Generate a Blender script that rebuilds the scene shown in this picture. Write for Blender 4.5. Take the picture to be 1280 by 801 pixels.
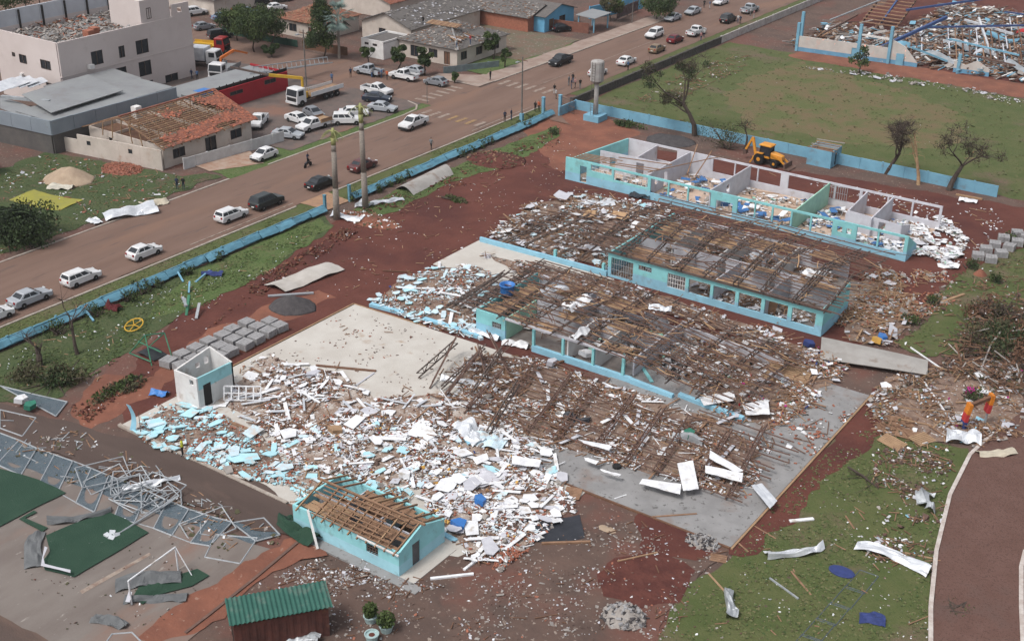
import bpy, math, random
from mathutils import Vector, Matrix, Euler, noise
for o in list(bpy.data.objects): bpy.data.objects.remove(o)
SC = bpy.context.scene
COL = SC.collection
rnd = random.Random(7)
R = math.radians
# ------------------------------------------------------------ camera (aerial view, about 55 m up)
FPX, CX, CY = 1569.64, 640.0, 400.5
RM = Matrix(((0.81865699, -0.26219809, 0.51093336), (0.57413052, 0.35318439, -0.73867106), (0.01322445, 0.89806066, 0.43967279)))
CAM = Vector((63.8, -92.4, 55.0))
cd = bpy.data.cameras.new('camera'); cam = bpy.data.objects.new('camera', cd); COL.objects.link(cam)
cd.sensor_width = 36.0; cd.lens = 36.0*FPX/1280; cd.clip_start = 1; cd.clip_end = 5000
cam.matrix_world = Matrix.Translation(CAM) @ RM.to_4x4()
SC.camera = cam
SC.render.resolution_x = 1024; SC.render.resolution_y = 640
# ------------------------------------------------------------ overcast daylight
SUN_EL, SUN_AZ = R(58), R(200)      # azimuth of the sun measured from +Y, clockwise
w = bpy.data.worlds.new('World'); SC.world = w; w.use_nodes = True
nt = w.node_tree; bg = nt.nodes['Background']
sky = nt.nodes.new('ShaderNodeTexSky'); sky.sky_type = 'NISHITA'; sky.sun_disc = False
sky.sun_elevation = SUN_EL; sky.sun_rotation = SUN_AZ; sky.air_density = 1.0; sky.dust_density = 4.0; sky.ozone_density = 1.0
hs = nt.nodes.new('ShaderNodeHueSaturation'); hs.inputs['Saturation'].default_value = 0.3   # cloud cover greys the sky
nt.links.new(sky.outputs[0], hs.inputs['Color']); nt.links.new(hs.outputs[0], bg.inputs[0])
bg.inputs[1].default_value = 0.15
sd = bpy.data.lights.new('sun', 'SUN'); sun = bpy.data.objects.new('sun', sd); COL.objects.link(sun)
sd.energy = 1.6; sd.angle = R(16); sd.color = (1.0, 0.97, 0.92)
sv = Vector((math.sin(SUN_AZ)*math.cos(SUN_EL), math.cos(SUN_AZ)*math.cos(SUN_EL), math.sin(SUN_EL)))
sun.rotation_euler = sv.to_track_quat('Z', 'Y').to_euler(); sun.location = (0, 0, 120)
SC.view_settings.view_transform = 'Standard'; SC.view_settings.look = 'None'
SC.view_settings.gamma = 1.0; SC.view_settings.use_curve_mapping = False
SC.view_settings.exposure = 0.24
# ------------------------------------------------------------ helpers: survey of the site (where a line of sight meets a plane)
def dray(x, y): return RM @ Vector((x-CX, -(y-CY), -FPX))
def gz(x, y, z=0.0): d = dray(x, y); return CAM + d*((z-CAM.z)/d.z)
def gy(x, y, Y): d = dray(x, y); return CAM + d*((Y-CAM.y)/d.y)
def gx(x, y, X): d = dray(x, y); return CAM + d*((X-CAM.x)/d.x)
def G2(l, z=0.0): return [gz(x, y, z).xy for x, y in l]
V3 = lambda *a: Vector(a)
class B:
    "collects faces; obj() links them as one mesh object"
    def __init__(s): s.v = []; s.f = []; s.m = []
    def add(s, vs, fs, mi=0):
        n = len(s.v); s.v += [tuple(q) for q in vs]; s.f += [tuple(i+n for i in q) for q in fs]; s.m += [mi]*len(fs); return s
    BF = ((0,3,2,1),(4,5,6,7),(0,1,5,4),(1,2,6,5),(2,3,7,6),(3,0,4,7))
    def box(s, x0, x1, y0, y1, z0, z1, mi=0):
        return s.add([(x0,y0,z0),(x1,y0,z0),(x1,y1,z0),(x0,y1,z0),(x0,y0,z1),(x1,y0,z1),(x1,y1,z1),(x0,y1,z1)], B.BF, mi)
    def obox(s, c, sz, rot=(0,0,0), mi=0):
        m = Euler(rot).to_matrix() if not isinstance(rot, Matrix) else rot; c = Vector(c); a, b, h = sz[0]/2, sz[1]/2, sz[2]/2
        return s.add([c+m@V3(*q) for q in ((-a,-b,-h),(a,-b,-h),(a,b,-h),(-a,b,-h),(-a,-b,h),(a,-b,h),(a,b,h),(-a,b,h))], B.BF, mi)
    def frame(s, p, q):
        d = (q-p).normalized(); u = V3(0,0,1) if abs(d.z) < .95 else V3(1,0,0)
        a = d.cross(u).normalized(); return d, a, a.cross(d).normalized()
    def bar(s, p, q, w, h=None, mi=0):
        p = Vector(p); q = Vector(q); d, a, c = s.frame(p, q); a = a*(w/2); c = c*((h or w)/2)
        return s.add([p-a-c,p+a-c,p+a+c,p-a+c,q-a-c,q+a-c,q+a+c,q-a+c], ((0,1,2,3),(4,7,6,5),(0,4,5,1),(1,5,6,2),(2,6,7,3),(3,7,4,0)), mi)
    def tube(s, p, q, r, r2=None, n=6, mi=0, cap=True):
        p = Vector(p); q = Vector(q); d, a, c = s.frame(p, q); r2 = r if r2 is None else r2
        an = [(math.cos(t*2*math.pi/n), math.sin(t*2*math.pi/n)) for t in range(n)]
        vs = [p+(a*x+c*y)*r for x, y in an]+[q+(a*x+c*y)*r2 for x, y in an]
        fs = [(i,(i+1)%n,n+(i+1)%n,n+i) for i in range(n)]
        if cap: fs += [tuple(range(n))[::-1], tuple(range(n,2*n))]
        return s.add(vs, fs, mi)
    def path(s, pts, r, n=6, mi=0):
        for i in range(len(pts)-1):
            s.tube(pts[i], pts[i+1], r[i] if isinstance(r, list) else r, r[i+1] if isinstance(r, list) else r, n, mi)
        return s
    def prism(s, pts, z0, z1, mi=0):
        ar = sum(pts[i-1][0]*pts[i][1]-pts[i][0]*pts[i-1][1] for i in range(len(pts)))
        if ar < 0: pts = pts[::-1]
        n = len(pts); vs = [(p[0],p[1],z0) for p in pts]+[(p[0],p[1],z1) for p in pts]
        return s.add(vs, [tuple(range(n))[::-1], tuple(range(n,2*n))]+[(i,(i+1)%n,n+(i+1)%n,n+i) for i in range(n)], mi)
    def flat(s, pts, z, mi=0):
        ar = sum(pts[i-1][0]*pts[i][1]-pts[i][0]*pts[i-1][1] for i in range(len(pts)))
        if ar < 0: pts = pts[::-1]
        return s.add([(p[0],p[1],z) for p in pts], [tuple(range(len(pts)))], mi)
    def face(s, pts, mi=0): return s.add(pts, [tuple(range(len(pts)))], mi)
    def slab(s, quad, t, mi=0):
        "thick panel under a 4-point (any plane) outline"
        q = [Vector(p) for p in quad]; n = (q[1]-q[0]).cross(q[-1]-q[0]).normalized()
        if n.z < 0: q = q[::-1]; n = -n
        k = len(q); return s.add(q+[p-n*t for p in q], [tuple(range(k)), tuple(range(2*k-1,k-1,-1))]+[(i,k+i,k+(i+1)%k,(i+1)%k) for i in range(k)], mi)
    def loft(s, rings, mi=0, cap=True):
        k = len(rings[0]); vs = [p for r in rings for p in r]; fs = []
        for j in range(len(rings)-1):
            for i in range(k): fs.append((j*k+i, j*k+(i+1)%k, (j+1)*k+(i+1)%k, (j+1)*k+i))
        if cap: fs += [tuple(range(k))[::-1], tuple(range((len(rings)-1)*k, len(rings)*k))]
        return s.add(vs, fs, mi)
    def grid(s, fn, nu, nv, t=0.02, mi=0):
        "thick sheet: fn(u,v) gives its points"
        P = [[Vector(fn(i/nu, j/nv)) for j in range(nv+1)] for i in range(nu+1)]
        vs = [p for r in P for p in r]; k = nv+1; m = len(vs); vs += [p-V3(0,0,t) for p in vs]
        fs = []
        for i in range(nu):
            for j in range(nv):
                a, b, c, d = i*k+j, (i+1)*k+j, (i+1)*k+j+1, i*k+j+1
                fs += [(a,b,c,d), (m+d,m+c,m+b,m+a)]
        for i in range(nu): fs += [(i*k, m+i*k, m+(i+1)*k, (i+1)*k), ((i+1)*k+nv, m+(i+1)*k+nv, m+i*k+nv, i*k+nv)]
        for j in range(nv): fs += [(j+1, m+j+1, m+j, j), (nu*k+j, m+nu*k+j, m+nu*k+j+1, nu*k+j+1)]
        return s.add(vs, fs, mi)
    def mesh(s, name, mats, smooth=False):
        me = bpy.data.meshes.new(name); me.from_pydata(s.v, [], s.f)
        for m in (mats if isinstance(mats, (list, tuple)) else [mats]): me.materials.append(m)
        me.polygons.foreach_set('material_index', s.m)
        if smooth: me.polygons.foreach_set('use_smooth', [True]*len(s.f))
        me.update(); return me
    def obj(s, name, mats, parent=None, loc=None, smooth=False):
        return put(name, s.mesh(name, mats, smooth), parent, loc)
def put(name, me, parent=None, loc=None, rot=None):
    o = bpy.data.objects.new(name, me); COL.objects.link(o)
    if parent: o.parent = parent
    if loc is not None: o.location = loc
    if rot is not None: o.rotation_euler = rot
    return o
def tag(o, label=None, cat=None, group=None, kind=None):
    if label: o['label'] = label
    if cat: o['category'] = cat
    if group: o['group'] = group
    if kind: o['kind'] = kind
    return o
def thing(name, label, cat, loc=(0,0,0), rz=0, group=None):
    o = bpy.data.objects.new(name, None); COL.objects.link(o); o.location = loc; o.rotation_euler = (0,0,rz); o.empty_display_size = .5
    return tag(o, label, cat, group)
def copy_tree(o, parent=None):
    c = o.copy(); COL.objects.link(c); c.parent = parent
    for ch in KIDS.get(o, ()): copy_tree(ch, c)
    return c
KIDS = {}
# ------------------------------------------------------------ procedural materials
def M(name, c, c2=None, sc=1.5, r=.85, c3=None, sc3=.12, lo3=.5, bump=0, bsc=6, metal=0, st=None, lo=.38, hi=.62, c4=None, sc4=9, lo4=.62):
    m = bpy.data.materials.new(name); m.use_nodes = True; nt = m.node_tree; N = nt.nodes; L = nt.links
    bs = N['Principled BSDF']; bs.inputs['Roughness'].default_value = r; bs.inputs['Metallic'].default_value = metal
    bs.inputs['Specular IOR Level'].default_value = .35
    c2 = c2 or tuple(x*.72 for x in c)
    g = N.new('ShaderNodeNewGeometry'); pos = g.outputs['Position']
    if st:
        mp = N.new('ShaderNodeMapping'); mp.inputs['Scale'].default_value = st; L.new(pos, mp.inputs[0]); pos = mp.outputs[0]
    def nz(scale, a, b, det=7):
        n = N.new('ShaderNodeTexNoise'); n.inputs['Scale'].default_value = scale; n.inputs['Detail'].default_value = det; n.inputs['Roughness'].default_value = .62
        L.new(pos, n.inputs['Vector']); q = N.new('ShaderNodeMapRange'); q.inputs[1].default_value = a; q.inputs[2].default_value = b; L.new(n.outputs[0], q.inputs[0]); return q.outputs[0]
    def mix(f, a, b):
        x = N.new('ShaderNodeMix'); x.data_type = 'RGBA'; L.new(f, x.inputs[0])
        for s, i in ((a, 6), (b, 7)):
            if isinstance(s, tuple): x.inputs[i].default_value = (*s, 1)
            else: L.new(s, x.inputs[i])
        return x.outputs[2]
    out = mix(nz(sc, lo, hi), c, c2)
    if c3: out = mix(nz(sc3, lo3, lo3+.12), out, c3)
    if c4: out = mix(nz(sc4, lo4, lo4+.06, 3), out, c4)
    L.new(out, bs.inputs['Base Color'])
    if bump:
        n = N.new('ShaderNodeTexNoise'); n.inputs['Scale'].default_value = bsc; n.inputs['Detail'].default_value = 6; L.new(g.outputs['Position'], n.inputs['Vector'])
        bp = N.new('ShaderNodeBump'); bp.inputs['Strength'].default_value = bump; bp.inputs['Distance'].default_value = .15; L.new(n.outputs[0], bp.inputs['Height']); L.new(bp.outputs[0], bs.inputs['Normal'])
    return m
def two_tone(name, lower, upper, zsplit):
    "paint in two bands: dado below, wall colour above, with stains"
    m = M(name, lower, tuple(x*.85 for x in lower), .7, .8, c3=tuple(x*.6+.06 for x in lower), sc3=.9, lo3=.57, c4=(.46,.43,.4), sc4=1.6, lo4=.68)
    N = m.node_tree.nodes; L = m.node_tree.links; bs = N['Principled BSDF']; src = bs.inputs['Base Color'].links[0].from_socket
    g = N.new('ShaderNodeNewGeometry'); sp = N.new('ShaderNodeSeparateXYZ'); L.new(g.outputs['Position'], sp.inputs[0])
    gt = N.new('ShaderNodeMath'); gt.operation = 'GREATER_THAN'; gt.inputs[1].default_value = zsplit; L.new(sp.outputs[2], gt.inputs[0])
    x = N.new('ShaderNodeMix'); x.data_type = 'RGBA'; x.blend_type = 'MULTIPLY'; x.inputs[7].default_value = (*[u/l for u, l in zip(upper, lower)], 1)
    L.new(gt.outputs[0], x.inputs[0]); L.new(src, x.inputs[6]); L.new(x.outputs[2], bs.inputs['Base Color'])
    return m
soil = M('red_soil', (.085,.026,.019), (.112,.036,.026), .25, .95, c3=(.072,.022,.018), sc3=.09, lo3=.5, bump=.5, bsc=2.5, c4=(.17,.09,.07), sc4=2.2, lo4=.68)
earth = M('trodden_earth', (.112,.071,.057), (.082,.054,.045), .3, .95, c3=(.125,.058,.045), sc3=.11, lo3=.5, bump=.4, bsc=3, c4=(.25,.2,.17), sc4=2.6, lo4=.62)
earth_red = M('bright_red_earth', (.21,.082,.052), (.15,.06,.04), .3, .95, bump=.4, bsc=3, c4=(.27,.16,.12), sc4=2, lo4=.64)
fresh_soil = M('fresh_dark_red_soil', (.068,.02,.016), (.1,.032,.024), .8, .95, bump=.6, bsc=3)
grass = M('grass', (.062,.082,.024), (.086,.094,.034), .35, .95, c3=(.125,.088,.06), sc3=.1, lo3=.54, bump=.4, bsc=7, c4=(.056,.074,.022), sc4=3, lo4=.58)
grass_bright = M('bright_grass', (.07,.106,.031), (.095,.118,.043), .4, .95, c3=(.1,.07,.04), sc3=.35, lo3=.6, bump=.6, bsc=8, c4=(.042,.08,.016), sc4=3.5, lo4=.54)
grass_dark = M('dark_grass', (.048,.072,.025), (.068,.08,.034), .4, .95, c3=(.105,.07,.05), sc3=.25, lo3=.57, bump=.6, bsc=8, c4=(.03,.052,.015), sc4=3.5, lo4=.54)
asphalt = M('dusty_road', (.14,.086,.066), (.165,.104,.081), .5, .9, c3=(.178,.105,.076), sc3=.2, lo3=.54, bump=.15, bsc=12, st=(1,.14,1), c4=(.118,.078,.064), sc4=.9, lo4=.6)
tarmac = M('dark_lot_tarmac', (.098,.079,.073), (.135,.1,.088), .5, .9, c3=(.18,.1,.075), sc3=.12, lo3=.54, bump=.15, bsc=12)
conc_pad = M('pale_concrete', (.48,.455,.42), (.425,.395,.36), .35, .9, c3=(.34,.26,.2), sc3=.55, lo3=.6, bump=.1, bsc=5, c4=(.3,.2,.15), sc4=2.5, lo4=.72)
conc_grey = M('grey_concrete', (.25,.245,.245), (.2,.195,.195), .5, .9, c3=(.2,.165,.15), sc3=.3, lo3=.55, bump=.1, bsc=5, c4=(.12,.115,.112), sc4=2.2, lo4=.6)
conc_court = M('court_concrete', (.178,.153,.138), (.145,.12,.108), .4, .9, c3=(.19,.12,.095), sc3=.14, lo3=.52, bump=.1, bsc=5, st=(1,.35,1), c4=(.26,.23,.21), sc4=2.2, lo4=.66)
path_m = M('brown_path', (.085,.059,.05), (.068,.046,.039), .35, .9, c3=(.14,.09,.07), sc3=.12, lo3=.52, bump=.2, bsc=8, st=(.3,1,1))
track_m = M('brown_paving', (.108,.056,.044), (.124,.067,.054), .6, .9, c3=(.1,.06,.05), sc3=.15, lo3=.55, bump=.35, bsc=14, c4=(.082,.042,.034), sc4=6, lo4=.55)
kerb_m = M('worn_kerb', (.36,.32,.28), (.27,.22,.19), 2, .9, bump=.2)
paintw = M('worn_road_paint', (.3,.25,.21), (.19,.125,.098), 1.6, .8)
painty = M('worn_yellow_paint', (.3,.19,.08), (.19,.12,.08), 2.5, .8)
teal = two_tone('two_tone_school_paint', (.26,.5,.63), (.24,.56,.58), 1.15)
teal_p = M('teal_paint', (.24,.55,.57), (.2,.48,.5), .8, .8, c3=(.2,.36,.36), sc3=1.3, lo3=.62)
blue_p = M('pale_blue_paint', (.26,.5,.63), (.22,.43,.55), .8, .8, c3=(.2,.3,.34), sc3=1.2, lo3=.6)
wall_blue = M('boundary_wall_blue', (.17,.36,.48), (.145,.31,.42), .6, .85, c3=(.16,.24,.29), sc3=.9, lo3=.58)
fence_blue = M('fence_blue', (.118,.275,.365), (.088,.215,.29), .8, .85, c3=(.1,.13,.13), sc3=.7, lo3=.58)
white = M('white_plaster', (.66,.65,.64), (.56,.54,.53), .9, .85, c3=(.44,.38,.34), sc3=.8, lo3=.6)
lilac = M('greyish_white_paint', (.52,.52,.56), (.45,.44,.48), .9, .85, c3=(.38,.33,.3), sc3=.9, lo3=.6)
mint = M('mint_paint', (.33,.56,.44), (.28,.48,.38), .9, .85)
tilefloor = M('dusty_tile_floor', (.5,.38,.3), (.42,.31,.24), .8, .6, c3=(.34,.24,.19), sc3=.5, lo3=.56)
greyfloor = M('dusty_grey_floor', (.26,.235,.22), (.2,.17,.155), .8, .8, c3=(.18,.12,.1), sc3=.6, lo3=.54)
beige = M('beige_render', (.56,.495,.475), (.52,.455,.435), .25, .9, c3=(.49,.425,.4), sc3=.5, lo3=.6)
cream = M('cream_render', (.52,.46,.41), (.44,.385,.34), .5, .9, c3=(.38,.28,.22), sc3=.6, lo3=.6)
glass = M('dark_glass', (.022,.026,.032), (.03,.034,.04), 1, .25)
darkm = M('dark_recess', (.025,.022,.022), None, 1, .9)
wood = M('weathered_timber', (.2,.115,.07), (.27,.16,.1), 1.5, .85, c3=(.17,.095,.06), sc3=1.2, lo3=.55)
wood_l = M('pale_timber', (.34,.22,.13), (.27,.17,.1), 1.5, .85, c3=(.3,.19,.12), sc3=1.2, lo3=.58)
wood_d = M('dark_timber', (.12,.062,.04), (.16,.085,.052), 1.5, .85)
rust = M('rusty_steel', (.135,.078,.06), (.095,.058,.048), 2, .75, c3=(.2,.115,.085), sc3=1.5, lo3=.6)
steel_d = M('dark_steel', (.08,.062,.056), (.115,.082,.07), 2, .65, c3=(.16,.1,.078), sc3=1.5, lo3=.62)
galv = M('galvanised_steel', (.4,.42,.44), (.3,.32,.34), 1.2, .5, metal=.35, c3=(.26,.24,.23), sc3=.8, lo3=.62)
galv_b = M('bright_sheet_metal', (.62,.64,.67), (.5,.52,.56), 1.2, .45, metal=.25, c3=(.4,.38,.37), sc3=.9, lo3=.64)
roofgrey = M('grey_metal_roof', (.27,.28,.285), (.235,.24,.25), .3, .55, metal=.2, c3=(.22,.21,.21), sc3=.3, lo3=.58)
fascia = M('blue_grey_fascia', (.22,.255,.29), (.19,.22,.255), .4, .6, c3=(.18,.19,.2), sc3=.5, lo3=.6)
zinc = M('pale_zinc_roof', (.37,.35,.33), (.31,.29,.27), .7, .6, c3=(.24,.19,.16), sc3=.5, lo3=.58, metal=.15)
brick = M('broken_red_brick', (.32,.125,.08), (.25,.095,.062), 3, .9)
clay = M('clay_tile', (.25,.095,.062), (.19,.072,.05), 2.5, .85, c3=(.15,.075,.055), sc3=.9, lo3=.57)
clay_old = M('old_clay_tile', (.24,.105,.062), (.18,.08,.052), 2.5, .85, c3=(.1,.068,.05), sc3=.7, lo3=.52)
tile_grey = M('grey_roof_tile', (.1,.092,.088), (.135,.122,.115), 2.5, .85, c3=(.08,.072,.07), sc3=.6, lo3=.55)
board_w = M('white_ceiling_board', (.74,.75,.77), (.6,.6,.62), 1.2, .6, c3=(.46,.42,.38), sc3=1.1, lo3=.57)
board_g = M('grey_lilac_board', (.5,.5,.54), (.42,.42,.46), 1.2, .7)
frag_b = M('cyan_painted_render', (.4,.65,.72), (.34,.56,.63), 1.2, .85, c3=(.5,.47,.44), sc3=1.2, lo3=.54)
frag_l = M('pale_blue_render', (.54,.67,.73), (.45,.57,.64), 1.2, .85, c3=(.5,.47,.44), sc3=1.2, lo3=.54)
mortar = M('grey_mortar', (.3,.275,.255), (.24,.215,.2), 3, .95)
yellow_b = M('ochre_plastic', (.5,.29,.06), (.42,.23,.06), 2, .6)
red_m = M('red_plastic', (.42,.03,.035), (.35,.03,.03), 2, .6)
navy = M('navy_fabric', (.022,.035,.12), (.03,.045,.16), 2, .8)
blue_m = M('blue_plastic', (.04,.17,.46), (.035,.14,.4), 2, .4)
green_m = M('green_plastic', (.03,.18,.12), (.03,.14,.1), 2, .6)
magenta = M('magenta_cloth', (.4,.02,.2), None, 2, .8)
black = M('black_rubber', (.015,.015,.016), None, 2, .7)
tarp_b = M('black_tarpaulin', (.02,.022,.028), (.03,.032,.04), 1, .5)
turf = M('artificial_turf', (.016,.045,.028), (.022,.054,.034), .5, .95, c3=(.018,.048,.03), sc3=.2, lo3=.5, bump=.3, bsc=10, c4=(.05,.08,.06), sc4=3, lo4=.68)
turf_back = M('turf_backing', (.1,.105,.11), (.13,.135,.14), 1, .9)
mesh_m = M('fallen_wire_mesh', (.065,.085,.1), (.09,.11,.125), 1.5, .6, metal=.3)
gravel_d = M('dark_gravel', (.055,.05,.053), (.08,.072,.074), 2, .95, bump=.8, bsc=14)
sand = M('sand', (.38,.29,.21), (.31,.23,.165), 1.2, .95, bump=.4, bsc=6)
paver = M('concrete_paver', (.3,.295,.3), (.24,.235,.24), 2, .9, c4=(.17,.165,.165), sc4=3.5, lo4=.6)
bark = M('bark', (.075,.055,.045), (.05,.038,.032), 4, .95, bump=.6, bsc=12)
bark_l = M('stripped_pale_wood', (.4,.27,.16), (.28,.17,.1), 3, .9)
palm_g = M('palm_shaft', (.3,.3,.12), (.2,.22,.09), 2, .8)
palm_t = M('palm_trunk', (.26,.225,.195), (.18,.155,.135), 3, .95, st=(1,1,5))
leafA = M('foliage_mid', (.045,.072,.02), (.068,.095,.028), .9, .8)
leafB = M('foliage_dark', (.026,.045,.016), (.038,.06,.02), .9, .8)
leafS = M('foliage_silver', (.2,.26,.24), (.14,.19,.17), 1.2, .7)
leafK = M('foliage_blackish', (.014,.024,.012), (.022,.034,.014), .9, .8)
leafD = M('foliage_wilted', (.06,.06,.03), (.085,.075,.04), .9, .85)
# ------------------------------------------------------------ ground and roads
def ragged(pts, step=1.2, amp=.45, seed=0):
    "uneven natural edge between corner points"
    out = []
    for i in range(len(pts)):
        a = Vector(pts[i]); b = Vector(pts[(i+1) % len(pts)]); n = max(1, int((b-a).length/step)); nrm = Vector((-(b-a).y, (b-a).x)).normalized() if (b-a).length > .01 else Vector((0,0))
        for k in range(n):
            p = a+(b-a)*(k/n); q = noise.noise(Vector((p.x*.3+seed, p.y*.3, seed*1.7)))+.5*noise.noise(Vector((p.x*.9, p.y*.9+seed, 3)))+.16*noise.noise(Vector((p.x*2.6, p.y*2.6, seed)))
            out.append(tuple(p+nrm*q*amp*2))
    return out
def struct(name, b, m, parent=None):
    o = b.obj(name, m, parent)
    if parent is None: o['kind'] = 'structure'
    return o
zz = [0.0]
def layer(name, pts, m, rag=.5, seed=1, z=None):
    zz[0] += .004
    return struct(name, B().flat(ragged(pts, .7 if rag > .2 else 1.0, rag, seed) if rag else pts, zz[0] if z is None else z), m)
struct('ground', B().flat([(-900,-900),(900,-900),(900,900),(-900,900)], 0), earth)
YR = (-85, 230)
layer('schoolyard_soil', G2([(150,480),(215,395),(330,335),(430,272),(705,150),(760,178),(950,205),(1290,262),(1300,330),(1180,360),(1060,440),(600,480),(330,470),(160,540)]), soil, .5, 2)
layer('trodden_ground', G2([(640,130),(705,128),(800,165),(760,200),(700,215),(660,175)]), earth_red, .5, 12)
layer('red_bank', G2([(190,470),(250,420),(330,385),(400,362),(420,372),(320,420),(250,455),(110,540),(85,505),(130,470)]), earth_red, .5, 13)
layer('sports_field', [(-34.9,66.2),(75,66.2),(75,114),(14,114),(-19,118),(-34.9,119)], grass, .35, 3)
layer('field_bare_patch', G2([(940,95),(1000,78),(1120,110),(1220,150),(1180,185),(1060,180),(940,160),(900,120)]), M('bare_field', (.13,.095,.05), (.1,.1,.04), .3, .95, c3=(.085,.098,.033), sc3=.15, lo3=.5, bump=.4, bsc=6), .9, 4)
layer('gym_yard', [(-22,115.5),(75,112.5),(75,123),(-22,123)], earth_red, .5, 5)
layer('gym_ground', [(-24,123),(75,123),(75,200),(-24,200)], soil, .6, 5)
layer('inner_lawn', G2([(-30,453),(0,440),(400,270),(418,282),(385,305),(335,338),(215,398),(140,455),(110,470),(60,505),(0,500),(-40,500)]), grass_dark, .4, 6)
layer('upper_lawn', G2([(440,262),(655,172),(695,158),(700,170),(640,205),(560,230),(500,262),(445,280)]), grass_bright, .35, 7)
layer('mid_lawn', G2([(245,338),(400,272),(418,284),(385,305),(335,338),(240,388),(180,400)]), grass_bright, .35, 17)
layer('west_verge', [(-39.6,-85),(-35.4,-85),(-35.4,64),(-39.2,64)], grass, .25, 8)
layer('far_verge', [(-39.6,72),(-35.9,72),(-35.9,230),(-39.6,230)], grass, .25, 9)
layer('town_grass', [(-55,-85),(-75,-85),(-80,5),(-58,9),(-57,12),(-54.2,12)], grass_dark, .5, 10)
layer('house_verge', G2([(262,214),(330,192),(430,150),(480,125),(538,122),(548,130),(500,150),(380,195),(290,226)]), grass_bright, .3, 11)
layer('right_lawn', G2([(905,705),(985,615),(1070,528),(1150,548),(1215,562),(1182,640),(1168,700),(1160,830),(800,830),(830,780),(850,735)]), grass, .3, 14)
layer('right_verge', G2([(1115,430),(1150,400),(1190,345),(1300,300),(1300,420),(1220,440),(1160,445)]), grass, .6, 15)
layer('front_yard', G2([(330,690),(470,720),(560,700),(640,655),(760,632),(905,690),(850,735),(810,830),(150,850),(230,780)]), earth, .5, 16)
layer('fresh_red_earth', G2([(770,700),(830,690),(862,712),(845,748),(800,762),(762,745),(752,720)]), fresh_soil, .6, 18)
layer('slab_edge_soil', [(34.5,-22),(36.2,-21),(36.6,-6),(38.2,4),(37.5,8),(34.5,8)], soil, .5, 41)
layer('red_earth_strip', G2([(800,640),(905,684),(870,700),(800,690)]), soil, .4, 19)
layer('street', [(-52.6,YR[0]),(-39.4,YR[0]),(-39.4,YR[1]),(-52.6,YR[1])], asphalt, .12, 20)
layer('side_street', [(-52.4,53.5),(-52.4,66),(-200,66),(-200,53.5)], asphalt, .12, 21)
layer('school_drive', [(-39.6,64.5),(-39.6,70.5),(-35.5,67),(-35,61.5),(-30,58),(-34,58.5)], asphalt, .2, 22)
layer('gate_apron', [(-39.5,11),(-35.2,11.5),(-35.2,15.3),(-39.5,16)], M('sandy_apron', (.33,.2,.12), (.25,.15,.1), .6, .95), .1, 23)
layer('parking_lot', [(-54.5,25),(-54.5,53.4),(-95,53.4),(-95,25)], tarmac, .3, 24)
ZST = zz[0]+.006
layer('lot_apron', G2([(300,180),(330,205),(262,215),(235,205)]), M('driveway', (.33,.25,.2), (.27,.16,.11), .8, .9), .1, 25)
layer('corner_pavement', [(-53,66.2),(-53,130),(-56.5,130),(-57,72),(-63,69),(-63,66.2)], M('pavement', (.3,.235,.2), (.24,.17,.14), .5, .9), .15, 26)
layer('corner_grass', [(-56.6,73),(-56.6,100),(-63,100),(-63,73)], grass_bright, .3, 27)
layer('empty_plot', [(-57,84),(-57,103),(-80,103),(-80,84)], M('plot_scrub', (.115,.105,.07), (.15,.095,.07), .4, .95, c4=(.3,.28,.25), sc4=2.4, lo4=.62, bump=.4), .3, 28)
# road paint and kerbs: parts of the street
st = bpy.data.objects['street']; ss = bpy.data.objects['side_street']
zp = zz[0]+.006
def paint(x0, x1, y0, y1, m=paintw, par=st): B().flat([(x0,y0),(x1,y0),(x1,y1),(x0,y1)], zp).obj('road_marking', m, par)
for k in range(7): paint(-51.4+k*.72*2.3, -50.75+k*.72*2.3, 49.0, 51.6, painty if 2 < k < 6 else paintw)
for k in range(6): paint(-51.6+k*1.7, -50.9+k*1.7, 69.2, 72.4)
for k in range(6): paint(-56.9, -54.4, 54.6+k*1.75, 55.3+k*1.75, par=ss)
paint(-46.1,-45.96,73,84); paint(-46.1,-45.96,90,120); paint(-40.2,-39.98,47,62); paint(-40.2,-40.0,-6,10.5)
def kerb(name, pts, m=kerb_m, w=.28, h=.13, par=None):
    b = B()
    for i in range(len(pts)-1):
        a = Vector((*pts[i], h/2)); c = Vector((*pts[i+1], h/2)); b.bar(a, c, w, h)
    o = b.obj(name, m, par)
    if par is None: o['kind'] = 'structure'
    return o
for name, pts in (('kerb', [(-52.8,-60),(-52.8,12)]), ('kerb', [(-52.8,19),(-52.8,47),(-53.2,50.5),(-54.6,52.4),(-57,53.2)]), ('kerb', [(-63,66.4),(-56,66.6),(-53.6,68),(-53,71),(-52.9,128)]), ('kerb', [(-39.1,-60),(-39.1,10)]), ('kerb', [(-39.1,17),(-39.1,63)])):
    kerb(name, pts)
# concrete platforms of the school
def plate(name, pts, z0, z1, m): return struct(name, B().prism([tuple(p) for p in pts], z0, z1), m)
plate('concrete_pad', [(-15,-36.2),(13.9,-36.2),(13.9,-6.0),(-15,-6.6)], -.1, .1, conc_pad)
plate('concrete_apron', [(-15,6.2),(3,5.2),(3,14.6),(-15,14.6)], -.1, .09, conc_pad)
plate('concrete_slab', [(14,-21.4),(34.4,-21.4),(34.4,6.4),(14,6.4)], -.1, .12, conc_grey)
plate('slab_extension', [(14,-36),(19,-34),(22,-25),(22,-21.5),(14,-21.5)], -.1, .08, conc_pad)
kerb('slab_kerb', [(34.55,-21.6),(34.55,6.5)], wood_l, .16, .2); kerb('slab_kerb', [(13.9,-21.55),(34.4,-21.55)], wood_d, .14, .16)
kerb('pad_kerb', [(-15.15,-36.3),(4.4,-36.35)], kerb_m, .3, .2); kerb('pad_kerb', [(-15.2,-30),(-15.2,-6.6),(-6,-6.3)], wood_l, .14, .14)
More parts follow.
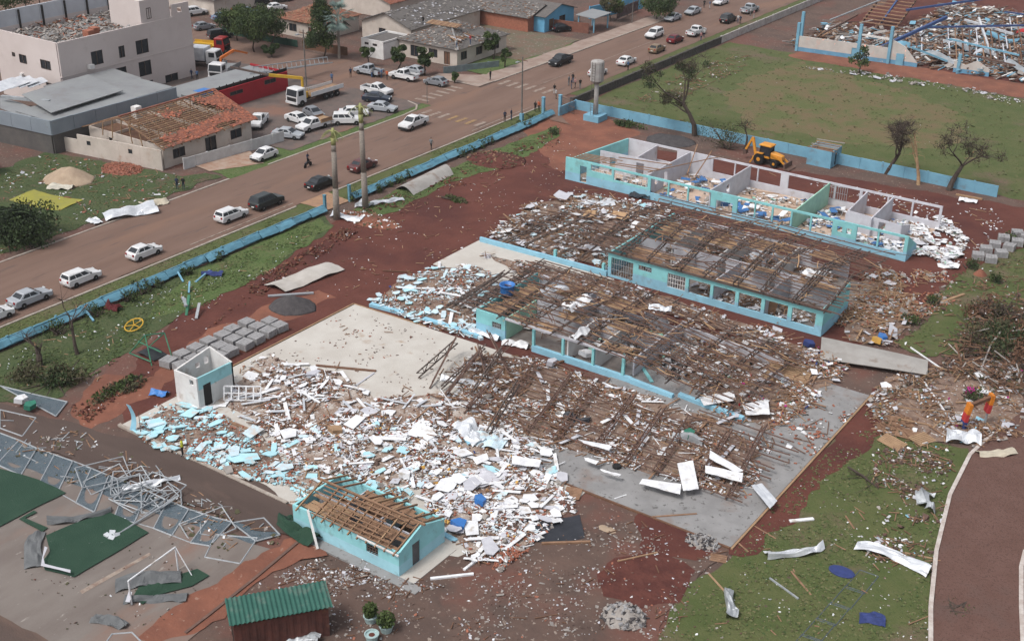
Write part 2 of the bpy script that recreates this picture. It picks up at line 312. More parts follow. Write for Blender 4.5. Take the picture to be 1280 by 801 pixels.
# lower left: brown path, court
layer('brown_path', G2([(40,515),(175,553),(330,608),(372,645),(365,672),(300,655),(150,600),(-20,535),(-20,500)]), path_m, .25, 30)
layer('sports_court', [(-24,-64),(10.5,-64),(10.5,-52),(8.6,-41.2),(-24,-46.5)], conc_court, .15, 31)
layer('muddy_edge', G2([(200,775),(320,700),(372,676),(400,690),(330,735),(230,801),(180,801)]), earth_red, .5, 32)
layer('brown_court_corner', G2([(0,770),(60,801),(0,830),(-30,801)]), path_m, .2, 33)
kerb('court_kerb', [tuple(p) for p in G2([(232,793),(262,770),(322,722),(372,680)])], rust, .22, .22)
kerb('court_kerb', [tuple(p) for p in G2([(0,772),(58,803)])], rust, .2, .12)
struct('court_lines', B().flat([tuple(p) for p in G2([(100,740),(187,692),(189,695),(103,744)])], zz[0]+.006), paintw)
layer('track', G2([(1166,860),(1164,760),(1172,690),(1189,620),(1215,570),(1243,545),(1330,470),(1500,600),(1500,900)]), track_m, .1, 34)
kerb('track_kerb', [tuple(p) for p in G2([(1163,830),(1163,760),(1170,690),(1187,620),(1212,570),(1240,543)])], M('white_kerb', (.5,.46,.43), (.38,.32,.29), 2, .9), .3, .22)
kerb('track_kerb', [tuple(p) for p in G2([(1279,830),(1276,760),(1276,710),(1281,690)])], bpy.data.materials['white_kerb'], .3, .22)
# ------------------------------------------------------------ the school
tan_ply = M('tan_ceiling_lining', (.42,.27,.15), (.34,.21,.12), 1.2, .8, c3=(.24,.15,.1), sc3=.9, lo3=.56)
def wobj(b, name, mats, parent, smooth=False):
    "part whose shape was given in site coordinates"
    return b.obj(name, mats, parent, -parent.location if parent.type == 'EMPTY' else None, smooth)
def wall(b, p0, p1, h, t=.18, ops=(), z0=0.0, mi=0, h1=None):
    "straight wall with openings (s0,s1,zlo,zhi) measured along it; h1 = height at its far end"
    p0 = Vector(p0); p1 = Vector(p1); d = p1-p0; L = d.length; d /= L; n = Vector((-d.y, d.x))*(t/2); h1 = h if h1 is None else h1
    H = lambda s: h+(h1-h)*s/L
    def seg(a, c, zl, za, zb):
        if c-a < .01 or max(za, zb)-zl < .01: return
        A = p0+d*a; C = p0+d*c
        q = [A-n, C-n, C+n, A+n]
        b.add([(*v, zl) for v in q]+[(*q[0],za),(*q[1],zb),(*q[2],zb),(*q[3],za)], B.BF, mi)
    s = 0.0
    for a, c, zl, zh in sorted(ops):
        seg(s, a, z0, H(s), H(a)); seg(a, c, z0, zl, zl)
        if zh < min(H(a), H(c)): seg(a, c, zh, H(a), H(c))
        s = c
    seg(s, L, z0, H(s), L and H(L)); return b
def grille(par, x0, x1, Y, z0, z1, nx, nz, m):
    b = B()
    for i in range(nx+1): x = x0+(x1-x0)*i/nx; b.bar((x,Y,z0),(x,Y,z1),.05)
    for j in range(nz+1): z = z0+(z1-z0)*j/nz; b.bar((x0,Y-.03,z),(x1,Y-.03,z),.04)
    return wobj(b, 'window_grille', m, par)
def truss_mesh(L, depth=.45, m=None, n=None, w=.1):
    b = B(); n = n or max(4, int(L/.8))
    b.bar((0,0,0),(0,L,0),w); b.bar((0,0,depth),(0,L,depth),w)
    for i in range(n):
        a = L*i/n; c = L*(i+1)/n
        b.bar((0,a,0 if i%2 else depth),(0,c,depth if i%2 else 0),w*.55)
        if i%2: b.bar((0,a,0),(0,a,depth),w*.5)
    return b.mesh('truss', m or steel_d)
def aim(o, p, q, roll=0.0):
    "lay a member modelled along +Y from p to q"
    p = Vector(p); q = Vector(q); y = (q-p).normalized(); x = y.cross(V3(0,0,1)).normalized(); z = x.cross(y)
    m = Matrix((x, y, z)).transposed() @ Matrix.Rotation(roll, 3, 'Y')
    o.rotation_euler = m.to_euler(); o.location = p-(o.parent.location if o.parent else V3(0,0,0)); return o
# --- back block: roofless classrooms
bb = thing('classroom_block', 'long roofless teal classroom block with open window bays nearest the boundary wall', 'building', (-18.5,38.3,0))
X0, Y0, X1, Y1 = -18.5, 38.3, 26.5, 49.9
op = [(-16.3,-15.3,.1,2.3),(-14.7,-11.6,1.9,2.75),(-11.3,-6.4,1.4,2.75),(-6.0,-3.6,.9,2.75),(-3.4,-.9,.9,2.75),(-.7,2.3,.9,2.75),(3.0,5.2,.15,2.0),(5.8,8.0,.85,2.75),(8.15,10.2,.85,2.75),(10.4,12.6,.85,2.75),(12.8,15.0,.85,2.75),(15.2,17.7,.85,2.75),(18.3,18.9,1.6,2.3),(19.4,20.0,1.6,2.3),(20.6,23.0,.9,2.75),(23.2,26.1,.9,2.75)]
wobj(wall(B(), (X0,Y0), (X1,Y0), 3.0, .2, [(a-X0,c-X0,l,h) for a,c,l,h in op]), 'front_wall', teal, bb)
bo = [(x, x+3.05, .95, 2.75) for x in (-11.6,-3.3,-.1,3.1,7.2,10.2,13.4)]+[(16.8,19.9,.95,2.75),(20.1,22.9,.95,2.75),(23.1,26.2,.95,2.75)]
wobj(wall(B(), (-16.0,Y1), (X1,Y1), 3.0, .2, [(a+16,min(c,26.2)+16,l,h) for a,c,l,h in bo]), 'back_wall', lilac, bb)
wobj(wall(B(), (X0+.1,Y0+.1), (-16.0,Y1-.1), 2.6, .2, h1=3.0), 'end_wall', teal, bb)
wobj(wall(B(), (X1-.1,Y0+.1), (X1-.1,Y0+3.4), 2.9, .2, h1=1.0), 'end_wall', teal, bb)
for (a, c, h, h1, m, ops) in (((-6.7,38.5),(-6.7,49.8),2.95,2.95,lilac,[(4.4,5.3,.1,2.1),(2.0,2.8,1.1,1.8)]),((2.0,38.5),(2.0,49.8),2.95,2.95,lilac,[(1.2,2.1,.1,2.1),(4.5,5.4,1.2,2.2)]),((12.6,38.5),(12.6,49.8),2.5,2.95,mint,[]),((-11.6,44.0),(-11.6,49.8),2.6,2.9,lilac,[]),((-16.8,44.0),(-6.8,44.0),2.7,2.9,lilac,[(1.5,2.4,.1,2.1),(5.5,6.6,.1,2.2)]),((17.4,43.2),(17.4,49.8),2.2,2.9,lilac,[]),((20.6,42.6),(20.6,49.8),2.4,2.9,lilac,[(.8,1.7,.1,2.1)]),((17.5,43.2),(24.0,43.2),2.5,2.2,lilac,[(3.9,4.7,.1,2.0)]),((24.0,43.2),(24.0,46.5),2.2,1.2,lilac,[])):
    wobj(wall(B(), a, c, h, .14, ops, 0, 0, h1), 'partition_wall', m, bb)
wobj(B().box(X0+.3,X1-.3,Y0+.15,Y1-.15,-.1,.1), 'floor', tilefloor, bb)
for x0, x1, y in ((-14.6,-11.7,0),(-11.2,-6.5,0)): grille(bb, x0, x1, Y0+.05, 1.95, 2.7, 5 if x0 < -12 else 8, 2, white)
grille(bb, 12.9, 14.9, Y1-.1, 1.0, 2.7, 7, 2, galv)
for x0, x1, z in ((-18.3,-14.6,2.75),(-18.0,-13.6,2.8)):
    for k in range(5): wobj(B().bar((x0+.3*k,Y0+.3+k*.45,3.02+.03*k),(x1+.5*k,Y0+.5+k*.5,3.06+.03*k),.11,.07), 'rafter', wood, bb)
for p, q in (((-7,39.2,3.1),(-2.6,50,3.1)),((-12,40,3.0),(-6.3,41.2,3.05)),((-13,42.2,3.0),(-6,43.6,3.05)),((-5.2,46.5,1.2),(-6.1,50.6,3.9)),((-4.2,46.8,1.0),(-3.8,50.2,3.6)),((-13.5,39,3.05),(-6.8,40.0,3.1))): wobj(B().bar(p,q,.12,.09), 'roof_timber', wood, bb)
# --- middle block
mb = thing('classroom_block', 'middle teal classroom block with barred windows under a bare steel roof frame', 'building', (2,15.1,0))
ax, ay, bx, by = 1.9, 15.1, 26.2, 29.6
mo = [(2.3,5.0,.25,2.3),(5.6,7.2,1.75,2.3),(9.1,11.2,.75,2.3)]+[(a+.18, a+2.65, .72, 2.3) for a in (11.4,14.2,17.05,19.9,22.8)]
wobj(wall(B(), (ax,ay), (bx,ay), 2.85, .2, [(a-ax,c-ax,l,h) for a,c,l,h in mo]), 'front_wall', teal, mb)
wobj(wall(B(), (bx-.1,ay+.1), (bx-.1,21.8), 2.95, .2, h1=3.3), 'end_wall', teal, mb)
wobj(wall(B(), (ax+.1,ay+.1), (ax+.1,by-.1), 2.8, .2), 'end_wall', teal, mb)
wobj(wall(B(), (ax,by), (bx-3,by), 2.6, .2, [(x,x+2.2,1.0,2.3) for x in (1,5,9,13,17)]), 'back_wall', lilac, mb)
wobj(wall(B(), (ax+.2,21.6), (bx-1,21.6), 2.6, .14, [(3.2,4.2,.1,2.1),(9.5,10.5,.1,2.1),(15.2,16.2,.1,2.1)]), 'corridor_wall', lilac, mb)
for x, m in ((8.9,white),(14.2,lilac),(19.9,lilac)): wobj(wall(B(), (x,ay+.1), (x,21.5), 2.6, .14), 'partition_wall', m, mb)
for x in (6.0,11.5,17.5): wobj(wall(B(), (x,21.7), (x,by-.1), 2.5, .14), 'partition_wall', white, mb)
wobj(B().box(ax+.1,bx-.1,ay+.1,by-.1,-.1,.11), 'floor', greyfloor, mb)
grille(mb, 2.35, 4.95, ay, .3, 2.28, 9, 3, galv); grille(mb, 5.65, 7.15, ay, 1.78, 2.28, 6, 1, galv); grille(mb, 9.15, 11.15, ay, .78, 2.28, 7, 3, white)
wobj(B().obox((20.3,16.6,1.0),(.9,.06,1.9),(0,.2,.6)), 'door_leaf', wood, mb)
wobj(B().box(1.2,27.0,14.72,14.9,2.86,3.06), 'eave_beam', steel_d, mb)
wobj(wall(B(), (-14.7,14.5), (1.85,14.95), .62, .3), 'low_wall', blue_p, mb)
for x in (-5.0, 1.2): wobj(B().box(x,x+.3,14.9,15.2,0,1.35), 'post', teal_p, mb)
sag = lambda x, y: .22*noise.noise(Vector((x*.16, y*.2, 4.0)))
def mz(x, y): return 2.98+max(0, 1-abs(y-22.2)/8.5)*1.0+sag(x, y)-max(0, x-22)*.06
tA = truss_mesh(8.4); tB = truss_mesh(10.2)
for i in range(9):
    x = .4+i*3.25; dx = rnd.uniform(-.7,.7)
    for k in range(2 if i%2 else 1):
        xx = x+k*.55
        aim(put('roof_truss', tA, mb), (xx,14.4,mz(xx,14.4)+.05), (xx+dx,22.3,mz(xx,22.3)), rnd.uniform(-.5,.5))
        aim(put('roof_truss', tB, mb), (xx+dx,22.1,mz(xx,22.3)+.02), (xx+dx*1.6+rnd.uniform(-.4,.9),32.0,mz(xx,31)-.5), rnd.uniform(-.9,.9))
def purlins(par, x0, x1, ys, zf, m, seg=4, jit=.18, w=.09, skip=.08):
    for y in ys:
        xs = [x0+rnd.uniform(-.8,.8)+(x1-x0)*k/seg for k in range(seg+1)]
        for k in range(seg):
            if rnd.random() < skip: continue
            ya = y+rnd.uniform(-jit,jit); yb = y+rnd.uniform(-jit,jit)
            wobj(B().bar((xs[k],ya,zf(xs[k],ya)+.05),(xs[k+1]+.3,yb,zf(xs[k+1],yb)+.05),w,w*.8), 'purlin', m, par)
purlins(mb, -.8, 27.2, [14.6+.95*k for k in range(19)], lambda x, y: mz(x,y)+.45, rust, 2, .22, .1, .08)
# --- front block
fb = thing('classroom_block', 'front classroom block with teal end room, sagging roof frame and torn timber ceiling', 'building', (-1.5,-4.1,0))
wobj(wall(B(), (-1.45,-4.1), (2.0,-4.1), 2.5, .2, [(1.9,3.0,1.1,1.75)]), 'front_wall', teal, fb)
wobj(wall(B(), (-1.35,-4.0), (-1.35,6.5), 2.5, .2, h1=2.6), 'end_wall', teal, fb)
wobj(wall(B(), (-1.2,6.6), (26,6.6), 2.3, .18, [(6,8,1,2),(10.5,12.5,1,2),(15,17,1,2)], h1=.9), 'back_wall', lilac, fb)
wobj(wall(B(), (5.2,-4.2), (16.0,-4.2), .62, .36), 'low_wall', blue_p, fb)
wobj(B().obox((18.2,-4.35,.3),(4.4,.4,.45),(0,.03,-.03)), 'fallen_beam', blue_p, fb)
wobj(B().obox((24.0,-4.2,.34),(6.6,.4,.4),(.1,-.02,-.1)), 'fallen_beam', blue_p, fb)
wobj(B().box(1.9,15.2,-4.2,-4.02,2.3,2.5), 'lintel', lilac, fb)
for x in (5.2,8.5,11.8,15.0): wobj(B().box(x,x+.24,-4.32,-4.08,.6,2.3), 'post', teal_p, fb)
for (a, c, h, m) in (((1.95,-4.0),(1.95,1.2),2.4,mint),((2.1,1.2),(9.0,1.2),2.4,lilac),((5.6,1.3),(5.6,6.5),2.4,lilac),((9.0,-4.0),(9.0,1.1),2.4,white),((12.0,-4.0),(12.0,1.6),2.3,white),((9.1,2.0),(15.5,2.0),2.2,lilac),((15.5,-3.0),(15.5,6.4),1.9,lilac)): wobj(wall(B(), a, c, h, .14), 'partition_wall', m, fb)
wobj(B().box(-1.3,15.6,-4.0,6.5,-.1,.11), 'floor', greyfloor, fb)
grille(fb, .5, 1.5, -4.1, 1.12, 1.73, 5, 2, galv)
def fz(x, y): return (2.62 if x < 13 else max(.55, 2.62-(x-13)*.15))+max(0, 1-abs(y-1.5)/6.5)*.45*(1 if x < 14 else .5)+sag(x, y+40)
def gx_t(L): return truss_mesh(L)
tC = truss_mesh(13.6)
for i in range(10):
    x = -1.6+i*3.05; dx = rnd.uniform(-.6,.9)
    aim(put('roof_truss', tC, fb), (x,-4.9,fz(x,-4.9)), (x+dx,8.6,fz(x+dx,7.3)+.05), rnd.uniform(-.6,.6))
purlins(fb, -2.6, 27.5, [-4.8+.88*k for k in range(17)], lambda x, y: fz(x,y)+.5-max(0,y-6.5)*.18, rust, 3, .3, .1, .08)
bk = B(); rr = gz(634,366,2.9)
def ring(r, z, n=14): return [(rr.x+r*math.cos(2*math.pi*k/n), rr.y+r*math.sin(2*math.pi*k/n), z) for k in range(n)]
tk = bk.loft([ring(.62,2.75), ring(.68,3.0), ring(.74,3.7), ring(.8,3.75), ring(.8,3.85), ring(.7,3.85), ring(.66,3.05)]).obj('water_tank', blue_m, None, None, True)
tag(tk, 'open blue plastic water tank perched on the front classroom roof frame', 'tank')
def tangle(par, x0, x1, y0, y1, zf, n, seed):
    rg = random.Random(seed); b = B()
    for _ in range(n):
        x = rg.uniform(x0,x1); y = rg.uniform(y0,y1); L = rg.uniform(.8,3.2); a = rg.choice((0,0,0,1.57))+rg.gauss(0,.35); z = zf(x,y)+rg.uniform(.1,.75); p = V3(x,y,z); d = V3(math.cos(a),math.sin(a),rg.gauss(0,.1))*L; m = p+d*.5+V3(rg.gauss(0,.12),rg.gauss(0,.12),-abs(rg.gauss(0,.15)))
        w = rg.uniform(.04,.11); k = rg.randrange(5); b.bar(p,m,w,w*.6,k); b.bar(m,p+d,w,w*.6,k)
    o = wobj(b, 'tangled_battens', [rust, wood, steel_d, wood_d, tan_ply], par); o['kind'] = 'stuff'
# torn timber ceilings: single boards over the rooms
def ceiling(par, x0, x1, y0, y1, z, n, m=None, lean=.04):
    for k in range(n):
        y = y0+(y1-y0)*(k+.5)/n; a = x0+rnd.uniform(0,.5*(x1-x0)*.5); c = x1-rnd.uniform(0,.25*(x1-x0))
        wobj(B().bar((a,y,z+rnd.uniform(-.05,.05)),(c,y+rnd.uniform(-.1,.1),z+rnd.uniform(-.08,.05)),(y1-y0)/n*.92,.03), 'ceiling_plank', m or ((wood_l, tan_ply, wood)[rnd.randrange(3)]), par)
for a in ((2.2,8.8,15.6,18.4),(9.3,14.0,15.4,17.0),(14.4,19.6,15.5,16.6),(2.4,6.5,23,27),(7,12.4,24,27.5),(20.2,25.6,20,21.4),(12.5,18.0,25.5,28.2),(15,19.6,20.4,21.4),(19,24,27.5,29.2)): ceiling(mb, *a, 2.72, int((a[3]-a[2])/.34))
for a in ((-1.1,1.8,-3.8,4.0),(2.2,7.8,-3.8,-2.6),(2.0,5.4,3.4,6.3),(6,13,4.0,6.3),(5.4,8.8,-1.0,1.0),(9.2,15.2,.3,1.9),(12.2,15.3,-3.8,-2.6)): ceiling(fb, *a, 2.48, int((a[3]-a[2])/.34))
tangle(mb, -.5, 26.5, 14.6, 31.5, mz, 270, 3); tangle(fb, -2.2, 27, -4.8, 8.4, fz, 380, 4)
# --- collapsed roof frame on the slab in front
cf = thing('collapsed_roof_frame', 'rusty collapsed steel roof frame lying flat across the grey concrete slab', 'roof frame', (20,-14,0))
tl = [((9.26,-13.4),(7.9,-7.0)),((13.4,-17.0),(11.2,-6.9)),((16.4,-17.2),(14.4,-7.3)),((19.3,-16.8),(17.6,-7.0)),((22.4,-16.6),(20.9,-7.5)),((25.5,-16.5),(24.0,-7.6)),((28.3,-15.2),(27.2,-7.6)),((31.4,-16.3),(29.3,-5.2)),((6.0,-15.0),(4.8,-8.5)),((3.2,-15.8),(2.6,-8.2)),((.2,-15.2),(.0,-9.0)),((11.2,-19.5),(9.5,-12.5))]
for i, (p, q) in enumerate(tl):
    L = (Vector(q)-Vector(p)).length; hi = .45 if i < 8 else rnd.uniform(.5,1.6)
    aim(put('roof_truss', truss_mesh(L, .5, steel_d if i > 7 else rust), cf), (*p, .3), (*q, hi+.25), rnd.choice((-1,1))*rnd.uniform(.75,1.3) if i < 8 else rnd.uniform(-.4,.4))
purlins(cf, 6.0, 32.5, [-17.2+.98*k for k in range(12)], lambda x, y: .62+.15*noise.noise(Vector((x*.3,y*.4,9)))+max(0,(y+9))*.06, rust, 3, .3, .1, .08)
for (p, q) in ((gz(537,485,.2),gz(570,422,1.8)),(gz(554,499,.2),gz(597,445,1.6)),(gz(580,516,.2),gz(627,467,1.4))):
    aim(put('roof_truss', truss_mesh((q-p).length, .9, rust, 8, .13), cf), p, q, .4)
for (p, q) in ((gz(598,470,.2),gz(640,430,1.5)),(gz(612,480,.3),gz(600,432,1.9)),(gz(640,470,.2),gz(612,415,2.2)),(gz(588,450,.2),gz(655,455,.9))): aim(put('roof_truss', truss_mesh((q-p).length, .5, rust), cf), p, q, rnd.uniform(-1,1))
# frame fallen over the rubble behind
cg = thing('collapsed_roof_frame', 'dark collapsed roof trusses slumped over the rubble between low blue wall and back block', 'roof frame', (-8,22,0))
for i in range(7):
    x = -13.5+i*2.3; L = rnd.uniform(9,12)
    aim(put('roof_truss', truss_mesh(L, .45, steel_d), cg), (x+rnd.uniform(-.5,.5),15.4,.35+.22*i*.6), (x+1.6+rnd.uniform(-1.2,1.6),15.4+L*.98,.6+.28*i), rnd.uniform(.2,1.2))
purlins(cg, -14, 2.5, [16+1.15*k for k in range(10)], lambda x, y: .85+.09*(x+14)+.1*noise.noise(Vector((x,y,2))), rust, 2, .4, .095, .1)
# --- left roof edge slumped between front block and low wall
ch = thing('collapsed_roof_frame', 'dark tangled steel roof end sagging beside the blue water tank', 'roof frame', (-4,3,0))
for i in range(6):
    L = 9.5; x = -6.8+i*1.0
    aim(put('roof_truss', truss_mesh(L, .4, steel_d), ch), (x,-2.5+rnd.uniform(-.4,.4),.35+.38*i), (x+rnd.uniform(-.6,1.2),-2.5+L,.6+.42*i), rnd.uniform(.3,1.1))
purlins(ch, -7, -.5, [-2+1.1*k for k in range(9)], lambda x, y: .8+.36*(x+7), steel_d, 2, .5, .08, .1)
# --- fallen mesh of steel at the slab's upper left corner is covered by rubble; toilets block
tb = thing('toilet_block', 'small pale blue toilet block with stripped timber roof beside the white rubble', 'building', (7,-38.2,0))
tx0, tx1, ty0, ty1 = 7.0, 17.1, -38.2, -33.2
tp = two_tone('toilet_block_paint', (.34,.61,.7), (.28,.6,.64), 1.0)
wobj(wall(B(), (tx0,ty0), (tx1,ty0), 2.1, .18, [(7.1,8.2,1.0,1.75)]), 'front_wall', tp, tb)
wobj(wall(B(), (tx0,ty1), (tx1,ty1), 2.1, .18), 'back_wall', tp, tb)
e = B(); wall(e, (tx1-.09,ty0+.09), (tx1-.09,-35.7), 2.1, .18, [(1.3,2.15,.1,1.95)], 0, 0, 3.0); wall(e, (tx1-.09,-35.7), (tx1-.09,ty1-.09), 3.0, .18, (), 0, 0, 2.1)
wobj(e, 'gable_wall', tp, tb)
wobj(wall(B(), (tx0+.09,ty0+.09), (tx0+.09,ty1-.09), 2.1, .18), 'end_wall', tp, tb)
for x, m in ((10.0,lilac),(13.2,lilac)): wobj(wall(B(), (x,ty0+.1), (x,ty1-.1), 1.9, .12), 'partition_wall', m, tb)
wobj(wall(B(), (tx0+.2,-35.7), (tx1-.2,-35.7), 1.8, .12), 'partition_wall', lilac, tb)
wobj(B().box(tx0+.1,tx1-.1,ty0+.1,ty1-.1,-.1,.12), 'floor', wood_d, tb)
wobj(B().box(tx1-.11,tx1-.06,-36.8,-35.98,.1,1.95), 'door', M('grey_door', (.1,.1,.11), None, 2, .6), tb)
grille(tb, 14.15, 15.15, ty0, 1.02, 1.73, 4, 3, steel_d)
wobj(B().box(tx0-.1,tx1+2.1,ty0-.95,ty0-.1,-.05,.14), 'plinth', conc_grey, tb)
wobj(B().box(tx1,tx1+1.3,ty0-.1,ty1-.2,-.05,.13), 'plinth', conc_pad, tb)
for k in range(12):
    x = 7.6+k*.84; m = wood if k % 3 else wood_l
    if k not in (1,): wobj(B().bar((x,-38.6,1.98),(x+.05,-35.7,3.08),.1,.14), 'rafter', m, tb)
    if k not in (3,4,9): wobj(B().bar((x,-32.8,2.02),(x+.05,-35.7,3.08),.1,.14), 'rafter', m, tb)
for k in range(9):
    y = -38.4+k*.32; z = 2.2+(y+38.6)*.38
    wobj(B().bar((7.6+rnd.uniform(0,2.5),y,z),(17.2-rnd.uniform(0,3),y+.05,z),.09,.06), 'batten', wood, tb)
wobj(B().bar((7.2,-35.7,3.12),(17.4,-35.7,3.16),.14,.16), 'ridge_beam', wood, tb)
ceiling(tb, 7.3, 12.5, -37.9, -36.1, 1.98, 5, wood_l); ceiling(tb, 11.5, 16.8, -38.0, -36.0, 1.97, 6, wood); ceiling(tb, 9.5, 16.6, -35.4, -33.5, 1.99, 5, wood)
for i in range(7): wobj(B().bar((10.2+i*.95,-35.4,2.04),(10.6+i*.95,-33.3,2.02),.16,.05), 'ceiling_joist', wood_l if i%2 else wood, tb)
wobj(B().bar((10.3,-39.3,.15),(8.6,-38.35,2.35),.16,.12), 'leaning_plank', white, tb)
wobj(B().bar((13.4,-38.42,2.12),(17.2,-38.42,2.0),.12,.1), 'gutter', white, tb)
# --- white annex hut
hb = thing('annex_hut', 'small white and teal roofless hut beside the pallets of pavers', 'hut', (-14.3,-30.5,0))
hm = two_tone('hut_paint', (.6,.61,.6), (.3,.58,.62), 1.9)
wobj(wall(B(), (-14.4,-30.5), (-11.6,-30.5), 3.1, .16, [(1.9,2.4,2.3,2.8)]), 'front_wall', white, hb)
wobj(wall(B(), (-11.68,-30.42), (-11.68,-26.4), 3.1, .16, [(.5,1.4,.1,2.2)], 0, 0, 3.0), 'side_wall', hm, hb)
wobj(wall(B(), (-14.32,-30.42), (-14.32,-26.4), 3.1, .16, [(2.1,2.6,2.3,2.8),(3.1,3.6,2.3,3.0)], 0, 0, 3.7), 'side_wall', white, hb)
wobj(wall(B(), (-14.3,-26.48), (-11.6,-26.48), 3.7, .16, [], 0, 0, 3.0), 'back_wall', white, hb)
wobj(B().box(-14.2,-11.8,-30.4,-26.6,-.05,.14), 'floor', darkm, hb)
wobj(B().box(-11.66,-11.62,-29.9,-29.05,.1,2.18), 'door', darkm, hb)
# --- container with green sheet roof
cn = thing('storage_container', 'rusty brown storage container under a green corrugated sheet roof', 'container', (14.6,-47.4,0), math.atan2(5.0,3.8))
cb = B()
for i in range(26): cb.box(-3.05+i*.235,-3.05+i*.235+(.235 if i<25 else .2),-1.12-(.04 if i%2 else 0),1.12+(.04 if i%2 else 0),.05,2.3)
cb.obj('body', M('rusty_container', (.12,.045,.035), (.075,.032,.027), .9, .8, c3=(.16,.075,.05), sc3=.8, lo3=.58), cn)
B().grid(lambda u, v: (-3.3+6.6*u, -1.35+2.7*v, 2.55+.12*math.sin(u*44*math.pi)*.35-.0*v+.1*v), 132, 4, .03).obj('roof_sheet', M('green_roof_sheet', (.022,.09,.07), (.032,.11,.086), .9, .6, c3=(.09,.13,.11), sc3=.9, lo3=.54, c4=(.11,.085,.065), sc4=1.7, lo4=.66), cn)
for s in (-1,1): B().bar((-3.0,s*.9,2.3),(3.0,s*.9,2.47),.1,.1).obj('roof_batten', wood_d, cn)
B().box(-3.11,-3.06,-.02,.02,.1,2.2).box(-3.12,-3.06,-.6,-.56,.2,2.1).box(-3.12,-3.06,.56,.6,.2,2.1).obj('door_bars', steel_d, cn)
# --- boundary walls and fence
def run_wall(label, name, p0, p1, h, t, m, n, tilt=0, skip=(), cat='wall', cop=None, grp=None):
    p0 = Vector((*p0,0)); p1 = Vector((*p1,0)); T = thing(name, label, cat, tuple(p0)); d = (p1-p0)/n; L = d.length; an = math.atan2(d.y, d.x)
    me = B().box(.0,L-.03,-t/2,t/2,-.1,h).mesh('wall_panel', m); mp = B().box(-.12,.12,-t*.75,t*.75,-.1,h+.08).mesh('pillar', m)
    for i in range(n):
        if i in skip: continue
        o = put('wall_panel', me, T, d*i, (rnd.gauss(0,tilt), rnd.gauss(0,.004), an+rnd.gauss(0,.006)))
        if i % 2 == 0: put('pillar', mp, T, d*i, (0,0,an))
    return T
run_wall('pale blue boundary wall running behind the back classrooms beside the sports field', 'boundary_wall', (-34.2,65.5), (3.6,65.5), 1.45, .16, wall_blue, 12, .01)
run_wall('pale blue boundary wall running behind the broken trees past the blue outhouse', 'boundary_wall', (7.7,65.5), (28.8,65.5), 1.5, .16, wall_blue, 7, .01)
run_wall('short blue wall stub beside the tall water tower gate', 'boundary_wall', (-34.3,61.0), (-34.3,65.4), 1.4, .16, wall_blue, 2)
F1 = run_wall('long low blue fence wall along the street below the stripped palms', 'fence_wall', (-35.2,-60), (-35.2,10.6), 1.0, .14, fence_blue, 26, .1, cat='fence')
F2 = run_wall('low blue fence wall between the small gate and the school drive', 'fence_wall', (-35.2,15.6), (-35.2,60.5), 1.0, .14, fence_blue, 17, .1, cat='fence')
for T, n, y0 in ((F1,26,-60),(F2,17,15.6)):                     # railing bent over behind the wall, on its posts
    for i in range(n):
        L = 70.6/26 if n == 26 else 44.9/17; y = i*L; b = B(); s = rnd.uniform(.35,.7); top = .95
        b.grid(lambda u, v: V3(.04+(s+.15)*v, y+.03+(L-.06)*u, .97-.3*v-.25*v*v+.12*noise.noise(Vector((u*3,v*2,y)))), 8, 3, .04)
        b.obj('railing', fence_blue, T)
for nm, y, h, lab in (('gate_post',10.9,2.1,'blue gate post at the street end of the small gate by the stripped palms'),('gate_post',15.3,2.1,'blue gate post on the far side of the small gate by the stripped palms')):
    o = B().box(-.15,.15,-.15,.15,0,h).box(-.19,.19,-.19,.19,h,h+.08).obj(nm, fence_blue, None, (-35.2,y,0)); tag(o, lab, 'gate post', 'gate posts')
for px, py, lab in ((679,141,'blue gate post beside the low fence wall at the school drive'),(700,138,'blue gate post beside the people at the school drive')):
    o = B().box(-.2,.2,-.2,.2,0,2.3).box(-.25,.25,-.25,.25,2.3,2.4).obj('gate_post', wall_blue, None, gz(px,py)); tag(o, lab, 'gate post', 'gate posts')
gt = thing('sliding_gate', 'dark barred sliding gate beside the blue gate post on the drive', 'gate', gz(701,137), R(-20))
for k in range(15): B().bar((.2+k*.22,0,.15),(.2+k*.22,0,2.0),.03).obj('gate_bar', steel_d, gt)
for z in (.15,1.1,2.0): B().bar((.15,0,z),(3.4,0,z),.06).obj('gate_rail', steel_d, gt)
stonewall = M('black_stone_wall', (.05,.045,.043), (.085,.075,.07), 2.2, .95, bump=.7, bsc=5)
run_wall('dark stone retaining wall between the street and the sports field', 'stone_wall', (-35.6,66.6), (-35.6,117), 1.25, .4, stonewall, 16, .01)
wt = run_wall('weathered white wall along the far street beyond the dark stone wall', 'painted_wall', (-35.6,117.2), (-35.6,200), 1.3, .2, M('dirty_white_wall', (.46,.44,.43), (.36,.33,.31), .9, .9, c3=(.25,.22,.2), sc3=.7, lo3=.56), 22)
# --- blue outhouse by the wall
oh = thing('outhouse', 'small pale blue outhouse with broken roof timbers set in the boundary wall', 'hut', (4.2,63.0,0))
for a, c, ops in (((4.2,63.0),(7.6,63.0),()),((4.2,66.4),(7.6,66.4),()),((4.28,63.1),(4.28,66.3),()),((7.52,63.1),(7.52,66.3),((1.2,2.0,.05,1.9),))): wobj(wall(B(), a, c, 2.3, .16, ops), 'wall', wall_blue, oh)
wobj(B().box(4.3,7.5,63.1,66.3,1.5,1.6), 'inner_slab', wood_d, oh)
for k in range(6): wobj(B().bar((4.0+rnd.uniform(0,.4),63.2+k*.6,2.38+.05*k),(7.9,63.3+k*.6+rnd.uniform(-.3,.3),2.4+.06*k),.14,.1), 'rafter', (wood, wood_l, mortar)[k%3], oh)
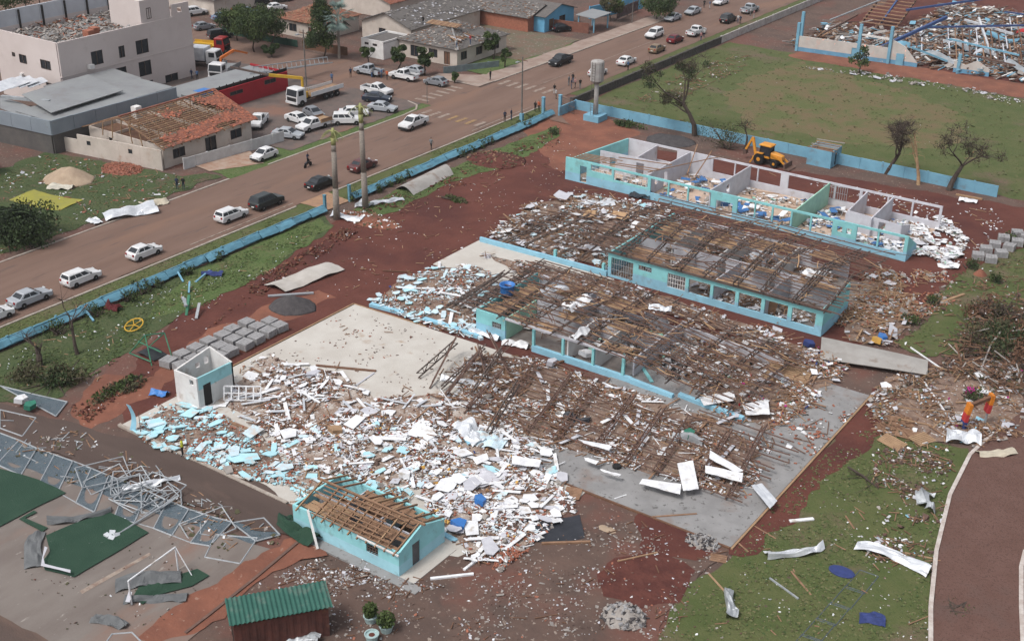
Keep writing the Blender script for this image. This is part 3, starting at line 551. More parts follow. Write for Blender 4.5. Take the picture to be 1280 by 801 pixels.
# --- water tower
wtw = thing('water_tower', 'slim grey concrete water tower with cylindrical tank on a blue plinth', 'water tower', gz(744,150))
cg_m = M('tower_concrete', (.36,.35,.34), (.3,.28,.27), 1.2, .9, c3=(.22,.19,.17), sc3=1.5, lo3=.58)
B().box(-1.3,1.3,-1.3,1.3,-.1,.9).obj('plinth', wall_blue, wtw)
def lathe(prof, n=16): return B().loft([[(r*math.cos(2*math.pi*k/n), r*math.sin(2*math.pi*k/n), z) for k in range(n)] for r, z in prof])
lathe([(.42,.85),(.36,3),(.34,5.5)]).obj('column', cg_m, wtw, None, True)
lathe([(.36,5.4),(.95,5.9),(1.0,6.0),(1.0,8.7),(.96,8.75)]).obj('tank', cg_m, wtw, None, False)
lathe([(.95,8.74),(.9,8.85),(.3,9.0)]).obj('tank_lid', cg_m, wtw, None, False)
for k in range(20): B().bar((-.25,-1.04,.9+k*.39),(.25,-1.04,.9+k*.39),.03).obj('ladder_rung', steel_d, wtw)
for s in (-.25,.25): B().bar((s,-1.04,.9),(s,-1.04,8.8),.04).obj('ladder_rail', steel_d, wtw)
# ------------------------------------------------------------ the town beyond the street
def wallg(b, p0, p1, h, t=.2, ops=(), z0=0.0, mi=0):
    "wall with openings on several storeys"
    p0 = Vector(p0); p1 = Vector(p1); d = p1-p0; L = d.length; d /= L; n = Vector((-d.y, d.x))*(t/2)
    S = sorted({0.0, L, *[min(max(q, 0), L) for o in ops for q in o[:2]]})
    for a, c in zip(S, S[1:]):
        if c-a < .01: continue
        hs_ = sorted((o[2], o[3]) for o in ops if o[0] < (a+c)/2 < o[1]); z = z0; A = p0+d*a; C = p0+d*c; q = [A-n, C-n, C+n, A+n]
        for lo, hi in hs_+[(h, h)]:
            if lo-z > .01: b.add([(*v, z) for v in q]+[(*v, lo) for v in q], B.BF, mi)
            z = hi
    return b
def window(par, face, pos, s0, s1, z0, z1, frame_m=None, pane_m=None, name='window'):
    "frame set in a south (Y) or east (X) facing opening, its pane recessed"
    f = B(); g = B(); w = .07
    P = (lambda s, dpt, z: (s, pos+dpt, z)) if face == 'S' else (lambda s, dpt, z: (pos-dpt, s, z))
    for a, c in (((s0,z0),(s1,z0)),((s0,z1),(s1,z1)),((s0,z0),(s0,z1)),((s1,z0),(s1,z1)),(((s0+s1)/2,z0),((s0+s1)/2,z1))): f.bar(P(a[0],.04,a[1]),P(c[0],.04,c[1]),w,.1)
    o = wobj(f, name, frame_m or steel_d, par)
    a = P(s0,.1,z0); c = P(s1,.14,z1)
    g.box(min(a[0],c[0]),max(a[0],c[0]),min(a[1],c[1]),max(a[1],c[1]),z0,z1)
    g.obj('pane', pane_m or glass, o); return o
def scatter_on(par, name, quad, n, mats, size=(.3,.22,.04), amp=.3, seed=0):
    "loose tiles lying on a roof slope"
    q = [Vector(p) for p in quad]; r = random.Random(seed); b = B(); nn = (q[1]-q[0]).cross(q[3]-q[0]).normalized()
    if nn.z < 0: nn = -nn
    ux = (q[1]-q[0]).normalized(); uy = nn.cross(ux)
    for _ in range(n):
        u = r.random(); v = r.random()
        if noise.noise(Vector((u*4+seed, v*4, seed))) < -amp: continue
        p = q[0]*(1-u)*(1-v)+q[1]*u*(1-v)+q[2]*u*v+q[3]*(1-u)*v+nn*(.02+r.random()*.05)
        m = Matrix((ux, uy, nn)).transposed() @ Euler((r.gauss(0,.12), r.gauss(0,.12), r.choice((0,0,r.uniform(-1,1))))).to_matrix()
        b.obox(p, (size[0]*r.uniform(.6,1.2), size[1]*r.uniform(.6,1.2), size[2]), m, r.randrange(len(mats)))
    if not b.f: return
    o = wobj(b, name, mats, par); o['kind'] = 'stuff'; return o
def house(label, x0, x1, y0, y1, h, roof, rise, wm, rm, wins=(), ev=.55, name='house', cat='house', tiles=300, tm=None, seed=1, ridge_m=None):
    T = thing(name, label, cat, (x1,y0,0))
    S = [w for w in wins if w[0] == 'S']; E_ = [w for w in wins if w[0] == 'E']
    b = B(); wallg(b, (x0,y0), (x1,y0), h, .2, [(w[1]-x0,w[2]-x0,w[3],w[4]) for w in S]); wallg(b, (x1-.1,y0+.1), (x1-.1,y1-.1), h, .2, [(w[1]-y0-.1,w[2]-y0-.1,w[3],w[4]) for w in E_])
    wallg(b, (x0+.1,y0+.1), (x0+.1,y1-.1), h); wallg(b, (x0,y1), (x1,y1), h)
    wobj(b, 'wall', wm, T)
    for w in S: window(T, 'S', y0-.1, *w[1:5], name=w[5] if len(w) > 5 else 'window', pane_m=wood_d if len(w) > 5 else None)
    for w in E_: window(T, 'E', x1, *w[1:5], name=w[5] if len(w) > 5 else 'window', pane_m=wood_d if len(w) > 5 else None)
    a, c, e, f = x0-ev, x1+ev, y0-ev, y1+ev; z = h-.02; zr = h+rise; xm, ym = (x0+x1)/2, (y0+y1)/2
    sl = []
    if roof == 'hip':
        if x1-x0 > y1-y0: k = (f-e)/2; r1, r2 = (a+k,ym,zr), (c-k,ym,zr); sl = [[(a,e,z),(c,e,z),r2,r1],[(c,e,z),(c,f,z),r2],[(c,f,z),(a,f,z),r1,r2],[(a,f,z),(a,e,z),r1]]
        else: k = (c-a)/2; r1, r2 = (xm,e+k,zr), (xm,f-k,zr); sl = [[(a,e,z),(c,e,z),r1],[(c,e,z),(c,f,z),r2,r1],[(c,f,z),(a,f,z),r2],[(a,f,z),(a,e,z),r1,r2]]
    elif roof == 'gy':
        sl = [[(c,e,z),(c,f,z),(xm,f,zr),(xm,e,zr)],[(a,f,z),(a,e,z),(xm,e,zr),(xm,f,zr)]]
        for y in (y0-.1,y1-.1): wobj(B().loft([[(x0,y,h),(x1,y,h),(xm,y,zr-.15)],[(x0,y+.2,h),(x1,y+.2,h),(xm,y+.2,zr-.15)]]), 'gable', wm, T)
    elif roof == 'gx':
        sl = [[(a,e,z),(c,e,z),(c,ym,zr),(a,ym,zr)],[(c,f,z),(a,f,z),(a,ym,zr),(c,ym,zr)]]
        for x in (x0-.1,x1-.1): wobj(B().loft([[(x,y0,h),(x,y1,h),(x,ym,zr-.15)],[(x+.2,y0,h),(x+.2,y1,h),(x+.2,ym,zr-.15)]]), 'gable', wm, T)
    elif roof == 'flat': sl = [[(x0,y0,h-.3),(x1,y0,h-.3),(x1,y1,h-.3),(x0,y1,h-.3)]]
    for i, q in enumerate(sl):
        o = wobj(B().slab(q, .1), 'roof_slope', rm, T)
        if roof != 'flat':
            q4 = q if len(q) == 4 else [q[0],q[1],q[2],q[2]]
            if tiles and i < 2: scatter_on(T, 'loose_tiles', q4, tiles, tm or [rm, clay_old, wood_d], (.4,.3,.04), .25, seed*3+i)
            R_ = [tuple(Vector(p)+V3(0,0,.05)) for p in q]
    if roof == 'hip' and ridge_m:
        r0, r3 = (sl[0][2], sl[0][3]) if len(sl[0]) == 4 else (sl[0][2], sl[1][2])
        for p, q in ((sl[0][1], r0), (r0, r3)): wobj(B().bar(Vector(p)+V3(0,0,.08), Vector(q)+V3(0,0,.08), .3, .12), 'ridge_cap', ridge_m, T)
    return T
# --- three-storey building with a stripped roof
tw = thing('apartment_building', 'three-storey beige building with debris on its stripped flat roof', 'building', (-94,18.5,0))
EW = [(24.0,26.1,5.6,7.7),(29.1,30.2,5.75,7.55),(32.4,34.8,5.6,7.75),(24.8,26.4,2.4,4.2),(27.7,30.1,2.1,4.35),(32.5,34.9,2.1,4.4),(37.4,40.0,-.0,1.3),(32.4,34.9,-.0,1.2)]
SW = [(-105.2,-104.5,6.5,7.05),(-103.5,-101.8,5.8,7.05),(-98.4,-96.1,5.75,7.05),(-100.8,-99.4,3.0,3.8),(-103.0,-102.4,3.2,3.8),(-97.8,-96.4,2.8,3.7)]
b = B(); wallg(b, (-94,18.5), (-94,43.8), 10.1, .25, [(a-18.5,c-18.5,l,h) for a,c,l,h in EW]); wallg(b, (-109,18.5), (-94.13,18.5), 10.1, .25, [(a+109,c+109,l,h) for a,c,l,h in SW])
wallg(b, (-108.9,18.65), (-108.9,43.7), 10.0); wallg(b, (-108.9,43.8), (-94.15,43.8), 10.0)
wobj(b, 'wall', beige, tw)
for q in EW: window(tw, 'E', -93.9, *q)
for q in SW: window(tw, 'S', 18.37, *q)
wobj(B().box(-108.8,-94.2,18.7,43.6,8.7,8.95), 'roof_slab', conc_grey, tw)
wobj(B().box(-94.15,-93.82,18.3,43.9,3.05+1.9,3.05+2.02), 'string_course', beige, tw)
par_m = M('white_parapet', (.5,.53,.57), (.44,.46,.5), .5, .8)
for i in range(6): wobj(B().box(-109.1,-108.85,18.4+i*4.2,18.4+i*4.2+4.15,10.0,12.4), 'parapet_panel', par_m, tw)
for i in range(6): wobj(B().box(-108.84,-108.6,18.6+i*4.2,18.85+i*4.2,9,12.2), 'parapet_post', darkm, tw)
wobj(B().box(-101.5,-94.2,34.2,40,9,13.5), 'stair_tower', beige, tw)
wobj(wallg(B(), (-94.05,40.2), (-94.05,43.6), 12.0, .3, [(1,2,10.6,11.4)], 10.1), 'parapet_panel', beige, tw)
window(tw, 'E', -94.15, 35.4, 36.2, 10.6, 12.2)
wobj(B().box(-93.8,-93.2,23.0,23.9,5.4,6.0), 'air_conditioner', white, tw)
wobj(B().box(-103.6,-103.0,18.0,18.35,3.6,4.2), 'air_conditioner', white, tw)
r8 = random.Random(8); rb = B()
for _ in range(900):
    p = (r8.uniform(-108.5,-94.6), r8.uniform(19,43), 9.0+r8.random()**2*.7)
    if p[1] > 33.8 and p[0] > -102: continue
    rb.obox(p, (r8.uniform(.15,1.3), r8.uniform(.1,.4), r8.uniform(.04,.18)), (r8.uniform(-.5,.5), r8.uniform(-.5,.5), r8.uniform(0,6.3)), r8.choice((0,0,0,0,1,2,3,4)))
o = wobj(rb, 'roof_debris', [mortar, wood_d, mortar, conc_grey, brick], tw); o['kind'] = 'stuff'
for c in ((-97.0,27.6),(-96.2,25.9)): wobj(B().box(c[0]-.9,c[0]+.5,c[1]-.5,c[1]+.6,8.95,10.3), 'chimney_stub', brick, tw)
# --- warehouse with grey metal roof
wh = thing('warehouse', 'low warehouse with grey metal roof and blue-grey fascia, one corner torn open', 'building', (-78.5,5,0))
wobj(wallg(B(), (-78.6,5.0), (-78.6,27), 2.7, .2), 'wall', M('dark_wall', (.085,.08,.078), (.11,.1,.095), .8, .9), wh)
wobj(wallg(B(), (-97,2.8), (-78.7,4.9), 2.7, .2), 'wall', bpy.data.materials['dark_wall'], wh)
for i in range(6): wobj(B().box(-78.5,-78.3,4.8+i*3.6,4.8+i*3.6+3.56,2.7,4.7-.04*i), 'fascia_panel', fascia, wh)
for i in range(5):
    a = Vector((-78.4,4.8)); d = Vector((-18.4,-2.1))/5; p = a+d*i; q = a+d*(i+.99)
    wobj(wallg(B(), q, p, 4.7, .2, (), 2.7), 'fascia_panel', fascia, wh)
wobj(B().slab([(-78.9,5.2,4.45),(-78.9,26.4,4.45),(-86.5,26.4,4.5),(-86.5,5.2,4.5)], .08), 'roof_panel', roofgrey, wh)
wobj(B().slab([gz(64,141,5.0), gz(154,113,5.0), gz(110,93,5.6), gz(27,118,5.6)], .1), 'roof_panel', roofgrey, wh)
wobj(B().slab([(-86.6,14.5,4.0),(-86.6,27,4.4),(-93,27,4.8),(-93,14.5,4.8)], .08), 'roof_panel', roofgrey, wh)
wobj(B().slab([gz(0,122,4.2), gz(24,128,4.2), gz(58,142,4.5), gz(30,147,4.4), gz(0,135,4.3)], .08), 'roof_panel', roofgrey, wh)
wobj(B().box(-96,-86.8,5.6,14,1.4,1.5), 'interior_shade', darkm, wh)  # near-black plate paints in the shade inside the torn-open corner
wobj(B().bar(gz(2,121,4.9),gz(62,127,5.2),.5,.4), 'bent_gutter', galv, wh)
for k in range(4): 
    p = gz(4+k*11,109-k*2,4.6); wobj(B().grid(lambda u, v, p=p, k=k: p+V3(-2.2+4.4*u, -1.6+3.2*v, .25*math.sin(u*7+k)+.3*v), 12, 5, .04), 'torn_roof_sheet', galv_b, wh)
# --- shop with red wall
sh = thing('shop_building', 'shop with bright red side wall and flat grey roof beside the parked trucks', 'building', (-76,31,0))
red_w = M('red_wall', (.33,.018,.028), (.29,.016,.025), .8, .6, c3=(.25,.02,.025), sc3=.6, lo3=.6)
wobj(wallg(B(), (-76,31.6), (-76,46.6), 3.0, .2, [(34.4-31.6,37-31.6,1.75,2.35),(41.6-31.6,44-31.6,1.9,2.6)]), 'red_wall', red_w, sh)
for a in ((34.4,37,1.75,2.35),(41.6,44,1.9,2.6)): window(sh, 'E', -75.9, *a, frame_m=steel_d)
for i in range(2): wobj(B().box(-78.3,-76.4,27.1+i*2.3,27.1+i*2.3+2.25,2.9,3.3), 'blue_fascia', blue_m if i else roofgrey, sh)
wobj(B().box(-84,-76.2,27.2,46.4,2.55,2.7), 'roof_slab', roofgrey, sh)
wobj(wallg(B(), (-84,46.6), (-76.1,46.6), 3.0, .2), 'side_wall', red_w, sh)
wobj(wallg(B(), (-84,27.2), (-76.1,27.2), 2.5, .2), 'side_wall', beige, sh)
for i in range(11): wobj(B().bar((-76.3,31.5+i*1.4,3.05),(-76.3,32.7+i*1.4,3.05),.1,.8).bar((-76.3,32.8+i*1.4,2.6),(-76.3,32.8+i*1.4,3.6),.12), 'black_railing', darkm, sh)
# fallen lattice mast behind it
lm = thing('fallen_lattice_mast', 'grey steel lattice mast fallen behind the red shop wall', 'mast', gz(330,95))
A_ = gz(312,92,2.9); C_ = gz(405,79,1.6)
d_ = (C_-A_); sd_ = V3(.9,1.1,.0)
for k in range(3):
    off = (V3(0,0,0), sd_, V3(.2,.6,.9))[k]; wobj(B().bar(A_+off, C_+off, .14), 'mast_chord', galv, lm)
for i in range(16):
    p = A_+d_*(i/16); q = A_+d_*((i+1)/16); wobj(B().bar(p,q+sd_,.06).bar(p+sd_,q+V3(.2,.6,.9),.06).bar(p+V3(.2,.6,.9),q,.06), 'mast_lacing', galv, lm)
# --- red-tile house with bare battens
rh = thing('tiled_house', 'cream house whose red tiled roof is half stripped to bare battens', 'house', (-62,9.5,0))
rx0, rx1, ry0, ry1, xr, zr, ze = -77.5, -62.5, 9.8, 25.5, -70.0, 5.6, 2.9
wob = [(11.4,13.4,.9,2.2),(17.0,18.9,.1,2.3),(21.6,23.6,.9,2.2)]
wobj(wallg(B(), (rx1,ry0), (rx1,ry1), ze, .2, [(a-ry0,c-ry0,l,h) for a,c,l,h in wob]), 'wall', cream, rh)
for a in wob: window(rh, 'E', rx1+.1, *a, name='door' if a[2] < .5 else 'window')
wobj(wallg(B(), (rx0,ry0+.3), (rx1-.1,ry0+.3), ze, .2, [(4,4.8,1.4,2.1),(10,10.8,1.5,2.1)]), 'wall', cream, rh)
wobj(wallg(B(), (rx0,ry1), (rx1-.1,ry1), ze), 'wall', cream, rh); wobj(wallg(B(), (rx0,ry0+.4), (rx0,ry1-.1), ze), 'wall', cream, rh)
for a in ((-66.5,ry0+.4,-66.5,ry1-.1),(-73,ry0+.4,-73,ry1-.1)): wobj(wallg(B(), a[:2], a[2:], 2.7, .14), 'partition_wall', cream, rh)
for y in (14.5,20): wobj(wallg(B(), (rx0+.1,y), (rx1-.2,y), 2.7, .14), 'partition_wall', cream, rh)
wobj(B().box(rx0+.2,rx1-.2,ry0+.5,ry1-.2,2.2,2.3), 'ceiling', wood_d, rh)
e0, e1 = rx1+.8, rx0-.8; ya, yb = 9.4, 26.2
for k in range(12):
    y = ya+.1+k*(yb-ya-.2)/11
    wobj(B().bar((e0,y,2.75),(xr,y,zr),.12,.16), 'rafter', wood, rh); wobj(B().bar((e1,y,2.75),(xr,y,zr),.12,.16), 'rafter', wood, rh)
    if k < 3 or k % 3 == 0:
        for x in (-74,-72,-68,-66): wobj(B().bar((x,y,2.4),(x+(1.2 if x > xr else -1.2)*-.3,y,2.75+(zr-2.75)*(1-abs(x-xr)/8)),.1), 'truss_strut', wood_l, rh)
for k in range(21):
    t = (k+.3)/21; x = e0+(xr-e0)*t; z = 2.75+(zr-2.75)*t+.12
    wobj(B().bar((x,ya,z),(x,yb,z),.12,.07), 'batten', wood_l if k%2 else wood, rh)
    x = e1+(xr-e1)*t
    if k > 8: wobj(B().bar((x,ya,z),(x,yb,z),.12,.07), 'batten', wood, rh)
wobj(B().bar((xr,ya,zr+.16),(xr,yb,zr+.16),.3,.16), 'ridge', clay, rh)
r9 = random.Random(3); tb_ = B()
for k in range(36):
    for j in range(58):
        t = (k+.5)/36; y = ya+(yb-ya)*(j+.5)/58; v = noise.noise(Vector((t*3.2, y*.22, 5)))+ (y-18.5)*.05-abs(t-.32)*.8+(.55 if t < .06 else 0)+(.6 if y > 25.2 else 0)
        if v+r9.gauss(0,.12) < .0: continue
        x = e0+(xr-e0)*t; z = 2.75+(zr-2.75)*t+.2+r9.random()*.05
        tb_.obox((x,y,z),(.34,.28,.05),(r9.gauss(0,.06), math.atan2(zr-2.75,e0-xr)+r9.gauss(0,.1), r9.gauss(0,.12)), r9.choice((0,0,1)))
o = wobj(tb_, 'roof_tiles', [clay, M('bright_clay_tile', (.36,.13,.075), (.29,.1,.06), 2.5, .85)], rh); o['kind'] = 'stuff'
wobj(B().box(-71.2,-70.2,12.4,13.4,4.6,6.2), 'chimney', white, rh)
yw = thing('yard_wall', 'pale rendered yard wall with small windows beside the half stripped tiled house', 'wall', (-79.7,6.5,0))
for i in range(5):
    a = Vector((-79.7,6.5)); d = Vector((17.7,2.7))/5; p = a+d*i; q = a+d*(i+.995); ops = [(1.6,2.3,1.5,2.1)] if i in (1,3) else ()
    wobj(wallg(B(), p, q, 2.75 if i else 2.0, .2, ops), 'wall_panel', cream, yw)
    if ops: wobj(B().bar((*(p+(q-p).normalized()*1.6),1.8),(*(p+(q-p).normalized()*2.3),1.8),.1,.6), 'window', glass, yw)
run_wall('pale panel fence in front of the cream tiled house', 'garden_fence', (-60.2,11.2), (-58.2,27.5), 1.5, .1, M('pale_fence', (.5,.5,.5), (.42,.41,.41), .9, .8), 9, .03, cat='fence')
# --- houses round the junction
house('cream bungalow with hipped terracotta roof beside the tall silver palm', -104, -94, 73.2, 84, 3.0, 'hip', 2.3, cream, clay_old, [('S',-101.3,-99.4,.9,2.3),('S',-96.5,-95.3,.1,2.2,'door')], seed=2, tm=[clay, clay_old, wood])
F_ = house('cream corner house with damaged grey hipped roof and veranda', -76, -63.4, 74.2, 88.4, 3.0, 'hip', 2.6, cream, tile_grey, [('S',-73.5,-71.8,.4,2.3),('S',-69.5,-67.6,.9,2.3),('S',-66.2,-64.9,.1,2.3,'door'),('E',75.2,76.8,.9,2.3),('E',79.5,81.2,.9,2.3),('E',84.4,86.2,.9,2.3)], tiles=420, tm=[tile_grey, tile_grey, tile_grey, wood_d, mortar], seed=4, ridge_m=conc_grey)
for i in range(16): wobj(B().bar((-65.5-rnd.random()*2.2,75.6+i*.32,4.15+rnd.random()*.3),(-64.2-rnd.random()*1.5,75.9+i*.34,3.72+rnd.random()*.3),.35,.05), 'exposed_board', (wood_l, wood, board_g)[i%3], F_)
for i in range(18): wobj(B().bar((-74+i*.42,79.2-i*.05,5.0+.02*i),(-73.6+i*.42,80.6-i*.06,5.45+.02*i),.3,.05), 'exposed_board', (wood_l, wood, wood)[i%3], F_)
house('white walled flat-roofed garage joined to the grey roofed corner house', -81.2, -76.2, 70.2, 77, 3.1, 'flat', 0, white, tile_grey, [('S',-80.4,-79.5,2.1,2.5),('S',-78.6,-77.6,2.1,2.5)], name='garage', cat='garage')
house('long house with grey gabled roof behind the white garage', -90, -78.5, 80.5, 101, 3.1, 'gy', 2.2, cream, tile_grey, [('S',-86,-84.4,.3,2.3)], tiles=420, tm=[tile_grey, tile_grey, tile_grey, mortar, board_g], seed=5)
house('grey roofed brick house behind the damaged corner house', -84, -68, 102, 112, 2.8, 'gx', 1.6, brick, tile_grey, tiles=350, tm=[tile_grey, tile_grey, wood_d, mortar], seed=6)
house('house with long terracotta roof behind the grey gabled house', -108, -95.5, 95, 118, 3.0, 'gy', 2.0, cream, clay, tiles=420, tm=[clay, clay_old, brick], seed=7)
house('bright blue house with grey roof behind the brick wall', -78, -65.6, 104, 114, 3.0, 'gx', 1.6, M('sky_blue_paint', (.13,.36,.55), (.11,.31,.48), .7, .8), tile_grey, [('S',-71,-69.4,.9,2.2),('E',105.5,107,.1,2.2,'door'),('E',109,111,.9,2.2)], tiles=0)
run_wall('bright blue yard wall beside the blue house', 'yard_wall', (-65,119), (-61.5,134), 2.4, .18, bpy.data.materials['sky_blue_paint'], 5)
run_wall('red brick yard wall in front of the bright blue house', 'brick_wall', (-82,104.5), (-58.6,108.4), 1.9, .2, M('brick_wall_m', (.2,.085,.06), (.15,.065,.048), 1.5, .9), 8)
cpt = thing('carport', 'small grey carport on posts beside the brick yard wall', 'carport', (-58,110,0))
for x, y in ((-58.2,109.5),(-58.2,114.5),(-61.6,109.5),(-61.6,114.5)): wobj(B().box(x-.1,x+.1,y-.1,y+.1,0,2.8), 'post', wall_blue, cpt)
wobj(B().slab([(-57.8,109,2.8),(-57.8,115,2.9),(-62,115,3.1),(-62,109,3.0)], .1), 'roof', roofgrey, cpt)
bnr = thing('banner_fence', 'dark printed banner on a frame beside the carport', 'banner', gz(772,26))
p, q = gz(771,26), gz(797,15); wobj(B().bar(p+V3(0,0,1.3),q+V3(0,0,1.3),.08,2.0), 'banner_sheet', M('dark_banner', (.07,.03,.035), (.15,.13,.13), 2.2, .7), bnr)
for t in (0,.5,1): wobj(B().bar(p+(q-p)*t,p+(q-p)*t+V3(0,0,2.6),.1), 'post', steel_d, bnr)
house('pale house with grey roof across the junction by the far trees', -140, -124, 76, 90, 3.0, 'hip', 2.0, cream, tile_grey, tiles=0, seed=9)
house('low house with bright red tiled roof beside the uprooted dark tree', -92, -78.4, -22, -4.6, 2.9, 'gx', 2.4, cream, clay, tiles=300, tm=[clay, brick], seed=11)
run_wall('grey garden railing wall along the corner house pavement', 'garden_wall', (-62.6,69.5), (-57.8,78.5), 1.1, .12, M('grey_green_fence', (.16,.2,.21), None, 1, .8), 5, cat='fence')
run_wall('low green fence along the shady garden by the side street', 'garden_fence', (-112,66.8), (-94,67.6), 1.2, .1, M('dark_green_fence', (.03,.08,.06), None, 1, .8), 7, cat='fence')
run_wall('dark timber fence beside the silver palm garden', 'garden_fence', (-92.5,67.5), (-83,68.5), 1.5, .1, wood_d, 5, cat='fence')
# --- wrecked sports hall
gy_ = thing('sports_hall', 'wrecked sports hall with low white and blue wall and collapsed roof', 'building', (-22,120.5,0))
gm = two_tone('hall_paint', (.13,.3,.45), (.5,.47,.44), .75)
wobj(wallg(B(), (-22,120.6), (-5.8,122), 2.7, .25, [(9.6,10.5,.05,1.9),(11.1,12.0,.05,1.9)]), 'front_wall', gm, gy_)
for a in (9.6,11.1):
    d = (Vector((-5.8,122))-Vector((-22,120.6))).normalized(); p = Vector((-22,120.6))+d*a; q = p+d*.9
    wobj(B().bar((*p,.95),(*q,.95),.1,1.85), 'door', wall_blue, gy_)
wobj(B().loft([[(-5.8,122,0),(-1.0,122.4,0),(-1.0,122.4,.7),(-3.4,122.2,3.2),(-5.8,122,4.2)],[(-5.8,122.3,0),(-1.0,122.7,0),(-1.0,122.7,.7),(-3.4,122.5,3.2),(-5.8,122.3,4.2)]]), 'gable_wall', gm, gy_)
wobj(B().bar((-4.6,121.88,1.0),(-3.3,121.98,1.0),.1,2.0), 'door', wall_blue, gy_)
wobj(B().loft([[(5,123.2,0),(10.8,123.8,0),(10.8,123.8,1.2),(8.6,123.6,2.4),(6.8,123.4,1.4),(5,123.2,2.0)],[(5,123.5,0),(10.8,124.1,0),(10.8,124.1,1.2),(8.6,123.9,2.4),(6.8,123.7,1.4),(5,123.5,2.0)]]), 'broken_wall', gm, gy_)
for x, y, h in ((-22.3,120.6,5.0),(-11.2,121.3,6.2),(-5.9,121.9,6.4),(-22.6,122.8,6.5),(5.8,123.3,3.2)): wobj(B().box(x-.25,x+.25,y-.25,y+.25,0,h), 'column', wall_blue, gy_)
wobj(B().bar((-11.2,121.3,4.4),(-5.9,121.9,4.2),.3,.3), 'tie_beam', white, gy_)
wobj(B().bar((-10.6,128,.4),(-2,139,5.6),.6,.5), 'roof_girder', M('royal_blue_steel', (.04,.075,.19), (.035,.06,.15), 1, .6), gy_)
rb_m = bpy.data.materials['royal_blue_steel']
for p, q, w_, m in (((3,126,1),(-2.5,122.8,3.2),.6,wall_blue),((-6,140,3),(14,150,4.5),.6,rb_m),((0,136,2.5),(13,133,2.2),.5,wall_blue),((-13,150,3.5),(2,160,6.5),.7,rb_m),((-17,146,5.5),(-18,124,5.5),.4,galv),((6,140,1.0),(1.5,147,4.6),.6,galv_b),((-2,151,3),(9,143,3.4),.7,galv_b),((5,131,1.5),(14,127,1.8),.5,rust),((-22.5,122.8,.5),(-21,146,2.2),.5,rust),((-17,148,.5),(-16,158,6.5),.5,rb_m),((9,155,2.5),(20,148,3.5),.6,galv_b),((2,163,3),(18,158,4),.5,rb_m)): wobj(B().bar(p,q,w_*.6,w_*.5), 'roof_girder', m, gy_)
for k in range(9): wobj(B().box(-20.6,-13.2,147+k*1.1,147.55+k*1.1,.7+k*.45,.82+k*.45), 'bleacher_step', wood, gy_)
for x in (-20.4,-17,-13.5): wobj(B().bar((x,146.8,.3),(x,157,4.3),.2,.5), 'bleacher_frame', rust, gy_)
for k in range(34):
    a = rnd.uniform(-6,40); c = rnd.uniform(126,170); p = V3(a,c,.6); 
    wobj(B().grid(lambda u, v, p=p, k=k: p+V3(-3+6*u*math.cos(k), -3+6*u*math.sin(k)+1.6*v, .6+.5*math.sin(u*5+k)+.4*v), 10, 3, .05), 'torn_roof_sheet', (galv, wall_blue, galv_b, red_m)[k%4 if k%7==0 else k%3], gy_)
for g_, (ox, oy, oz, dx, dy, n_) in enumerate(((2,127,.8,1.1,.25,13),(0,136,1.4,1.2,.3,14),(-8,126,.6,.9,.1,8),(14,132,1.0,1.2,.2,12),(6,150,1.6,1.2,.3,14))):
    for k in range(n_): wobj(B().bar((ox+dx*k,oy+dy*k,oz+.05*k),(ox+dx*k-3.2,oy+dy*k+9,oz+1.2+.05*k),.2,.16), 'fallen_purlin', (rust, board_g, wood, wood_d)[(k+g_)%4], gy_)
hd = B(); r5 = random.Random(5)
for _ in range(6500):
    x = r5.uniform(-25,46); y = r5.uniform(123.5,176)
    if x < -12 and y > 145: continue
    z = abs(r5.gauss(0,.55))+.05; k = r5.random()
    if k < .55: hd.obox((x,y,z),(r5.uniform(1,4.5),r5.uniform(.1,.28),r5.uniform(.06,.18)),(r5.gauss(0,.15),r5.gauss(0,.2),r5.gauss(.95,.3)),r5.choice((0,0,0,1,2,3,3,3,6,6)))
    else: hd.obox((x,y,z),(r5.uniform(.3,1.5),r5.uniform(.3,1.1),r5.uniform(.04,.2)),(r5.gauss(0,.4),r5.gauss(0,.4),r5.uniform(0,6)),r5.choice((0,0,1,2,3,3,4,6,6,6)))
o = wobj(hd, 'roof_debris', [wood, white, wall_blue, rust, board_w, rb_m, mortar], gy_); o['kind'] = 'stuff'
# ------------------------------------------------------------ vehicles
def paintm(n, c, r=.3): return M('car_paint_'+n, c, tuple(x*.9 for x in c), .8, r, c3=tuple(x*.6+q for x, q in zip(c, (.06,.035,.025))), sc3=1.6, lo3=.62)
CP = {'white': paintm('white', (.62,.62,.63)), 'silver': paintm('silver', (.34,.36,.39)), 'grey': paintm('grey', (.19,.2,.22)), 'black': paintm('black', (.016,.017,.02)), 'dark': paintm('dark_green_grey', (.03,.036,.038)), 'navy': paintm('navy', (.022,.03,.05)), 'blue': paintm('steel_blue', (.12,.17,.25)), 'maroon': paintm('maroon', (.12,.012,.018)), 'wine': paintm('dusty_wine', (.1,.035,.035)), 'brown': paintm('gold_brown', (.2,.14,.09)), 'red': paintm('red', (.26,.02,.02))}
tyre_m = black; rim_m = M('wheel_rim', (.3,.31,.32), None, 2, .35, metal=.5); lamp_m = M('headlamp', (.6,.62,.63), None, 2, .15); tail_m = M('tail_lamp', (.3,.012,.012), None, 2, .25); plast = M('black_plastic', (.02,.02,.022), None, 2, .6)
def body_loft(prof, W, shrink=.95):
    "side profile (x,z) carried across the width with rounded shoulders"
    cx = sum(p[0] for p in prof)/len(prof); zc = .55
    rg = []
    for y, s in ((-W,.90),(-W*.97,.965),(-W*.84,1),(W*.84,1),(W*.97,.965),(W,.90)):
        rg.append([(cx+(x-cx)*(1-(1-s)*.35), y, zc+(z-zc)*s if z > zc else z) for x, z in prof])
    return B().loft(rg)
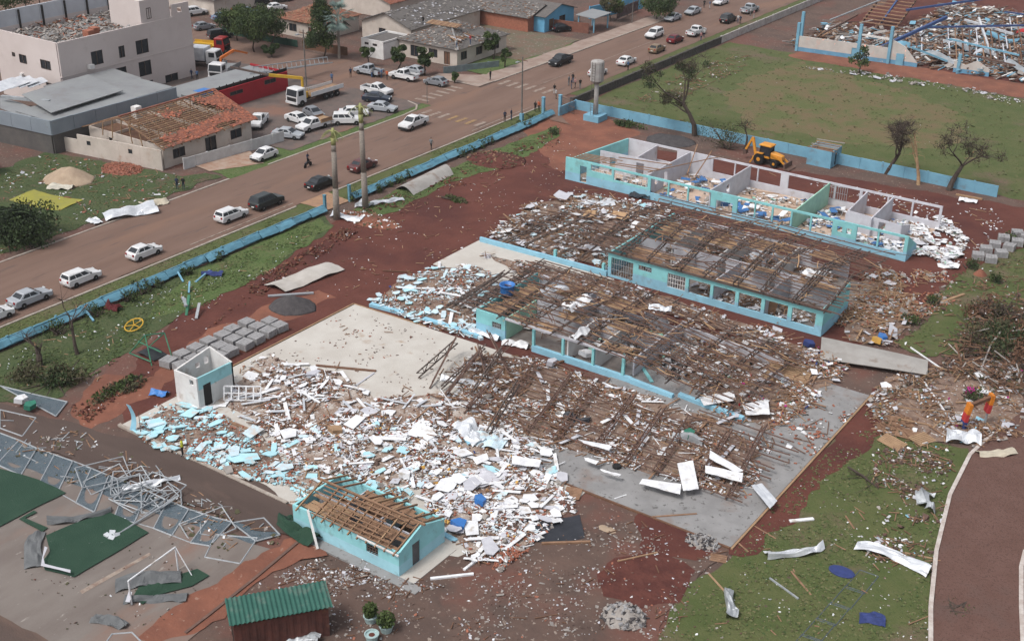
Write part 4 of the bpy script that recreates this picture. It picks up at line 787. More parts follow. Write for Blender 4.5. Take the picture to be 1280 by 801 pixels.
def cabin(b, xb0, xb1, xt0, xt1, zb, zt, W, mi=0):
    w0, w1 = W*.93, W*.74; ze = zt-.06
    A = [(xb0,-w0,zb),(xb1,-w0,zb),(xb1,w0,zb),(xb0,w0,zb)]; C = [(xt0,-w1,ze),(xt1,-w1,ze),(xt1,w1,ze),(xt0,w1,ze)]
    D = [(xt0+.12,-w1*.86,zt),(xt1-.12,-w1*.86,zt),(xt1-.12,w1*.86,zt),(xt0+.12,w1*.86,zt)]
    b.loft([A,C,D], mi); return A, C
def pane(A, C, i, s0, s1, t0, t1, out=.012):
    "window set a little proud of one face of the cabin"
    p = lambda u, v: (Vector(A[i])*(1-u)+Vector(A[(i+1)%4])*u)*(1-v)+(Vector(C[i])*(1-u)+Vector(C[(i+1)%4])*u)*v
    q = [p(s0,t0),p(s1,t0),p(s1,t1),p(s0,t1)]; n = (q[1]-q[0]).cross(q[3]-q[0]).normalized()
    return B().loft([[v+n*.002 for v in q],[v+n*out for v in q]])
def wheel_meshes(r, w):
    t = lathe([(r*.62,-w/2),(r*.93,-w/2),(r,-w*.35),(r,w*.35),(r*.93,w/2),(r*.62,w/2)], 14).mesh('tyre', tyre_m, False)
    k = lathe([(.02,-w*.52),(r*.62,-w*.46),(r*.62,w*.46),(.02,w*.52)], 10).mesh('rim', rim_m); return t, k
KD = {}   # kind -> list of (name, mesh, colour slot?, loc, rot, children)
def kind(name, L, W, prof, cab, wb, r=.31, panes=(), bed=None, ext=None):
    W /= 2; parts = []; b = body_loft(prof, W); A, C = cabin(b, *cab)
    if bed:
        x0, x1, zl, zh = bed
        for y in (-W*.93, W*.93-.07): b.box(x0,x1,y,y+.07,zl,zh)
        b.box(x0,x0+.07,-W*.93+.07,W*.93-.07,zl,zh)
        parts.append(('cargo_bed', B().box(x0+.08,x1-.02,-W*.93+.08,W*.93-.08,zl-.02,zl+.03).mesh('cargo_bed', plast), None, ()))
    me = b.mesh('body', CP['white']); parts.insert(0, ('body', me, 1, ()))
    parts.append(('windscreen', pane(A,C,1,.05,.95,.08,.92).mesh('windscreen', glass), None, ()))
    parts.append(('rear_window', pane(A,C,3,.08,.92,.2,.9).mesh('rear_window', glass), None, ()))
    for i in (0, 2):
        for s0, s1 in panes:
            s = (s0, s1) if i == 0 else (1-s1, 1-s0)
            parts.append(('side_window', pane(A,C,i,*s,.14,.88).mesh('side_window', glass), None, ()))
    t, k = wheel_meshes(r, .2)
    for x in (-wb/2, wb/2):
        for y in (-W+.06, W-.06): parts.append(('wheel', t, ('w', x, y, r), (('rim', k),)))
    xf = max(p[0] for p in prof); xr = min(p[0] for p in prof); zf = .62
    for y in (-W*.7, W*.7):
        parts.append(('headlight', B().box(xf-.1,xf+.015,y-.17,y+.17,zf,zf+.16).mesh('headlight', lamp_m), None, ()))
        parts.append(('tail_light', B().box(xr-.015,xr+.08,y-.12,y+.12,.7,.92).mesh('tail_light', tail_m), None, ()))
    parts.append(('bumper', B().box(xf-.12,xf+.05,-W*.86,W*.86,.25,.5).mesh('bumper', plast), None, ()))
    parts.append(('number_plate', B().box(xr-.03,xr,-.2,.2,.5,.62).mesh('number_plate', white), None, ()))
    for y in (-W-.06, W-.02): parts.append(('mirror', B().box(cab[1]-.35,cab[1]-.22,y,y+.1,cab[4]+.02,cab[4]+.16).mesh('mirror', plast), None, ()))
    KD[name] = parts
kind('hatch', 3.9, 1.66, [(-1.92,.3),(1.9,.3),(1.97,.5),(1.9,.72),(1.15,.9),(.9,.95),(-1.7,1.0),(-1.94,.85),(-1.98,.5)], (-1.8,1.0,-1.1,.2,.94,1.46,.83), 2.45, .3, ((.16,.46),(.5,.82)))
kind('sedan', 4.4, 1.72, [(-2.15,.3),(2.12,.3),(2.2,.5),(2.12,.7),(1.2,.88),(.95,.93),(-1.3,.98),(-2.05,.97),(-2.2,.8),(-2.22,.5)], (-1.62,1.05,-1.0,.3,.93,1.44,.86), 2.6, .31, ((.12,.46),(.5,.82)))
kind('wagon', 4.1, 1.68, [(-2.02,.3),(2.0,.3),(2.08,.5),(2.0,.74),(1.15,.92),(.95,.96),(-1.9,1.0),(-2.05,.85),(-2.08,.5)], (-2.0,1.0,-1.8,.3,.95,1.5,.84), 2.45, .3, ((.05,.3),(.33,.6),(.63,.88)))
kind('suv', 4.5, 1.84, [(-2.2,.4),(2.15,.4),(2.25,.6),(2.18,.88),(1.25,1.06),(1.0,1.1),(-2.1,1.12),(-2.24,.95),(-2.26,.6)], (-2.16,1.1,-1.9,.4,1.08,1.74,.92), 2.7, .36, ((.05,.28),(.31,.6),(.63,.87)))
kind('pickup', 5.2, 1.84, [(-2.55,.45),(2.5,.45),(2.6,.65),(2.52,.95),(1.5,1.1),(1.25,1.12),(-.6,1.12),(-.66,.82),(-2.58,.82),(-2.62,.6)], (-.7,1.35,-.5,.6,1.1,1.78,.92), 3.0, .38, ((.1,.48),(.52,.84)), bed=(-2.58,-.68,.82,1.15))
def car(kd, col, px, py, deg, label, grp='cars on the streets', cat='car', name=None, z=.7):
    p = gz(px, py, z); p.z = ZST
    T = thing(name or {'suv':'parked_suv','pickup':'pickup_truck'}.get(kd, 'car'), label, cat, p, R(deg), grp)
    for n, me, slot, ch in KD[kd]:
        o = put(n, me, T)
        if slot == 1: o.material_slots[0].link = 'OBJECT'; o.material_slots[0].material = CP[col]
        elif slot: o.location = slot[1:]; o.rotation_euler = (math.pi/2,0,0)
        for cn, cm in ch: put(cn, cm, o)
    return T
gS, gL, gF = 'cars on the main street', 'vehicles in the dark parking lot', 'cars along the far street'
for a in (('sedan','silver',37,371,90,'silver sedan behind the battered white estate on the street',gS),('wagon','white',101,346,90,'dented white estate car between the silver sedan and the white hatchback',gS),('hatch','white',180,314,90,'clean white hatchback alone on the street opposite the crumpled metal sheets',gS),
  ('wagon','white',289,268,90,'boxy old white hatchback just behind the dark green off-roader',gS),('suv','dark',333,252,90,'dark green off-roader in front of the boxy white hatchback',gS),('sedan','black',401,228,90,'black sedan on the street beside the small sandy gate apron',gS),('sedan','wine',453,206,92,'maroon sedan on the street beyond the stripped palms',gS),('hatch','white',-9,393,90,'white car just behind the silver sedan at the street end',gS),
  ('hatch','white',330,193,-88,'white hatchback on the grass verge by the pale panel fence',gL),('pickup','white',323,152,-60,'white pickup beside the red tiled house corner',gL),('sedan','silver',360,167,20,'silver sedan parked nose out beside the small flatbed truck',gL),('sedan','white',373,148,-5,'white sedan parked between the silver sedan and a dark hatchback',gL),('hatch','grey',392,141,-15,'dark grey hatchback in front of the crane truck cab',gL),
  ('suv','white',434,150,40,'white off-roader at the grass edge of the lot',gL),('sedan','white',442,140,45,'white sedan half hidden behind the white off-roader',gL),('sedan','silver',478,134,18,'pale silver sedan on the grass corner of the junction',gL),('sedan','navy',471,122,25,'dark blue sedan behind the pale silver sedan',gL),('pickup','white',471,113,5,'white double-cab pickup behind the dark blue sedan',gL),
  ('pickup','silver',461,89,182,'silver pickup parked at the kerb of the white garage',gS),('pickup','white',505,95,182,'white pickup at the kerb of the corner house garden',gS),('hatch','grey',545,102,184,'grey hatchback at the kerb beside the corner pavement',gS),('pickup','white',517,154,-88,'white pickup driving across the junction crossing',gS),
  ('pickup','black',701,76,-90,'black pickup on the street by the empty plot',gS),('suv','white',818,43,-88,'white off-roader in the middle of the far street',gF),('hatch','maroon',844,49,90,'dark red hatchback between two white vehicles on the far street',gF),('pickup','white',870,40,90,'white pickup ahead of the dark red hatchback',gF),('hatch','brown',821,61,92,'gold-brown hatchback behind the dark red one',gF),('sedan','white',783,76,92,'white sedan on the street beside a lone pedestrian at the stone wall',gF),
  ('hatch','white',747,90,92,'white hatchback partly hidden behind the water tower tank',gF),('sedan','silver',841,22,-90,'silver sedan parked by the round bush',gF),('sedan','silver',866,14,-90,'silver sedan parked at the kerb ahead of its twin by the round bush',gF),('sedan','white',901,2,-90,'white sedan at the kerb in the far street beyond the silver sedans',gF),('suv','black',910,24,92,'black off-roader by the painted white wall',gF),('pickup','silver',937,12,88,'silver pickup among pedestrians by the painted white wall',gF),
  ('suv','white',244,15,75,'white off-roader beside the three-storey building',gF),('sedan','blue',278,21,75,'steel blue sedan behind the garden trees',gF),('wagon','blue',311,15,70,'steel blue estate car beside the garden trees',gF),('hatch','white',346,9,70,'white hatchback beyond the terracotta bungalow',gF),('suv','navy',294,6,70,'dark blue off-roader beside a person in orange',gF),('suv','black',322,2,70,'black off-roader parked beyond the steel blue estate',gF),('suv','black',275,44,70,'black off-roader at the shady garden fence',gF),('hatch','grey',255,33,75,'grey hatchback half behind the three-storey building corner',gF),('sedan','black',352,-2,70,'black sedan beyond the white hatchback by the terracotta bungalow',gF),('pickup','white',268,5,75,'white pickup between the dark blue off-roader and the white one',gF),('hatch','silver',517,88,182,'silver hatchback in the corner house driveway behind the white pickup',gF),('hatch','black',703,35,60,'black car under the grey carport',gF)):
    car(*a[:6], a[5+1] if len(a) > 6 else gS)
# --- trucks
def truck_cab(T, col, x0=2.2, L=1.9, W=1.2, z0=.55, z1=2.75):
    b = B(); b.loft([[(x0,-W,z0),(x0+L,-W,z0),(x0+L,W,z0),(x0,W,z0)],[(x0,-W,1.7),(x0+L,-W,1.7),(x0+L,W,1.7),(x0,W,1.7)],[(x0,-W*.95,z1-.1),(x0+L-.25,-W*.95,z1-.1),(x0+L-.25,W*.95,z1-.1),(x0,W*.95,z1-.1)],[(x0+.1,-W*.85,z1),(x0+L-.4,-W*.85,z1),(x0+L-.4,W*.85,z1),(x0+.1,W*.85,z1)]])
    o = b.obj('cab', col, T)
    B().loft([[(x0+L+.01,-W*.9,1.62),(x0+L+.01,W*.9,1.62),(x0+L-.21,W*.86,2.55),(x0+L-.21,-W*.86,2.55)],[(x0+L+.03,-W*.9,1.62),(x0+L+.03,W*.9,1.62),(x0+L-.19,W*.86,2.55),(x0+L-.19,-W*.86,2.55)]]).obj('windscreen', glass, o)
    for s in (-1,1): B().box(x0+.5,x0+L-.35,s*W*1.0-.02 if s < 0 else W*.99,-W*.97 if s < 0 else W+.02,1.7,2.45).obj('side_window', glass, o)
    B().box(x0+L,x0+L+.05,-W*.8,W*.8,.85,1.4).obj('grille', plast, o); B().box(x0+L-.1,x0+L+.12,-W*1.02,W*1.02,.45,.8).obj('bumper', plast if col is not CP['white'] else col, o)
    for s in (-.9,.9): B().box(x0+L+.1,x0+L+.14,s-.18,s+.18,.52,.7).obj('headlight', lamp_m, o)
TT, TK = wheel_meshes(.5, .3)
def truck_wheels(T, xs, W=1.15):
    for x in xs:
        for y in (-W, W):
            o = put('wheel', TT, T, (x,y,.5), (math.pi/2,0,0)); put('rim', TK, o)
def between(a, c, z=.0): p = gz(*a,z); q = gz(*c,z); return (p+q)/2, math.atan2(q.y-p.y, q.x-p.x)
c_, an = between((428,109),(358,130), .8); c_.z = ZST
yel = M('crane_yellow', (.55,.33,.03), (.45,.27,.03), 1.5, .5)
ct = thing('crane_truck', 'white flatbed truck with folded yellow crane arm and a man standing on its bed', 'truck', c_, an, gL)
truck_cab(ct, CP['white'], 3.0); truck_wheels(ct, (3.9,-1.2,-2.4,-3.6))
B().box(-4.9,4.6,-.45,.45,.6,.95).obj('chassis', plast, ct); B().box(-5.0,2.0,-1.25,1.25,1.05,1.3).obj('flatbed', M('bed_boards', (.3,.19,.12), (.2,.13,.09), 2, .9), ct)
for s in (-1.27,1.22): B().box(-5.0,2.0,s,s+.05,1.1,1.75).obj('bed_side', CP['white'], ct)
for k in range(6): B().bar((2.1,-1.1+k*.44,1.2),(2.1,-1.1+k*.44,2.4),.05).obj('headboard_bar', yel, ct)
B().box(2.2,2.9,-.8,.8,1.0,1.9).obj('crane_base', yel, ct); B().tube((2.5,0,1.8),(2.5,0,4.0),.22,.2,8).obj('crane_column', yel, ct)
inv = Matrix.Rotation(-an,3,'Z')
P1 = V3(2.5,0,3.9); P2 = inv@(gz(336,94,4.7)-c_); P3 = inv@(gz(288,84,5.6)-c_)
B().bar(P1,P2,.34,.42).obj('crane_boom', yel, ct); B().bar(P2,P3,.24,.28).obj('crane_jib', steel_d, ct)
c_, an = between((410,152),(372,163), .6); c_.z = ZST
ft = thing('flatbed_truck', 'small white flatbed pickup with timber sides beside the silver sedan', 'truck', c_, an, gL)
for n, me, slot, chd in KD['pickup']:
    if n == 'cargo_bed': continue
    o = put(n, me, ft)
    if slot and slot != 1: o.location = slot[1:]; o.rotation_euler = (math.pi/2,0,0)
    for cn, cm in chd: put(cn, cm, o)
B().box(-2.9,-.75,-1.0,1.0,.95,1.22).obj('timber_bed', wood_l, ft)
for s in (-1.0,.95): B().box(-2.9,-.75,s,s+.05,1.2,1.5).obj('bed_side', wood, ft)
def box_truck(px, py, deg, label, box_m, box=True, arm=None, cab='white'):
    p = gz(px,py,.8); p.z = ZST; T = thing('truck', label, 'truck', p, R(deg), gL); truck_cab(T, CP[cab], 1.5); truck_wheels(T, (2.4,-1.4,-2.5))
    B().box(-3.3,3.0,-.45,.45,.6,.95).obj('chassis', plast, T)
    if box: B().box(-3.4,1.2,-1.25,1.25,1.0,3.1).obj('cargo_box', box_m, T)
    else:
        B().box(-3.4,1.2,-1.25,1.25,1.0,1.25).obj('flatbed', box_m, T)
        for s in (-1.25,1.2): B().box(-3.4,1.2,s,s+.05,1.2,1.7).obj('bed_side', box_m, T)
    if arm:
        B().tube((1.0,0,1.2),(1.0,0,3.2),.2,.2,8).obj('crane_column', arm, T); B().bar((1.0,0,3.2),(-.6,1.6,4.2),.35,.4).obj('crane_boom', arm, T); B().bar((-.6,1.6,4.2),(-3.2,2.6,3.2),.28,.3).obj('crane_jib', arm, T)
    return T
ora = M('crane_orange', (.6,.16,.03), (.5,.13,.03), 1.5, .5)
box_truck(252,76,20,'white lorry with pale cargo box backed against the three-storey building', galv_b)
box_truck(281,90,-70,'white lorry with raised orange loader arm behind the red shop', roofgrey, False, ora)
box_truck(262,60,20,'red lorry with yellow flatbed beside the white cargo lorry', yel, False, None, 'red')
mc = thing('motorcycle', 'motorcycle with a seated rider crossing the street', 'motorcycle', gz(385,209), R(100))
for x in (-.62,.62): put('wheel', wheel_meshes(.3,.1)[0], mc, (x,0,.3), (math.pi/2,0,0))
B().bar((-.6,0,.55),(.35,0,.72),.26,.24).bar((.35,0,.7),(.62,0,.3),.08).bar((.3,-.35,1.0),(.3,.35,1.0),.05).bar((.4,0,.7),(.3,0,1.0),.06).obj('frame', CP['black'], mc)
# --- backhoe loader
jp, ja = between((945,202),(975,209), 0)
jy = M('machine_yellow', (.62,.27,.03), (.52,.22,.03), 1.5, .5, c3=(.35,.18,.06), sc3=1.3, lo3=.6)
jb = thing('backhoe_loader', 'yellow backhoe loader with raised rear arm beside the boundary wall', 'digger', jp, ja)
BT, BK = wheel_meshes(.78, .45); FT, FK = wheel_meshes(.55, .38); rimy = jy
def rimmed(r, w): return lathe([(.02,-w*.54),(r*.6,-w*.47),(r*.6,w*.47),(.02,w*.54)], 10).mesh('rim', jy)
for (x, me, r, w, ys) in ((-1.0,BT,.78,.45,.85),(1.25,FT,.55,.38,.85)):
    km = rimmed(r, w)
    for s in (-1,1): o = put('wheel', me, jb, (x,s*ys,r), (math.pi/2,0,0)); put('rim', km, o)
B().box(-1.7,2.0,-.42,.42,.6,1.1).obj('chassis', plast, jb)
B().loft([[(.45,-.5,1.05),(2.15,-.45,1.0),(2.15,.45,1.0),(.45,.5,1.05)],[(.45,-.5,1.75),(2.1,-.42,1.5),(2.1,.42,1.5),(.45,.5,1.75)],[(.5,-.42,1.85),(1.95,-.35,1.6),(1.95,.35,1.6),(.5,.42,1.85)]]).obj('bonnet', jy, jb)
B().box(-1.15,.4,-.7,.7,1.0,1.25).obj('cab_floor', jy, jb)
for s in (-1,1): B().bar((-1.5,s*.88,1.62),(-.45,s*.88,1.62),.5,.08).obj('mudguard', jy, jb)
for x in (-1.1,.38):
    for s in (-.66,.66): B().bar((x,s,1.2),(x*.92,s*.95,2.62),.09).obj('cab_pillar', plast, jb)
B().box(-1.05,.34,-.62,.62,1.28,2.55).obj('cab_glass', glass, jb)
B().loft([[(-1.25,-.74,2.6),(.55,-.74,2.6),(.55,.74,2.6),(-1.25,.74,2.6)],[(-1.25,-.74,2.72),(.55,-.74,2.72),(.55,.74,2.72),(-1.25,.74,2.72)],[(-1.1,-.6,2.82),(.4,-.6,2.82),(.4,.6,2.82),(-1.1,.6,2.82)]]).obj('cab_roof', jy, jb)
for s in (-.55,.55): B().bar((.6,s,1.6),(1.9,s,1.15),.14,.22).bar((1.9,s,1.15),(2.9,s,.45),.14,.22).obj('loader_arm', jy, jb)
B().loft([[(2.8,-1.1,.1),(3.6,-1.1,.08),(3.55,-1.1,.16),(3.0,-1.1,.25),(2.95,-1.1,.9),(2.75,-1.1,.85)],[(2.8,1.1,.1),(3.6,1.1,.08),(3.55,1.1,.16),(3.0,1.1,.25),(2.95,1.1,.9),(2.75,1.1,.85)]]).obj('front_bucket', rust, jb)
B().box(-1.95,-1.7,-.95,.95,.5,1.0).obj('rear_frame', jy, jb)
for s in (-.9,.9): B().bar((-1.85,s,.8),(-2.2,s*1.15,.08),.16).obj('stabiliser', jy, jb)
B().bar((-1.9,0,.9),(-2.6,.1,3.2),.24,.34).obj('boom', jy, jb); B().bar((-2.6,.1,3.2),(-3.6,.3,1.3),.22,.28).obj('dipper', jy, jb); B().bar((-2.0,.0,1.5),(-2.8,.2,2.7),.1).obj('hydraulic_ram', galv, jb)
B().loft([[(-3.5,-.05,1.35),(-3.9,-.05,1.2),(-3.8,-.05,.65),(-3.35,-.05,.75)],[(-3.5,.6,1.35),(-3.9,.6,1.2),(-3.8,.6,.65),(-3.35,.6,.75)]]).obj('rear_bucket', rust, jb)
# ------------------------------------------------------------ people
def person_mesh(pose):
    J = {'pelvis':(0,0,.95),'chest':(0,.0,1.25),'neck':(0,.01,1.48),'head':(.0,.03,1.6),'crown':(0,.02,1.72)}
    rad = {'pelvis':.135,'chest':.155,'neck':.058,'head':.092,'crown':.07}
    E_ = [('pelvis','chest'),('chest','neck'),('neck','head'),('head','crown')]
    st = {'stand':(0,0),'walk':(.22,-.2),'talk':(.04,-.03)}[pose]
    for s, n, dy in ((-1,'l',st[0]),(1,'r',st[1])):
        J.update({n+'hip':(s*.09,0,.9),n+'knee':(s*.1,dy*.6+.02,.5),n+'ankle':(s*.1,dy*1.2,.09),n+'toe':(s*.11,dy*1.2+.15,.04),n+'sh':(s*.18,0,1.42),n+'elb':(s*.24,-dy*.4,1.13),n+'wr':(s*.24,-dy*.8+(.2 if pose == 'talk' else .05),.88 if pose != 'talk' else 1.12),n+'hand':(s*.23,-dy+(.28 if pose == 'talk' else .07),.78 if pose != 'talk' else 1.16)})
        rad.update({n+'hip':.095,n+'knee':.062,n+'ankle':.045,n+'toe':.045,n+'sh':.07,n+'elb':.046,n+'wr':.034,n+'hand':.042})
        E_ += [('pelvis',n+'hip'),(n+'hip',n+'knee'),(n+'knee',n+'ankle'),(n+'ankle',n+'toe'),('chest',n+'sh'),(n+'sh',n+'elb'),(n+'elb',n+'wr'),(n+'wr',n+'hand')]
    ks = list(J); me = bpy.data.meshes.new('sk'); me.from_pydata([J[k] for k in ks], [(ks.index(a), ks.index(c)) for a, c in E_], [])
    ob = bpy.data.objects.new('sk', me); COL.objects.link(ob); md = ob.modifiers.new('s', 'SKIN'); ob.modifiers.new('d', 'SUBSURF').levels = 1
    for i, k in enumerate(ks): me.skin_vertices[0].data[i].radius = (rad[k], rad[k]*.85); me.skin_vertices[0].data[i].use_root = (k == 'pelvis')
    dg = bpy.context.evaluated_depsgraph_get(); out = bpy.data.meshes.new_from_object(ob.evaluated_get(dg)); bpy.data.objects.remove(ob)
    out.name = 'person'; out.materials.clear()
    for _ in range(4): out.materials.append(skin_m)
    for p in out.polygons:
        c = p.center; p.use_smooth = True
        arm = abs(c.x) > .17 and c.z < 1.2
        p.material_index = 3 if c.z > 1.66 or c.z < .1 or (c.z > 1.54 and c.y < -.02) else 0 if c.z > 1.47 or (arm and c.z < 1.05) or (pose == 'talk' and abs(c.x) > .17 and c.y > .15) else 1 if c.z > .93 or arm else 2
    return out
skin_m = M('skin', (.34,.2,.14), None, 3, .6); hair_m = M('dark_hair', (.02,.016,.013), None, 3, .7)
PM = {k: person_mesh(k) for k in ('stand','walk','talk')}
CL = {n: M('cloth_'+n, c, None, 3, .9) for n, c in (('navy',(.025,.035,.07)),('black',(.015,.015,.016)),('white',(.5,.5,.5)),('grey',(.17,.18,.19)),('orange',(.5,.12,.05)),('denim',(.06,.09,.16)),('lime',(.5,.52,.05)),('blue',(.09,.16,.3)),('khaki',(.2,.16,.1)),('red',(.35,.03,.04)),('pink',(.4,.2,.2)))}
def person(px, py, rz, top, low, label, pose='stand', z=0.0, h=1.0, grp='people about the street'):
    p = gz(px, py, z); p.z += (ZST if z == 0 else 0)
    o = put('person', PM[pose], None, p, (0,0,R(rz))); o.scale = (h,h,h)
    for i, m in enumerate((skin_m, CL[top], CL[low], hair_m)): o.material_slots[i].link = 'OBJECT'; o.material_slots[i].material = m
    return tag(o, label, 'person', grp)
for a in ((222,238,20,'navy','navy','person in dark blue beside the driveway planks'),(230,238,200,'black','navy','person in black facing the one in dark blue by the driveway'),(631,153,60,'navy','black','person in a navy top at the roadside by the blue fence'),(639,151,-80,'navy','denim','person in navy beside the fence wall, next to another in navy'),(539,188,10,'grey','black','person in grey walking alone on the street beyond the junction','walk'),
  (613,101,90,'black','black','person in black standing on the corner pavement'),(669,141,0,'black','black','person in black by the blue gate post'),(673.5,140,180,'orange','black','person in an orange top by the blue gate post'),(693,119,30,'black','white','person with long white trousers at the drive entrance'),(695,125,-60,'white','black','person in a white top at the drive entrance'),(711,108,90,'grey','grey','person all in grey on the street by the drive'),
  (719,111,140,'pink','black','person in a pale pink top in the group by the water tower','talk'),(725,112,240,'black','grey','person in black in the group by the water tower'),(716,105,0,'black','denim','person in black and denim behind the group by the water tower'),(785,89,80,'blue','black','lone person in blue beside the white sedan'),(880,11,30,'black','black','person in black at the far kerb by the silver sedans'),(887,12,100,'blue','white','person in blue and white at the far kerb'),
  (925,31,0,'navy','black','person in navy behind the black off-roader'),(922,30,200,'white','denim','person in a white top beside the black off-roader'),(938,21,90,'white','grey','person in white beside the silver pickup'),(942,24,270,'pink','white','person in pale clothes behind the silver pickup'),(876,52,60,'pink','denim','person in pink beside the white pickup on the far street'),(880,48,20,'white','navy','person in white and navy beside the white pickup on the far street'),
  (438.5,98,60,'navy','black','person in navy beside the silver pickup tailgate'),(465,98,90,'white','blue','person in white and blue between the two kerbside pickups'),(477,99,120,'blue','denim','person in blue denim between the two kerbside pickups'),(484,101,200,'orange','black','person in an orange shirt beside the white kerbside pickup','talk'),(290,21,100,'orange','orange','person in orange overalls beside the steel blue cars'),
  (229,571,140,'lime','black','rescuer in a lime vest searching the cyan rubble','talk'),(714,112,300,'navy','denim','person in navy and denim at the edge of the group by the water tower'),(240,100,0,'navy','navy','person in navy beside the lorries','walk'),(247,101,50,'blue','black','person in blue beside the lorries')):
    person(*a[:6], a[6] if len(a) > 6 else 'stand')
person(415,104,40,'blue','denim','man in a blue shirt standing on the crane truck bed','stand', 1.35); person(385,206,-80,'navy','black','rider in dark clothes on the motorcycle','talk', .28)
person(529,32,40,'black','black','man in black standing on the grey gabled roof','stand', 4.6); person(571,60,100,'white','denim','man in white working on the damaged hipped roof corner','talk', 3.5); person(588,56,160,'red','denim','man in a red cap top working on the damaged hipped roof','talk', 4.0)
# ------------------------------------------------------------ trees and plants
def branch(b, p, d, L, r, depth, tips, rg, spread=.6, up=.15, n=5):
    q = p; segs = 3
    for s in range(segs):
        d2 = (d+V3(rg.gauss(0,.16), rg.gauss(0,.16), rg.gauss(0,.1)+up*.3)).normalized(); e = q+d2*(L/segs); r2 = r*(1-.18)
        b.tube(q, e, r, r2, n, 0, depth == 0 or s == segs-1); q = e; r = r2; d = d2
        if depth > 0 and s > 0 and rg.random() < .5:
            dd = (d+V3(rg.gauss(0,spread), rg.gauss(0,spread), rg.gauss(up,.3))).normalized(); branch(b, q, dd, L*rg.uniform(.4,.65), r*.55, depth-1, tips, rg, spread, up, 4)
    if depth > 0:
        for _ in range(rg.choice((2,3))):
            dd = (d+V3(rg.gauss(0,spread), rg.gauss(0,spread), rg.gauss(up,.3))).normalized(); branch(b, q, dd, L*rg.uniform(.5,.8), r*.65, depth-1, tips, rg, spread, up, 4)
    else: tips.append(q)
def leaf_cloud(b, c, rad, n, size, rg, mi):
    for _ in range(n):
        v = V3(rg.gauss(0,1), rg.gauss(0,1), rg.gauss(0,1)).normalized()*rg.random()**.45
        p = Vector(c)+V3(v.x*rad[0], v.y*rad[1], v.z*rad[2]); m = Euler((rg.uniform(0,6.3), rg.uniform(0,6.3), rg.uniform(0,6.3))).to_matrix(); s = size*rg.uniform(.6,1.4)
        b.face([p+m@V3(-s*.5,0,0), p+m@V3(0,-s*.28,0), p+m@V3(s*.5,0,.05*s), p+m@V3(0,s*.28,0)], mi)
def tree(px, py, label, h, rad, clumps=14, nl=120, mats=None, name='tree', seed=1, trunk_r=.16, size=.34, conic=False, grp='garden trees'):
    rg = random.Random(seed); T = thing(name, label, 'tree', gz(px,py), 0, grp); b = B(); tips = []
    branch(b, V3(0,0,-.1), V3(rg.gauss(0,.05),rg.gauss(0,.05),1), h*.42, trunk_r, 2, tips, rg, .7, .3); b.obj('trunk', bark, T)
    f = B(); mats = mats or [leafA, leafB]
    for k in range(clumps):
        t = rg.random(); a = rg.uniform(0,6.28); rr_ = rad*rg.random()**.5*((1-t)*.9+.1 if conic else math.sin(max(.25,t)*2.6)**.6 if t < .98 else .4); zc = h*(.18 if conic else .38)+t*h*(.8 if conic else .52)
        leaf_cloud(f, (rr_*math.cos(a), rr_*math.sin(a), zc), (rad*.42,rad*.42,rad*.34), nl, size, rg, k % len(mats))
    f.obj('crown', mats, T); return T
for i, a in enumerate(((318,66,'broad leafy garden tree behind the green fence',8.0,4.0,34),(297,52,'smaller leafy tree left of the broad garden tree by the steel blue cars',6.5,3.2,24),(338,58,'round leafy tree between the broad garden tree and terracotta bungalow',7.2,3.2,26),(461,84,'slim young tree in front of the white garage wall',4.2,1.1,9),(497,88,'young street tree at the corner house garden by the white pickup',4.6,1.4,11),(531,95,'bushy young tree in the corner house garden beside its door',5.0,1.5,12),(617,75,'bushy tree at the right corner of the grey roofed house',5.0,1.6,12),(631,85,'small thin tree on the grass by the corner pavement',3.6,.9,8),
  (821,25,'large round dark bush at the far kerb',5.0,3.4,22),(763,27,'round olive tree beside the dark banner',4.6,2.2,16),(568,104,'low clipped shrub at the end of the corner garden railing',1.8,.9,7),(340,72,'low shrub in the shady garden by the side street',2.2,1.3,8))):
    tree(*a[:6], nl=170, size=.38, seed=20+i, mats=[leafA, leafB] if i != 9 else [leafD, leafA])
tree(404,74,'tall dark conifer beside the silver palm', 10.5, 3.0, 40, 190, [leafB, leafB, leafA], 'conifer', 41, conic=True)
for i, (px, py) in enumerate(((28,26),(55,22),(78,18),(100,16),(122,12),(12,30))): tree(px, py, 'dark tree in the row behind the three-storey building', 8.5, 3.4, 16, 110, [leafB, leafA], 'tree', 60+i, grp='trees behind the three-storey building')
tree(1073,93,'dark wind-torn bush against the sports hall wall',4.6,1.9,10,90,[leafB, leafA],'bush',77); 
sp = thing('fan_palm', 'tall silver fan palm above the terracotta bungalow garden', 'palm', gz(424,74), 0); b = B(); b.path([V3(0,0,-.1),V3(.1,0,4),V3(0,.1,7.4)], [.24,.2,.18], 8); b.obj('trunk', palm_t, sp)
f = B(); rg = random.Random(9)
for k in range(46):
    a = rg.uniform(0,6.28); el = rg.uniform(-.7,1.3); d = V3(math.cos(a)*math.cos(el), math.sin(a)*math.cos(el), math.sin(el)); p0 = V3(0,0.1,7.4); p1 = p0+d*rg.uniform(1.2,2.0); sdv = d.cross(V3(0,0,1)).normalized()
    for j in range(-4,5): q = p1+(d*.95+sdv*j*.2).normalized()*1.6+V3(0,0,-.35-.05*abs(j)); f.face([p1, (p1+q)/2+sdv*.1, q, (p1+q)/2-sdv*.1], k % 2)
    f.bar(p0, p1, .05, .05, 0)
f.obj('crown', [leafS, M('foliage_silver_dark', (.11,.16,.14), None, 1, .7)], sp)
